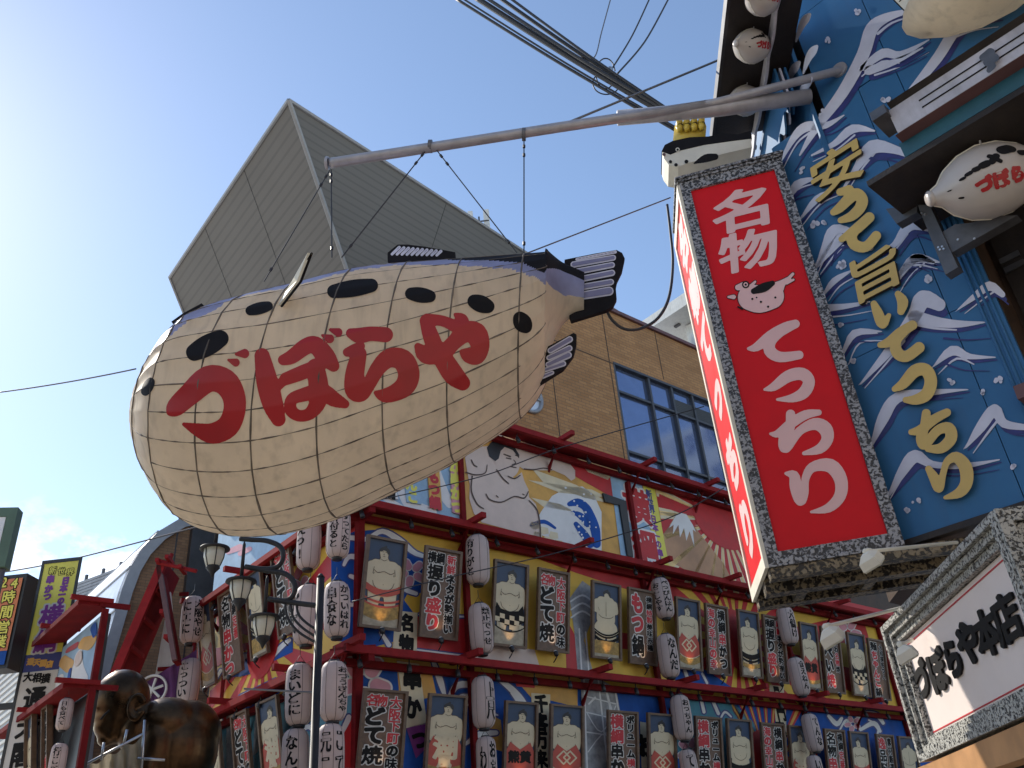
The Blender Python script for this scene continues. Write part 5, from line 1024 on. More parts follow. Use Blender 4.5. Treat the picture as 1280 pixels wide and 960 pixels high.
# ------------------------------------------------------------------ tall red box sign
RS = Plane((2.166, 7.70), 104, 1); RW_ = RS.uz(1077, 560)[0] + .105; RZ0, RZ1 = 4.02, 8.67; BK = dirv(5) * 1.1
rs = thing('box_sign', RS.pt(RW_ / 2, RZ0, 0), 'tall red box sign in a grey granite-look frame, white brush lettering', 'sign')
rp_ = lambda u, z, o=0., d=0.: RS.pt(u, z, o) + BK * d
FB = .105
mb = MB(); mb.prism([rp_(.02, RZ0 + .03, -.06), rp_(RW_ - .02, RZ0 + .03, -.06), rp_(RW_ - .02, RZ1 - .03, -.06), rp_(.02, RZ1 - .03, -.06)], BK * .93); mb.build('box', 'dark_wood', rs)
for k, (u0, u1, z0, z1) in enumerate(((0, FB, RZ0, RZ1), (RW_ - FB, RW_, RZ0, RZ1), (FB, RW_ - FB, RZ1 - FB, RZ1), (FB, RW_ - FB, RZ0, RZ0 + FB * 1.25))):
    mb = MB(); mb.prism([rp_(u0, z0), rp_(u1, z0), rp_(u1, z1), rp_(u0, z1)], -RS.n * .10); mb.build('frame_bar', 'granite', rs)
mb = MB()
for k in range(3): mb.prism([rp_(-.0 - .02 * k, RZ1 + .002 + .035 * k, .02 * k), rp_(RW_ + .02 * k, RZ1 + .002 + .035 * k, .02 * k), rp_(RW_ + .02 * k, RZ1 + .033 + .035 * k, .02 * k), rp_(-.02 * k, RZ1 + .033 + .035 * k, .02 * k)], BK * .9)
mb.build('cornice', 'granite', rs)
mb = MB(); mb.prism([rp_(FB + .002, RZ0 + FB * 1.25 + .002, -.055), rp_(RW_ - FB - .002, RZ0 + FB * 1.25 + .002, -.055), rp_(RW_ - FB - .002, RZ1 - FB - .002, -.055), rp_(FB + .002, RZ1 - FB - .002, -.055)], RS.n * .025); face = mb.build('face_panel', 'sign_red', rs)
RL = {'名': None, 'て': [[(322, 378, 5), (350, 372, 13), (400, 335, 18), (450, 306, 17), (485, 292, 13)], [(440, 314, 14), (402, 350, 15), (396, 385, 18), (432, 407, 16), (498, 400, 13)]], 'っ': [[(378, 520, 4), (410, 510, 13), (460, 474, 18), (508, 466, 19), (532, 492, 18), (515, 530, 18), (475, 550, 13), (422, 555, 4)]],
      'ち': [[(398, 674, 4), (425, 673, 12), (470, 638, 15), (520, 608, 14), (566, 600, 9)], [(468, 606, 14), (466, 650, 15), (446, 692, 17), (452, 722, 16), (500, 664, 13), (552, 640, 18), (588, 656, 21), (596, 692, 18), (570, 726, 15), (515, 742, 6)]],
      'り': [[(452, 812, 5), (480, 820, 15), (486, 860, 18), (502, 906, 16), (518, 880, 11), (520, 830, 12), (545, 790, 15), (606, 785, 21), (642, 832, 20), (640, 890, 18), (600, 932, 14), (540, 946, 4)]]}
for st in ('て', 'っ', 'ち', 'り'):
    V, Fc = strokes_mesh([[(x, y, r * 1.15) for x, y, r in Q7(s)] for s in RL[st]], .9); mb = MB(); mb.add([RS.px(x, y, -.024) for x, y in V], Fc); mb.build('lettering', 'sign_pink', face)
for ch, cx, cy, h in (('名', 925, 262, 54), ('物', 935, 312, 52)):
    V, Fc, fn = kanji_px(ch, cx, cy, h * 1.0, RS, -.024, bold=.028, asp=1.2, slant=.15); mb = MB(); mb.add([fn(-.024)(x, y) for x, y in V], Fc); mb.build('lettering', 'sign_pink', face)
# fish emblem
for mat_, grow, o_ in (('ink', .9, -.024), ('sign_pink', 0, -.021)):
    V, Fc = strokes_mesh([Q7([(330, 200, 45), (360, 205, 48), (400, 195, 45)]), Q7([(420, 170, 24), (440, 150, 12), (462, 135, 8)]), Q7([(450, 145, 6), (476, 118, 5)]), Q7([(455, 150, 5), (478, 138, 4)]), Q7([(285, 165, 10), (305, 160, 14)]), Q7([(252, 198, 4), (270, 198, 8)]), Q7([(345, 145, 4), (330, 160, 6)])], .9, grow); mb = MB(); mb.add([RS.px(x, y, o_) for x, y in V], Fc); mb.build('emblem', mat_, face)
for L, mat_, o_ in (([[(312, 155, 13)]], 'ink', -.018), ([[(312, 155, 8)]], 'sign_pink', -.0165), ([[(312, 155, 4)]], 'ink', -.015), ([[(340, 178, 10), (375, 165, 16), (405, 150, 9)]], 'ink', -.018), ([[(335, 205, 4)]], 'ink', -.018), ([[(365, 215, 4)]], 'ink', -.018), ([[(415, 200, 4)]], 'ink', -.018), ([[(390, 232, 4)]], 'ink', -.018), ([[(350, 200, 3)]], 'ink', -.018), ([[(285, 232, 3), (300, 240, 3)]], 'ink', -.018)):
    V, Fc = strokes_mesh([Q7(s) for s in L], .6); mb = MB(); mb.add([RS.px(x, y, o_) for x, y in V], Fc); mb.build('emblem_mark', mat_, face)
# narrow end facing the street
SN = np.cross(BK, Z); SN /= np.linalg.norm(SN); SN = -SN if SN @ RS.u > 0 else SN
sp_ = lambda d, z, o: rp_(0, z, 0, d) + SN * o
for d0_, d1_, z0, z1 in ((0.0, .07, RZ0, RZ1), (.93, 1.0, RZ0, RZ1), (.07, .93, RZ0, RZ0 + .12), (.07, .93, RZ1 - .12, RZ1)):
    mb = MB(); mb.prism([sp_(d0_, z0, .002), sp_(d1_, z0, .002), sp_(d1_, z1, .002), sp_(d0_, z1, .002)], SN * .035); mb.build('end_trim', 'trim_cream', rs)
mb = MB(); mb.prism([sp_(.071, RZ0 + .121, .002), sp_(.929, RZ0 + .121, .002), sp_(.929, RZ1 - .121, .002), sp_(.071, RZ1 - .121, .002)], SN * .015); endp = mb.build('end_panel', 'sign_red', rs)
mb = MB()
for i, c_ in enumerate('名物てっちり'):
    V, Fc = glyph(c_, .07, 34); zc = RZ1 - .45 - .72 * i; mb.add([sp_(.5 - x * .62, zc + y * .6, .020) for x, y in V], Fc)
mb.build('end_lettering', 'sign_pink', endp)
# underside: beams of the supporting frame
for d0_, d1_, z0, z1 in ((.02, .14, RZ0 - .10, RZ0 - .004), (.36, .50, RZ0 - .13, RZ0 + .02), (.86, 1.0, RZ0 - .10, RZ0 + .02)):
    mb = MB(); mb.prism([rp_(-.0, z0, 0, d0_), rp_(RW_ + .55, z0, 0, d0_), rp_(RW_ + .55, z0, 0, d1_), rp_(0, z0, 0, d1_)], Z * (z1 - z0)); mb.build('bottom_beam', 'granite_coarse', rs)
for u in (.32, .95):
    mb = MB(); mb.prism([rp_(u, RZ0 - .09, 0, .502), rp_(u + .1, RZ0 - .09, 0, .502), rp_(u + .1, RZ0 - .09, 0, .858), rp_(u, RZ0 - .09, 0, .858)], Z * .08); mb.build('cross_beam', 'granite_coarse', rs)
# carved fish with a yellow fist riding on top
cf = thing('fish_figure', RS.px(880, 200, -.2), 'carved black and cream fish lying on top of the red box sign', 'fish figure')
CF = [(828, 190), (832, 182), (842, 177), (862, 173), (885, 172), (905, 168), (922, 169), (938, 165), (940, 184), (905, 192), (870, 201), (848, 208), (836, 206), (830, 198)]
mb = MB(); mb.prism([RS.px(x, y, -.12) for x, y in CF], BK * .35); mb.build('body', 'trim_cream', cf)
mb = MB(); mb.prism([RS.px(x, y, -.115) for x, y in ((827, 189), (831, 181), (841, 176), (862, 171.5), (885, 170.5), (905, 167), (922, 168), (939, 163), (940, 173), (915, 176), (880, 181), (850, 188), (838, 193))], BK * .37); mb.build('back', 'fish_black', cf)
for x, y, r, m_ in ((847, 187, 2.6, 'trim_cream'), (847, 187, 1.5, 'ink'), (838, 202, 2, 'ink'), (845, 206, 2.2, 'ink'), (858, 202, 2.4, 'ink'), (830, 193, 2, 'maroon')):
    V, Fc = strokes_mesh([[(x, y, r)]], .5); mb = MB(); mb.add([RS.px(a, b, -.110 + (.004 if m_ == 'ink' else 0)) for a, b in V], Fc); mb.build('mark', m_, cf)
V, Fc = strokes_mesh([[(868, 204, 1), (882, 198, 5), (894, 196, 4)]], .6); mb = MB(); mb.add([RS.px(a, b, -.108) for a, b in V], Fc); mb.build('fin', 'fish_black', cf)
fy = thing('fist_figure', RS.px(864, 174, -.25), 'yellow fist figure on the carved fish at the sign top', 'fist figure')
mb = MB(); mb.prism([RS.px(x, y, -.2) for x, y in ((841, 178), (843, 158), (848, 152), (880, 150), (883, 158), (881, 174))], BK * .22); mb.build('hand', 'fist_yellow', fy, True)
for i in range(4):
    a = RS.px(849 + i * 9.2, 156.5 - i * .8, -.17); b = RS.px(850 + i * 9.2, 165 - i * .8, -.17); mb = MB(); mb.tube([a - BK * .1, a, (a + b) / 2 + RS.n * .03, b], [.035, .045, .045, .03], 10); mb.build('finger', 'fist_yellow', fy, True)
    mb = MB(); V, Fc = strokes_mesh([[(846 + i * 9.2, 157.5 - i * .8, .5), (850 + i * 9.2, 154.5 - i * .8, 1.1), (854 + i * 9, 156.5 - i * .8, .5)]], .4); mb.add([RS.px(x, y, -.11) for x, y in V], Fc); mb.build('knuckle_line', 'ink', fy)

# ------------------------------------------------------------------ framed shop sign at lower right
_p = at(1100, 785, 6.5); FS = Plane(_p, 184, 1); FW = FS.uz(1240, 642)[0]; FZ1 = float(_p[2]); FZ0 = float(FS.px(1152, 952)[2])
fs = thing('shop_sign', FS.pt(FW / 2, FZ0, -.4), 'white shop sign with black brush lettering in a stepped mottled frame', 'sign')
fp = lambda u, z, o: FS.pt(u, z, o)
mb = MB(); mb.prism([fp(.03, FZ0 + .03, -.13), fp(FW - .03, FZ0 + .03, -.13), fp(FW - .03, FZ1 - .03, -.13), fp(.03, FZ1 - .03, -.13)], -FS.n * .75); mb.build('box', 'dark_wood', fs)
for k in range(3):
    i0 = .043 * k; t = .040; o1 = .0 - .028 * k; dpt = .12 - .03 * k
    for u0, u1, z0, z1 in ((i0, i0 + t, FZ0 + i0, FZ1 - i0), (FW - i0 - t, FW - i0, FZ0 + i0, FZ1 - i0), (i0 + t, FW - i0 - t, FZ1 - i0 - t, FZ1 - i0), (i0 + t, FW - i0 - t, FZ0 + i0, FZ0 + i0 + t)):
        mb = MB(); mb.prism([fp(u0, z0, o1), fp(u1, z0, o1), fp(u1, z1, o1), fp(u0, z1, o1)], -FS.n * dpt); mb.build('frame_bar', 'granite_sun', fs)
iu = .131; mb = MB(); mb.prism([fp(iu, FZ0 + iu, -.115), fp(FW - iu, FZ0 + iu, -.115), fp(FW - iu, FZ1 - iu, -.115), fp(iu, FZ1 - iu, -.115)], FS.n * .02); sface = mb.build('face_panel', 'sign_white', fs)
for z in (FZ0 + iu + .02, FZ1 - iu - .03):
    mb = MB(); mb.box(fp(FW / 2, z, -.093), FS.u * (FW / 2 - iu - .01), FS.n * .002, Z * .0035); mb.build('red_line', 'ink_red', sface)
K8 = lambda x, y: (820 + x / 2.7826, 615 + y / 2.7826)
for ch, x, y, h, asp in (('づ', 920, 650, 168, 1.15), ('ぼ', 978, 620, 178, 1.25), ('ら', 1030, 578, 170, 1.2), ('や', 1082, 524, 188, 1.3), ('本', 1148, 488, 200, 1.4), ('店', 1214, 440, 212, 1.32)):
    V, Fc, fn = kanji_px(ch, *K8(x, y), h / 2.7826, FS, -.08, bold=(.055 if ord(ch) < 0x3100 else .035), asp=asp); mb = MB(); solid(mb, V, Fc, fn(-.078), fn(-.092)); mb.build('lettering', ['ink', 'ink'], sface)
NE = Plane(fp(FW, 0, 0), 94, 1)                  # near end of the same box
for k in range(3):
    i0 = .07 * k; t = .066; o1 = .0 - .025 * k
    for u0, u1, z0, z1 in ((.004 + i0, i0 + t, FZ0 + i0, FZ1 - i0), (.9 - i0 - t, .9 - i0, FZ0 + i0, FZ1 - i0), (i0 + t, .9 - i0 - t, FZ1 - i0 - t, FZ1 - i0), (i0 + t, .9 - i0 - t, FZ0 + i0, FZ0 + i0 + t)):
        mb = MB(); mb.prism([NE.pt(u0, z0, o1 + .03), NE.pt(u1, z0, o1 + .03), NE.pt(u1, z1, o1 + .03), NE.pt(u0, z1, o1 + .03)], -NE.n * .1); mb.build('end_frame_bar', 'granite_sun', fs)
mb = MB(); mb.prism([NE.pt(.21, FZ0 + .21, -.06), NE.pt(.69, FZ0 + .21, -.06), NE.pt(.69, FZ1 - .21, -.06), NE.pt(.21, FZ1 - .21, -.06)], NE.n * .02); mb.build('end_panel', 'sign_white', fs)
# lintel and dark front under the sign
lin = thing('shop_facade', FS.pt(FW / 2, 0, -.5), 'dark shop facade with an orange timber lintel under the framed sign', 'facade')
zl = float(FS.px(1230, 945, -.03)[2]); mb = MB(); mb.box(FS.pt(FW / 2 + .3, zl, -.09), FS.u * (FW / 2 + .9), FS.n * .07, Z * .07); mb.build('lintel', 'orange_wood', lin)
mb = MB(); mb.prism([FS.pt(-.6, 0, -.45), FS.pt(FW + 1.2, 0, -.45), FS.pt(FW + 1.2, 0, -1.4), FS.pt(-.6, 0, -1.4)], Z * (FZ1 - .15)); mb.build('front_wall', 'dark_wood', lin)
mb = MB(); mb.prism([FS.pt(.05, FZ0 - .25, -.2), FS.pt(FW, FZ0 - .25, -.2), FS.pt(FW, FZ0 - .25, -.44), FS.pt(.05, FZ0 - .25, -.44)], Z * .2); mb.build('soffit', 'dark_brown', lin)

# ------------------------------------------------------------------ arm lamps lighting the signs
def arm_lamp(head, foot, tilt, label):
    head, foot = np.asarray(head), np.asarray(foot); d = head - foot; L = np.linalg.norm(d); d /= L
    o = thing('arm_lamp', foot, label, 'lamp', 'cream arm lamps over the signs'); mb = MB(); mb.tube([foot, head - d * .12, head - d * .04], [.011, .011, .013], 8); mb.build('arm', 'trim_cream', o, True)
    mb = MB(); mb.lathe([(-.03, .012), (-.02, .018), (.035, .018), (.04, .012)], head - d * .06, d, 10); mb.build('knuckle', 'trim_cream', o, True)
    a = tilt / np.linalg.norm(tilt); mb = MB(); sd_ = np.cross(a, d); sd_ /= np.linalg.norm(sd_); fw_ = np.cross(sd_, a)
    c0 = head + a * .012; c1 = head + a * .085; q = lambda c, k1, k2: [c + sd_ * k1 + fw_ * k2, c - sd_ * k1 + fw_ * k2, c - sd_ * k1 - fw_ * k2, c + sd_ * k1 - fw_ * k2]
    v = q(c0, .022, .02) + q(head + a * .04, .05, .042) + q(c1, .056, .048); mb.add(v, [(0, 1, 2, 3)] + [(4 * r + i, 4 * r + (i + 1) % 4, 4 * r + 4 + (i + 1) % 4, 4 * r + 4 + i) for r in range(2) for i in range(4)]); mb.build('hood', 'trim_cream', o)
    mb = MB(); mb.prism(q(c1 + a * .001, .052, .044), a * .008); mb.build('lens', 'lamp_glass', o)
arm_lamp(FS.px(1079, 690, .45), FS.px(1196, 678, -.4), np.array([.55, .25, -.8]), 'cream arm lamp below the red box sign')
arm_lamp(FS.px(1030, 784, .75), FS.px(1126, 760, -.1), np.array([.5, .2, -.85]), 'cream arm lamp in front of the far menu panels')
arm_lamp(FS.px(1124, 806, .25), FS.px(1140, 800, -.02), np.array([.45, .1, -.9]), 'short cream lamp against the left frame of the shop sign')

# ================================================================== brick building behind
bb = thing('brick_building', FR.pt(8, 0, -3), 'tan brick building with a ribbon of dark windows behind the murals', 'building')
BO = -1.2; BT = FR.uz(762, 390, BO)[1]; BRK = Plane(PC + FR.n * BO, 48.7, 1)
UW0 = BRK.uz(766, 452)[0]; ZW1 = BRK.uz(766, 452)[1]; ZW0 = ZC - .3; UW1 = 17.4; UBL = BRK.uz(639, 525)[0]
for nm, u0, u1, z0, z1 in (('wall', UBL, UW0, 8.5, BT), ('wall', UW0, UW1 + 6, ZW1, BT), ('wall', UW1, UW1 + 6, ZB - 1.5, ZW1)):
    mb = MB(); mb.prism([BRK.pt(u0, z0, 0), BRK.pt(u1, z0, 0), BRK.pt(u1, z0, -.35), BRK.pt(u0, z0, -.35)], Z * (z1 - z0)); mb.build(nm, 'brick', bb)
mb = MB(); mb.prism([BRK.pt(UBL + .02, 0, -.36), BRK.pt(UW1 + 6, 0, -.36), BRK.pt(UW1 + 6, 0, -6), BRK.pt(UBL + .02, 0, -6)], Z * (BT - .2)); mb.build('core', 'dark_brown', bb)
mb = MB(); mb.box(BRK.pt((UBL + 23) / 2, BT + .06, -.15), BRK.u * ((23 - UBL) / 2 + .1), BRK.n * .24, Z * .06); mb.build('coping', 'maroon', bb)
for u in np.arange(UBL + 1.6, 17, 2.35):
    if True:
        mb = MB(); z0 = 8.6 if u < UW0 else ZW1 + .1; mb.box(BRK.pt(u, (z0 + BT) / 2, .004), BRK.u * .012, BRK.n * .006, Z * (BT - z0) / 2); mb.build('wall_joint', 'dark_brown', bb)
mb = MB(); zj = (BT + ZW1) / 2 - 1.0; mb.box(BRK.pt((UW0 + UBL) / 2, zj, .004), BRK.u * (UW0 - UBL) / 2, BRK.n * .006, Z * .012); mb.build('wall_joint', 'dark_brown', bb)
# curtain wall
ucol = [UW0] + [BRK.uz(x, y)[0] for x, y in ((809, 468), (838, 481), (864, 492), (892, 503))]; step = ucol[-1] - ucol[-2]; ucol += [ucol[-1] + step, ucol[-1] + 2 * step, ]
UWE = ucol[-1]; zr = [ZW0, BRK.uz(791, 565)[1], BRK.uz(774, 488)[1], ZW1]
wn = MB(); wn.box(BRK.pt((UW0 + UWE) / 2, ZW1 - .04, -.06), BRK.u * (UWE - UW0) / 2, BRK.n * .08, Z * .04); wn.build('window_head', 'mullion', bb)
for u in ucol:
    mb = MB(); mb.box(BRK.pt(u + .03, (ZW0 + ZW1) / 2, -.07), BRK.u * .04, BRK.n * .07, Z * ((ZW1 - ZW0) / 2 - .045)); mb.build('mullion', 'mullion', bb)
for z in zr[1:3]:
    for u0, u1 in zip(ucol[:-1], ucol[1:]): mb = MB(); mb.box(BRK.pt((u0 + u1) / 2 + .03, z, -.075), BRK.u * ((u1 - u0) / 2 - .045), BRK.n * .06, Z * .035); mb.build('transom', 'mullion', bb)
for i, (u0, u1) in enumerate(zip(ucol[:-1], ucol[1:])):
    for j in range(3):
        z0, z1 = zr[j] + .036, zr[j + 1] - .036 - (.05 if j == 2 else 0)
        if i in (2, 3) and j == 2: 
            zm = (z0 + z1) / 2 + .05
            for k in range(7): mb = MB(); mb.box(BRK.pt((u0 + u1) / 2 + .03, z0 + (zm - z0) * (k + .5) / 7, -.08), BRK.u * ((u1 - u0) / 2 - .05), BRK.n * .03, Z * .03); mb.build('louvre_slat', 'louver', bb)
            z0 = zm
        mb = MB(); tl = random.uniform(-.004, .004); mb.add([BRK.pt(u0 + .07, z0, -.11 + tl), BRK.pt(u1 - .01, z0, -.11 - tl), BRK.pt(u1 - .01, z1, -.11 - tl), BRK.pt(u0 + .07, z1, -.11 + tl)], [(0, 1, 2, 3)]); mb.build('pane', 'glass', bb)
# round window half hidden by the fish
uc, zc = BRK.uz(660, 497); mb = MB(); ring = [BRK.pt(uc + .42 * math.cos(a), zc + .42 * math.sin(a), .04) for a in np.linspace(0, 2 * math.pi, 32, endpoint=False)]; mb.tube(ring, .055, 8, closed=True); rw = mb.build('round_window', 'arch_trim', bb, True)
mb = MB(); mb.add([BRK.pt(uc + .40 * math.cos(a), zc + .40 * math.sin(a), .02) for a in np.linspace(0, 2 * math.pi, 28, endpoint=False)], [tuple(range(28))]); mb.build('pane', 'roof_metal', rw)
mb = MB(); mb.box(BRK.pt(uc, zc, .05), BRK.u * .4, BRK.n * .02, Z * .02); mb.build('glazing_bar', 'arch_trim', rw)

# overhanging corrugated roof structure
ap = at(361, 125, 26.0); RZ = float(ap[2]); lc = atz(212, 347, RZ); dl = (lc - ap); Ll = np.linalg.norm(dl); dl /= Ll
rc_ = atz(650, 311, RZ); dr = (rc_ - ap); dr /= np.linalg.norm(dr); Lr = 34.0
cre = (atz(431, 330, RZ - 4.0) - ap) * 1.6        # the crease runs down and inwards
M_corr('corr_left', np.array([0, 0, 1.]), .24, (.148, .148, .150)); M_corr('corr_right', np.array([0, 0, 1.]), .24, (.168, .170, .170))  # same cladding twice: the left face's shade is put into a darker colour
gr = thing('roof_canopy', (ap[0] + dr[0] * 10 + dl[0] * 10, ap[1] + dr[1] * 10 + dl[1] * 10, 0), 'grey corrugated metal roof jutting out like an inverted pyramid', 'roof')
# offsets of each face: left face moves in along dr, right face along dl
G_ = np.array([[dl @ dl, dl @ dr], [dl @ dr, dr @ dr]]); co = np.linalg.solve(G_, np.array([cre @ dl, cre @ dr])); dz = cre[2]
ab = ap + cre; re = ap + dr * Lr; rb = re + dl * co[0] + Z * dz; lbb = lc + dr * co[1] + dl * .87 * -dz + Z * dz
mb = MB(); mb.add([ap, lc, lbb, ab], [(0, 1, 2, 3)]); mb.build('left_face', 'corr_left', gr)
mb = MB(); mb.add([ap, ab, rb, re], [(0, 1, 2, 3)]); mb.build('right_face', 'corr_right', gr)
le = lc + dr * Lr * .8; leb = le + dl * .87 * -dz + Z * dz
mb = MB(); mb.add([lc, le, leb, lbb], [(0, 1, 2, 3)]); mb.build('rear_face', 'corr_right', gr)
mb = MB(); mb.add([ap + Z * .02, re + Z * .02, le + Z * .02, lc + Z * .02], [(0, 1, 2, 3)]); mb.build('roof_deck', 'grey_far', gr)
mb = MB(); nkb = [ab, rb, leb, lbb]; mb.prism([p * np.array([1, 1, 0]) for p in nkb], Z * float(ab[2] - .02)); mb.build('tower_core', 'corr_right', gr)
for a, b, r in ((ap, lc, .09), (ap, re, .09), (ap, ab, .10), (lc, lbb, .08)):
    mb = MB(); mb.tube([a, b], r, 6); mb.build('edge_trim', 'arch_trim', gr)
for t in (.33, .66): mb = MB(); a = ap + dl * Ll * t; mb.tube([a, ab + (lbb - ab) * t], .016, 4); mb.build('sheet_joint', 'louver', gr)
for t in (9, 16, 23): mb = MB(); a = ap + dr * t; mb.tube([a, a + dl * co[0] + Z * dz], .018, 4); mb.build('sheet_joint', 'louver', gr)
an = thing('antenna_mast', atz(600, 290, RZ), 'pair of small antenna panels standing on the grey roof edge', 'antenna')
for x0, x1, y0, y1 in ((586, 592, 266, 284), (606, 613, 264, 290)):
    p = (atz(x0, y1, RZ + .3) + atz(x1, y1, RZ + .3)) / 2; dd = np.linalg.norm(p - EYE) / FPX; mb = MB(); mb.box(p + Z * dd * (y1 - y0) * .7, dirv(93) * dd * (x1 - x0) / 2, dirv(3) * .12, Z * dd * (y1 - y0) * .62); mb.build('antenna_panel', 'concrete_white', an)
p = atz(600, 290, RZ); mb = MB(); mb.tube([p - Z * .1, p + Z * 1.0], .05, 6); mb.tube([p + Z * .7 - dirv(93) * .5, p + Z * .7 + dirv(93) * .5], .04, 6); mb.build('mast', 'grey_steel', an)
# pale apartment block far behind
wb = thing('apartment_block', at(880, 420, 46) * np.array([1, 1, 0]), 'pale concrete block with wide roof slab seen beside the red sign', 'building')
WP = Plane(at(861, 362, 46), 138.7, 1); wz = float(at(861, 362, 46)[2]); wu = WP.uz(803, 402)[0]
mb = MB(); mb.box(WP.pt((wu + 14) / 2, wz - .45, -3), WP.u * (14 - wu) / 2, WP.n * 3, Z * .45); mb.build('roof_slab', 'concrete_white', wb)
mb = MB(); mb.box(WP.pt((wu + 16) / 2, wz / 2 - .5, -4.7), WP.u * (12 - wu) / 2, WP.n * 3, Z * (wz / 2 - .5)); mb.build('wall', 'concrete_white', wb)
for k in range(3): mb = MB(); mb.box(WP.pt((wu + 17) / 2, wz - 3.2 - 3.0 * k, -.7), WP.u * (11 - wu) / 2, WP.n * .12, Z * .65); mb.build('balcony_wall', 'concrete_white', wb); mb = MB(); mb.box(WP.pt((wu + 17) / 2, wz - 3.9 - 3.0 * k, -1.6), WP.u * (11 - wu) / 2, WP.n * 1.0, Z * .1); mb.build('balcony_slab', 'concrete_white', wb)
mb = MB(); mb.box(WP.px(846, 404, -1.2), WP.u * .2, WP.n * .1, Z * .25); mb.build('wall_vent', 'grey_steel', wb)

# ================================================================== left side: hall, gable, statue, annex, signs
HW = Plane(at(150, 850, 27), 48.7, 1)
hall = thing('brick_hall', HW.pt(4, 0, -2), 'dark brick hall with a curved grey arch and metal barrel roof', 'building')
ARC = [(97, 970), (103, 914), (113, 875), (124, 832), (134.6, 797), (145, 762), (152, 737), (163, 708.5), (177, 685.5), (198, 664), (226.6, 647)]
arc = [HW.uz(x, y) for x, y in ARC]; u_p, z_p = arc[-1]
arc += [(u_p + 1.0, z_p + .42), (u_p + 2.2, z_p + .7), (u_p + 3.6, z_p + .8), (u_p + 5, z_p + .7)]
top_u = arc[-1][0]; inner = []
for i, (u, z) in enumerate(arc):
    a, b = arc[max(i - 1, 0)], arc[min(i + 1, len(arc) - 1)]; t = np.array([b[0] - a[0], b[1] - a[1]]); t /= np.linalg.norm(t); inner.append((u + t[1] * .32, z - t[0] * .32))
mb = MB(); mb.prism([HW.pt(u, z, -.1) for u, z in inner] + [HW.pt(top_u + 6, inner[-1][1], -.1), HW.pt(top_u + 6, 0, -.1), HW.pt(inner[0][0], 0, -.1)], -HW.n * .4); mb.build('end_wall', 'brick_dark', hall)
for i in range(len(arc) - 1):
    mb = MB(); mb.prism([HW.pt(*arc[i], 0), HW.pt(*arc[i + 1], 0), HW.pt(*inner[i + 1], 0), HW.pt(*inner[i], 0)], -HW.n * .3); mb.build('arch_segment', 'arch_trim', hall)
    mb = MB(); off = dirv(-41.3) * 14; a, b = HW.pt(*arc[i], -.02), HW.pt(*arc[i + 1], -.02); mb.add([a, b, b + off, a + off], [(0, 1, 2, 3)]); mb.build('roof_sheet', 'roof_metal', hall)
    if i % 2: mb = MB(); mb.tube([a, a + off], .04, 5); mb.build('roof_rib', 'arch_trim', hall)
mb = MB(); mb.tube([HW.pt(*arc[0], -.02) * np.array([1, 1, 0]) + Z * arc[0][1], HW.pt(*arc[0], -.02) * np.array([1, 1, 0])], .16, 6); mb.build('arch_segment', 'arch_trim', hall)
mb = MB(); mb.box(HW.px(256, 690, 0), HW.u * .5, HW.n * .12, Z * 1.6); mb.build('dark_window', 'black_tile', hall)
for x in (220, 246): mb = MB(); u, z = HW.uz(x, 690); mb.box(HW.pt(u, z - 3, -.095), HW.u * .02, HW.n * .01, Z * 5); mb.build('wall_joint', 'black_tile', hall)
# gabled entrance
GP = Plane(at(190, 800, 21), 84, 1)
gab = thing('gabled_entrance', GP.pt(1.5, 0, -.5), 'red timber gable roof over the entrance beside the bronze statue', 'entrance')
ga, gl = GP.uz(207, 708), GP.uz(146, 850); ge = (ga[0] + (ga[0] - gl[0]) * .9, ga[1] - (ga[1] - gl[1]) * .9)
for foot, nm in ((gl, 'left'), (ge, 'right')):
    t = np.array([foot[0] - ga[0], foot[1] - ga[1]]); L = np.linalg.norm(t); t /= L; nn = np.array([-t[1], t[0]]) * (1 if nm == 'left' else -1)
    q = lambda s_, k, o: GP.pt(ga[0] + t[0] * s_ + nn[0] * k, ga[1] + t[1] * s_ + nn[1] * k, o)
    mb = MB(); bw_ = .18 if nm == 'left' else .10; mb.prism([q(0, 0, .5), q(L, 0, .5), q(L, bw_, .5), q(0, bw_, .5)], -GP.n * .12); mb.build('barge_board', 'red_light' if nm == 'left' else 'maroon', gab)
    mb = MB(); mb.prism([q(0, .02, .37), q(L, .02, .37), q(L, .12, .37), q(0, .12, .37)], -GP.n * (1.15 if nm == 'left' else .4)); mb.build('roof_slope', 'red_wood', gab)
    for k in range(1, 4): mb = MB(); c = q(L * k / 4, .16, .0); mb.box(c, GP.n * .42, GP.u * .045, Z * .045); mb.build('purlin', 'red_light', gab)
mb = MB(); P = [(gl[0] + .6, gl[1] - .4), (ge[0] - .3, gl[1] - .4), (ge[0] - .3, ge[1] + .2), (ga[0], ga[1] - .4)]; mb.prism([GP.pt(u, z, -.55) for u, z in P], -GP.n * .1); inf = mb.build('infill_panel', 'concrete_white', gab)
for k in range(1, 5):
    u = gl[0] + .7 + k * .72; zt = min(ga[1] - .5, gl[1] + abs(k * .72 + .7) * (ga[1] - gl[1]) / (ga[0] - gl[0]) - .3) if u < ga[0] else ge[1] + .6; mb = MB(); mb.box(GP.pt(u, (gl[1] - .4 + zt) / 2, -.53), GP.u * .035, GP.n * .03, Z * max(.1, (zt - gl[1] + .4) / 2)); mb.build('lattice_bar', 'red_wood', gab)
for k in range(3): z = gl[1] + .3 + k * .85; u0 = gl[0] + .6 + (z - gl[1]) * (ga[0] - gl[0]) / (ga[1] - gl[1]); mb = MB(); mb.box(GP.pt((u0 + ge[0] - .4) / 2, z, -.50), GP.u * ((ge[0] - .4 - u0) / 2), GP.n * .03, Z * .04); mb.build('lattice_bar', 'red_wood', gab)
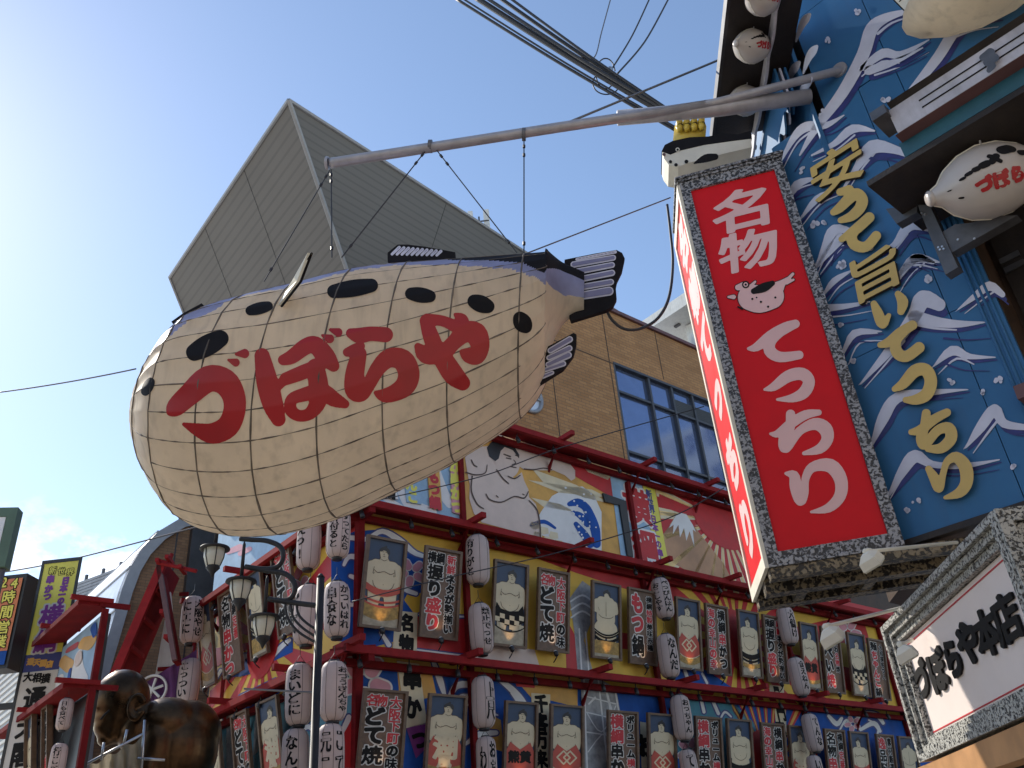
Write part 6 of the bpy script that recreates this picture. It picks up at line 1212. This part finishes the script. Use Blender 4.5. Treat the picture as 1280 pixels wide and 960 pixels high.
for x, y, dx in ((212, 700, .0), (228, 712, .0), (200, 704, .0)):
    mb = MB(); c = GP.px(x, y, .5); mb.box(c, GP.n * .25, GP.u * .04, Z * .04); mb.build('ridge_log', 'red_light', gab)
mb = MB(); a, b = GP.px(196, 703, .55), GP.px(246, 714, .55); mb.tube([a, b], .045, 6); mb.build('ridge_beam', 'red_light', gab)
mb = MB(); a, b = GP.px(215, 692, .5), GP.px(210, 705, .5); mb.tube([a, b], .045, 6); mb.build('ridge_finial', 'red_light', gab)
# purple curtain with round crest
CP_ = Plane(GP.pt(0, 0, -.2), 84, 1); cur = thing('purple_curtain', CP_.px(205, 880), 'purple entrance curtain with a round white crest', 'curtain')
mb = MB(); n_ = 22; tl, tr, bl_, br_ = (168, 862), (246, 812), (176, 884), (244, 905)
for i in range(n_ + 1):
    f = i / n_; w2 = .05 * math.sin(i * 1.1)
    mb.v.append(tuple(CP_.px(tl[0] + (tr[0] - tl[0]) * f, tl[1] + (tr[1] - tl[1]) * f, w2))); mb.v.append(tuple(CP_.px(bl_[0] + (br_[0] - bl_[0]) * f, bl_[1] + (br_[1] - bl_[1]) * f, w2 * 1.6)))
for i in range(n_): mb.f.append((2 * i, 2 * i + 2, 2 * i + 3, 2 * i + 1)); mb.m.append(0)
mb.build('cloth', 'purple', cur, True)
mb = MB(); u, z = CP_.uz(190, 862, .1); R0 = .30
mb.tube([CP_.pt(u + R0 * math.cos(a), z + R0 * math.sin(a), .1) for a in np.linspace(0, 6.283, 28, endpoint=False)], .03, 5, closed=True)
for k in range(3): a = math.pi * k / 3 + .3; mb.tube([CP_.pt(u - R0 * .8 * math.cos(a), z - R0 * .8 * math.sin(a), .1), CP_.pt(u + R0 * .8 * math.cos(a), z + R0 * .8 * math.sin(a), .1)], .03, 5)
mb.build('crest', 'concrete_white', cur)
# bronze statue, seen from the side, looking down to the left
D_ = 17.0; SP = Plane(at(150, 885, D_), 78, 1); k_ = np.linalg.norm(at(150, 885, D_) - EYE) / FPX
st_ = thing('bronze_statue', at(175, 960, D_) * np.array([1, 1, 0]), 'shiny bronze statue of a bald wrestler leaning forward, seen in profile', 'statue')
mb = MB()
def blob(x, y, rx, ry, rz, o=0., rot=0.):
    c = SP.px(x, y, o * k_); a = math.radians(rot); ux = SP.u * math.cos(a) + Z * math.sin(a); uz = -SP.u * math.sin(a) + Z * math.cos(a); n = 18
    vs = []; fs = []
    for i in range(n + 1):
        th = math.pi * i / n
        for j in range(2 * n): ph = math.pi * j / n; vs.append(c + ux * rx * k_ * math.sin(th) * math.cos(ph) + SP.n * ry * k_ * math.sin(th) * math.sin(ph) + uz * rz * k_ * math.cos(th))
    for i in range(n):
        for j in range(2 * n): fs.append((i * 2 * n + j, i * 2 * n + (j + 1) % (2 * n), (i + 1) * 2 * n + (j + 1) % (2 * n), (i + 1) * 2 * n + j))
    mb.add(vs, fs)
for a in [(152, 874, 29, 28, 31), (147, 893, 25, 23, 25), (136, 905, 15, 19, 17), (143, 914, 16, 17, 14), (117.5, 903, 6, 6, 6.5, 0, -30), (121, 898, 5, 6, 7, 0, -20), (125, 897, 5, 5, 7), (126, 912, 7, 10, 3.5, 0, -25), (128, 917, 7, 9, 3.5, 0, -15), (134, 924, 10, 11, 8), (127, 888, 7, 19, 5, 2, -40), (172, 912, 20, 20, 26), (210, 908, 36, 34, 30, -12, -8), (234, 918, 36, 36, 36, -24, -12), (222, 940, 42, 38, 50, -18), (198, 936, 22, 22, 44, 2), (186, 968, 14, 15, 40, 10), (182, 904, 22, 22, 22, -6)]: blob(*a)
e_ = SP.px(171, 884, 27 * k_); mb.tube([e_ + (SP.u * 7.5 * math.cos(t) + Z * 12 * math.sin(t)) * k_ for t in np.linspace(.3, 6.0, 20)], 3.0 * k_, 8); mb.tube([e_ + (SP.u * (1 + 4 * math.cos(t)) + Z * 7 * math.sin(t)) * k_ for t in np.linspace(.6, 5.6, 12)], 2.0 * k_, 6)
so = mb.build('body', 'bronze', st_, True)
rm_ = so.modifiers.new('remesh', 'REMESH'); rm_.mode = 'VOXEL'; rm_.voxel_size = .022; rm_.use_smooth_shade = True
sm_ = so.modifiers.new('smooth', 'SMOOTH'); sm_.factor = .5; sm_.iterations = 7
mb = MB(); mb.tube([SP.px(126, 899, 22 * k_), SP.px(131, 893, 25 * k_), SP.px(137, 888, 27 * k_)], .018, 5); mb.build('eyelid', 'black_metal', st_)
mb = MB(); mb.tube([SP.px(150, 843, 0), SP.px(147, 840, 0), SP.px(141, 844, 0)], 3 * k_, 8); mb.build('topknot', 'bronze', st_, True)
# canvas awning on poles in front of the statue
cv = thing('canvas_awning', SP.px(150, 950, .8), 'sagging beige canvas tied to thin poles below the statue', 'awning')
cpx = lambda x, y: SP.px(x, y, .9 + .1 * math.sin(x * .9))
mb = MB(); n_, m_ = 26, 8
for i in range(n_ + 1):
    f = i / n_; x = 112 + 67 * f; y0 = 955 - 36 * f + 5 * math.sin(f * math.pi * 3) ** 2; y1 = y0 + 60
    for j in range(m_ + 1): g_ = j / m_; mb.v.append(tuple(SP.px(x + 3 * math.sin(i * .9) * g_, y0 + (y1 - y0) * g_, .9 + .12 * math.sin(i * 1.05 + g_) * (.3 + g_))))
for i in range(n_):
    for j in range(m_): a = i * (m_ + 1) + j; mb.f.append((a, a + m_ + 1, a + m_ + 2, a + 1)); mb.m.append(0)
mb.build('cloth', 'canvas', cv, True)
for a, b in (((181, 900), (176, 975)), ((159, 912), (155, 930)), ((130, 928), (127, 950)), ((95, 962), (178, 918)), ((172, 948), (206, 950))):
    mb = MB(); mb.tube([SP.px(*a, 1.0), SP.px(*b, 1.0)], .022, 6); mb.build('pole', 'silver', cv, True)

# narrow red-framed annex
AX = Plane(at(133, 756, 13.2), -41.3, -1); za1 = float(at(133, 756, 13.2)[2]); za0 = AX.uz(108, 864)[1]; AL = AX.uz(62, 800)[0]; AL2 = AX.uz(28, 896)[0]
ann = thing('annex_building', AX.pt(1, 0, -.2), 'narrow annex with red posts and a colourful billboard left of the arch', 'building')
mb = MB(); mb.prism([AX.pt(.05, 0, -.06), AX.pt(AL, 0, -.06), AX.pt(AL, 0, -.10), AX.pt(.05, 0, -.10)], Z * (za1 - .1)); mb.build('wall', 'black_tile', ann)
mb = MB(); mb.prism([AX.pt(AL + .01, 0, -.06), AX.pt(AL2, 0, -.06), AX.pt(AL2, 0, -.30), AX.pt(AL + .01, 0, -.30)], Z * (za0 - .1)); mb.build('low_wall', 'black_tile', ann)
for z, al in ((za1, AL), (za0, AL2)):
    mb = MB(); mb.box(AX.pt(al / 2, z, .16), AX.u * al / 2, AX.n * .18, Z * .025); lo = mb.build('ledge', 'red_wood', ann)
    mb = MB(); mb.box(AX.pt(al / 2, z, .355), AX.u * al / 2, AX.n * .015, Z * .04); mb.build('ledge_edge', 'red_wood', lo)
    for u in (-.02, al * .5, al - .05): mb = MB(); mb.box(AX.pt(u, z + .05, .2), AX.u * .03, AX.n * .28, Z * .03); mb.build('outrigger', 'red_light', lo)
    mb = MB(); mb.box(AX.pt(0, z, 0.) + dirv(48.7) * .12, dirv(48.7) * .2, AX.u * .025, Z * .035); mb.build('outrigger', 'red_wood', lo)
mb = MB(); mb.box(AX.pt(.01, za1 / 2, .0), AX.u * .04, AX.n * .04, Z * (za1 / 2 - .06)); mb.build('post', 'red_wood', ann)
bz = za0 + .06; bh = za1 - .1; BS = AL / 2.9; mb = MB(); mb.prism([AX.pt(.08, bz, -.05), AX.pt(AL, bz, -.05), AX.pt(AL, bh, -.05), AX.pt(.08, bh, -.05)], AX.n * .05); bil = mb.build('billboard', 'mural_sky', ann)
for k, (c_, pts) in enumerate([('mural_white', [[(.5, .3, .25), (.9, .9, .3), (1.0, 1.6, .2)], [(1.6, .3, .2), (1.9, 1.1, .25)]]), ('mural_orange', [[(.4, 1.7, .25), (.9, 2.0, .2)], [(1.4, 1.4, .22), (1.9, 1.9, .2)], [(.8, .2, .15), (1.4, .3, .12)]]), ('mural_red', [[(2.3, .4, .2), (2.4, 1.8, .22)], [(1.2, 2.1, .12), (1.7, 2.2, .1)]]), ('mural_blue', [[(.25, 1.9, .1), (.4, 2.3, .14)], [(1.3, .7, .08), (1.3, 1.2, .08)], [(2.8, .3, .2), (2.9, 1.0, .2)]]), ('mural_skin', [[(.95, 1.55, .16), (.9, 1.3, .18)]])]):
    for stv in pts: V, Fc = strokes_mesh([stv], .05); mb = MB(); mb.add([AX.pt(.06 + u * BS * .92, bz + z * (bh - bz) / 2.55, .004 + .003 * k) for u, z in V], Fc); mb.build('billboard_shape', c_, bil)
for i, c_ in enumerate('横綱串かつ'):
    mb = MB(); put_glyph(mb, c_, .06, 24, lambda x, y: AX.pt((2.35 - x * .4) * BS, bh - (.12 + i * .19 - y * .19) * (bh - bz), .028)); mb.build('billboard_lettering', 'mural_white', bil)
for i, (x, y, h, t) in enumerate(((81, 893, 40, '日も食べて'), (72, 952, 46, '行こて'))):
    lantern(AX, x, y, h, .25, one(t, -.3, .22), 'paper lantern hanging under the annex ledge' if i == 0 else 'paper lantern at the bottom edge of the annex', 0.)
hang_panel(AX, 'nigiri', (58, 905), (66, 898), (54, 975), 'narrow menu panel on the annex below its ledge, right one', lamp=False, out=.12); hang_panel(AX, 'w_plain', (36, 915), (46, 908), (33, 985), 'narrow wrestler panel on the annex below its ledge, left one', lamp=False, out=.15)

# tall yellow and white sign
p0 = at(53, 701, 15.5); YS = Plane(p0, 93, 1); YW = YS.uz(101, 705)[0]; YZ1 = float(p0[2]); YZ0 = 2.4; YB = dirv(-30) * .75
ys = thing('tower_sign', YS.pt(YW / 2, YZ0), 'tall yellow and white vertical sign with purple and black characters', 'sign')
mb = MB(); mb.prism([YS.pt(0, YZ0, -.02), YS.pt(YW, YZ0, -.02), YS.pt(YW, YZ1, -.02), YS.pt(0, YZ1, -.02)], YB); mb.build('box', 'mural_sky', ys)
for u0, u1, z0, z1 in ((0, .045, YZ0, YZ1), (YW - .045, YW, YZ0, YZ1), (.045, YW - .045, YZ1 - .06, YZ1)): mb = MB(); mb.prism([YS.pt(u0, z0), YS.pt(u1, z0), YS.pt(u1, z1), YS.pt(u0, z1)], -YS.n * .018); mb.build('frame', 'black_metal', ys)
zb1, zb2 = YS.uz(60, 816)[1], YS.uz(55, 838)[1]
for nm, m_, z0, z1 in (('yellow_panel', 'sign_yellow', zb1, YZ1 - .06), ('navy_panel', 'sign_blue', zb2, zb1 - .003), ('white_panel', 'white', YZ0, zb2 - .003)):
    mb = MB(); mb.add([YS.pt(.046, z0, -.008), YS.pt(YW - .046, z0, -.008), YS.pt(YW - .046, z1, -.008), YS.pt(.046, z1, -.008)], [(0, 1, 2, 3)]); mb.build(nm, m_, ys)
for items, col1, col2, bold in (([('新', 66, 713, 9.5), ('世', 77, 714, 9.5), ('界', 88, 715, 9.5)], 'ink', 'sign_yellow', .02), ([('日', 82, 726, 9.5), ('本', 79.5, 735, 9.5), ('一', 77.5, 743, 9), ('の', 76, 751, 9), ('串', 63, 724, 10), ('か', 61, 736, 10), ('つ', 59, 746, 10)], None, 'sign_purple', .09), ([('横', 64, 770, 30), ('綱', 57, 801, 30)], 'white', 'sign_purple', .03), ([('通', 38, 827, 9), ('天', 46, 828, 9), ('閣', 54, 829, 9), ('店', 62, 830, 9)], None, 'mural_orange', .07), ([('大', 35, 846, 12), ('相', 46, 847, 12), ('撲', 57, 848, 12)], None, 'ink', .05), ([('通', 43, 873, 30), ('天', 35, 908, 32), ('閣', 28, 944, 34)], None, 'ink', .035)):
    for c_, b2, o_ in ((col1, bold + .075, -.005), (col2, bold, -.002)):
        if c_: mb = MB(); glyphs_px(mb, YS, items, b2, 34, o_); mb.build('lettering', c_, ys)
for y in (738, 806, 882): mb = MB(); a = YS.px(56 - (y - 701) * .21, y, -.1); mb.box(a - YS.u * .14, YS.u * .16, YS.n * .03, Z * .045); mb.build('side_bracket', 'black_metal', ys)
# orange all-hours sign
p0 = at(33.5, 716, 14.6); OS = Plane(p0, 93, 1); OZ1 = float(p0[2]); OZ0 = OS.uz(14, 834)[1]; og = thing('hours_sign', OS.pt(-.5, OZ0), 'orange vertical sign with yellow characters at the left edge', 'sign')
mb = MB(); mb.prism([OS.pt(-1.1, OZ0, -.02), OS.pt(0, OZ0, -.02), OS.pt(0, OZ1, -.02), OS.pt(-1.1, OZ1, -.02)], -OS.n * .3); mb.build('box', 'black_metal', og)
zo = OS.uz(18, 812)[1]
mb = MB(); mb.add([OS.pt(-1.05, zo, 0), OS.pt(-.045, zo, 0), OS.pt(-.045, OZ1 - .07, 0), OS.pt(-1.05, OZ1 - .07, 0)], [(0, 1, 2, 3)]); mb.build('orange_panel', 'sign_orange', og)
mb = MB(); mb.add([OS.pt(-1.05, OZ0 + .05, 0), OS.pt(-.045, OZ0 + .05, 0), OS.pt(-.045, zo - .003, 0), OS.pt(-1.05, zo - .003, 0)], [(0, 1, 2, 3)]); mb.build('wave_panel', 'mural_blue', og)
for c_, b2, o_ in (('ink', .085, .004), ('sign_yellow', .02, .008)):
    mb = MB(); glyphs_px(mb, OS, [('2', 5, 728, 17), ('4', 18, 729, 17), ('時', 11, 746, 17), ('間', 8, 765, 17), ('営', 4, 784, 17), ('業', 0, 802, 17)], b2, 32, o_); mb.build('lettering', c_, og)
# green framed light box high at the left edge
p0 = at(23, 634, 13.5); GF = Plane(p0, 80, 1); gz1 = float(p0[2]); gz0 = GF.uz(6, 708)[1]; gf = thing('green_frame_sign', GF.pt(-.5, gz0), 'green framed blank light box cut by the left edge', 'sign')
for u0, u1, z0, z1 in ((-.13, 0, gz0, gz1), (-1.2, -.13, gz1 - .14, gz1), (-1.2, -.13, gz0, gz0 + .14)): mb = MB(); mb.prism([GF.pt(u0, z0), GF.pt(u1, z0), GF.pt(u1, z1), GF.pt(u0, z1)], -GF.n * .2); mb.build('frame_bar', 'green_paint', gf)
mb = MB(); mb.prism([GF.pt(-1.2, gz0 + .142, -.012), GF.pt(-.142, gz0 + .142, -.012), GF.pt(-.142, gz1 - .142, -.012), GF.pt(-1.2, gz1 - .142, -.012)], -GF.n * .08); mb.build('light_panel', 'screen_white', gf)
mb = MB(); mb.tube([GF.pt(-.07, gz0, -.1), GF.pt(-.07, gz0 - 5, -.1)], .05, 8); mb.build('post', 'grey_steel', gf)
# grey building behind those signs and the slatted screen
gb = thing('grey_building', at(20, 900, 22) * np.array([1, 1, 0]), 'pale grey grooved building behind the vertical signs', 'building')
GB = Plane(at(44, 800, 22), -41.3, -1); gzt = GB.uz(40, 770)[1]
mb = MB(); mb.prism([GB.pt(0, 0), GB.pt(8, 0), GB.pt(8, 0, -.3), GB.pt(0, 0, -.3)], Z * gzt); mb.build('wall', 'grey_far', gb)
for k in range(26): mb = MB(); mb.box(GB.pt(4, gzt - .15 - k * .16, .012), GB.u * 3.98, GB.n * .012, Z * .035); mb.build('groove_rail', 'concrete_white', gb)
ls = thing('roof_screen', at(112, 745, 34), 'grey slatted roof screen between the yellow sign and the arch', 'screen'); LS = Plane(at(130, 752, 34), -60, -1)
for k in range(8): z = LS.uz(112, 752 - k * 3.8)[1]; mb = MB(); mb.box(LS.pt(1.0, z, 0), LS.u * 1.6, LS.n * .06, Z * .05); mb.build('slat', 'grey_far', ls)
for u in (-.5, .5, 1.5): mb = MB(); mb.box(LS.pt(u, LS.uz(112, 740)[1] - 1, -.1), LS.u * .05, LS.n * .04, Z * 1.8); mb.build('screen_post', 'grey_steel', ls)

# ------------------------------------------------------------------ street lamp with three lanterns
LP = Plane(at(398, 820, 11), 93, 1)
sl = thing('street_lamp', LP.px(394, 960) * np.array([1, 1, 0]), 'dark grey street lamp with scrolled arms and three glass lanterns', 'street lamp')
pz = LP.px(401, 722); pb_ = pz * np.array([1, 1, 0]); mb = MB(); mb.tube([pb_, pb_ + Z * 1.0, pb_ + Z * 1.02, pz], [.09, .09, .055, .05], 12); mb.tube([pz, pz + Z * .05], [.055, .02], 10); mb.build('post', 'lamp_metal', sl, True)
zz3 = lambda L: [LP.px(200 + x / 3, 640 + y / 3) for x, y in L]
def curve(pts, k=5):
    P = [pts[0]] + list(pts) + [pts[-1]]; out = []
    for i in range(1, len(P) - 2):
        for u in np.arange(k) / k: out.append(.5 * (2 * P[i] + (P[i + 1] - P[i - 1]) * u + (2 * P[i - 1] - 5 * P[i] + 4 * P[i + 1] - P[i + 2]) * u * u + (3 * P[i] - P[i - 1] - 3 * P[i + 1] + P[i + 2]) * u ** 3))
    return out + [P[-2]]
for L, r in (([(600, 352), (500, 340), (405, 326)], .034), ([(405, 326), (470, 332), (500, 310), (505, 270), (470, 232), (400, 220), (320, 205)], .034), ([(320, 205), (390, 214), (440, 205), (462, 170), (450, 130), (400, 108), (345, 104), (300, 100)], .034), ([(470, 345), (480, 400), (520, 450), (585, 490)], .016), ([(490, 348), (500, 395), (535, 435), (585, 468)], .016), ([(512, 350), (520, 385), (548, 415), (585, 440)], .016)):
    mb = MB(); mb.tube(curve(zz3(L)), r, 8); mb.build('scroll_arm', 'lamp_metal', sl, True)
for sx_, sy, ty in ((400, 238, 385), (314, 110, 250), (215, 20, 128)):
    a, b = zz3([(sx_ + 3, sy), (sx_ - 8 + 0, ty)]); mb = MB(); b = np.array([a[0], a[1], b[2]]); mb.tube([a, a - Z * .05, b], [.006, .022, .026], 8); mb.build('drop_rod', 'lamp_metal', sl, True)
    c = b; mb = MB(); mb.lathe([(.02, .03), (.0, .10), (-.025, .19), (-.045, .195), (-.05, .15)], c, Z, 20); mb.build('lamp_cap', 'lamp_metal', sl, True)
    mb = MB(); mb.lathe([(-.05, .135), (-.16, .128), (-.26, .095), (-.28, .08)], c, Z, 16); lg = mb.build('lamp_glass', 'lamp_glass', sl, True)
    mb = MB(); mb.lathe([(-.275, .085), (-.30, .09), (-.36, .035), (-.42, .008)], c, Z, 14); mb.build('lamp_base', 'lamp_metal', sl, True)
    for k in range(6): t = math.pi * k / 3; mb = MB(); mb.tube([c + np.array([r * math.cos(t), r * math.sin(t), z]) for z, r in ((-.05, .14), (-.16, .133), (-.28, .088))], .007, 5); mb.build('glazing_bar', 'lamp_metal', sl)
mb = MB(); mb.tube([LP.px(305, 861, -.05), LP.px(398, 866, 0)], .012, 6); mb.build('tie_bar', 'wire_grey', sl)

# ------------------------------------------------------------------ overhead cables
CB = Plane((0, 9.0), 90, 1)
def cable(name, pts, r, label, cat='cable', mat='wire', o0=0., o1=0., sag=0., group=None):
    n = 24; P = curve([np.array([x, y, 0.]) for x, y in pts], 8) if len(pts) > 2 else [np.array([pts[0][0] + (pts[1][0] - pts[0][0]) * t, pts[0][1] + (pts[1][1] - pts[0][1]) * t + sag * 4 * t * (1 - t), 0]) for t in np.linspace(0, 1, n)]
    r = r * (1.5 if name == 'power_cable' else 1.25); W = [CB.px(p[0], p[1], o0 + (o1 - o0) * i / (len(P) - 1)) for i, p in enumerate(P)]; mb = MB(); mb.tube(W, r, 6); o = mb.build(name, mat, None, True); return tag(o, label, cat, group)
GC = 'overhead power cables'
for i, (a, b, r, o_, t_) in enumerate((((566, -4), (850, 166), .016, 0, 'lowest power cable of the bundle crossing the top'), ((590, -6), (842, 148), .030, .1, 'thick middle power cable of the bundle'), ((603, -6), (836, 140), .018, .2, 'thin power cable just above the thick one'), ((617, -8), (840, 141), .020, .15, 'second highest power cable of the bundle'), ((630, -8), (846, 144), .014, .25, 'highest power cable of the bundle'), ((575, -4), (853, 164), .010, .05, 'thin line close to the lowest power cable'))):
    cable('power_cable', [a, ((a[0] + b[0]) / 2, (a[1] + b[1]) / 2 + 3), b], r, t_, o0=o_, o1=o_ + .1, group=GC)
cable('service_wire', [(764, -4), (752, 40), (744, 70), (730, 77)], .008, 'single thin service wire dropping to the cable bundle', mat='wire_grey')
cable('service_wire', [(813, -4), (790, 45), (765, 86)], .010, 'left one of the twisted service wire pair')
cable('service_wire', [(837, -4), (806, 52), (772, 92)], .011, 'right one of the twisted service wire pair')
for i, (cx, cy, rx, ry, t_) in enumerate(((758, 104, 17, 14, 'lower cable loop at the junction of the bundle'), (757, 92, 12, 19, 'upper cable loop at the junction of the bundle'))):
    cable('cable_loop', [(cx + rx * math.cos(a), cy + ry * math.sin(a)) for a in np.linspace(.3, 6.1, 12)], .008, t_)
jb = thing('cable_clamp', CB.px(764, 96), 'pale insulator clamp joining wires on the cable bundle', 'clamp')
for x, y in ((762, 88), (766, 100), (727, 76)): mb = MB(); mb.lathe([(-.05, .02), (-.04, .045), (.0, .03), (.04, .045), (.05, .02)], CB.px(x, y, .15), Z + dirv(90) * .5, 10); mb.build('insulator', 'silver', jb, True)
cable('stay_wire', [(708, 154), (908, 71)], .012, 'stay wire from the boom up to the black eave', mat='wire_grey', o0=1.5, o1=1.4)
cable('thin_wire', [(655, 318), (838, 247)], .006, 'thin wire from the fish tail to the red sign', mat='wire_grey', o0=1.9, o1=1.4)
cable('thin_wire', [(-6, 491), (170, 461)], .007, 'thin wire crossing the open sky left of the fish', mat='wire_grey', o0=0, o1=.5, sag=2)
cable('thin_wire', [(-6, 717), (90, 699), (260, 655)], .010, 'thin wire running past the arched roof', mat='wire_grey', o0=-5, o1=-5)
cable('thin_wire', [(440, 752), (560, 722), (700, 690), (835, 648), (905, 610)], .007, 'thin wire slanting across the mural front', mat='wire', o0=-4, o1=-4)
cable('thin_wire', [(460, 628), (600, 596), (700, 560), (880, 508)], .007, 'thin wire slanting across the brick wall', mat='wire', o0=-4, o1=-4)
cable('looped_cable', [(757, 385), (765, 400), (780, 411), (800, 411), (822, 398), (836, 372), (841, 330), (838, 290), (834, 256)], .013, 'black cord looping from the fish tail to the red sign', 'cord', o0=1.9, o1=1.5)

# ------------------------------------------------------------------ street around the viewer (unseen blocks added for shade and bounced light; one is mirrored in the windows)
def block(p, az, w_, d_, h, label, mat, nfl, ncol):
    pl = Plane(p, az, 1); o = thing('offscreen_building', pl.pt(w_ / 2, 0, -d_ / 2), label, 'building'); mb = MB(); mb.prism([pl.pt(0, 0), pl.pt(w_, 0), pl.pt(w_, 0, -d_), pl.pt(0, 0, -d_)], Z * h); mb.build('wall', mat, o)
    fh = h / nfl; cw = w_ / ncol
    for i in range(nfl):
        for j in range(ncol): mb = MB(); mb.box(pl.pt((j + .5) * cw, (i + .55) * fh, .01), pl.u * cw * .28, pl.n * .02, Z * fh * .26); mb.build('window', 'glass', o)
block((9, -9), -90, 24, 8, 15, 'unseen plain street building behind the viewer, added for shade and bounce', 'street_plaster', 5, 8)
block((34, 34), 150, 22, 8, 30, 'white apartment building mirrored in the dark office windows', 'concrete_white', 10, 9)
block((7.5, 1.0), 180, 14, 8, 12, 'unseen cream street building right of the viewer, added for shade and bounce', 'street_plaster', 4, 5)
block((-10.5, -14), 0, 20, 8, 6.0, 'unseen low street building left of the viewer, added for shade and bounce', 'street_plaster', 2, 6)
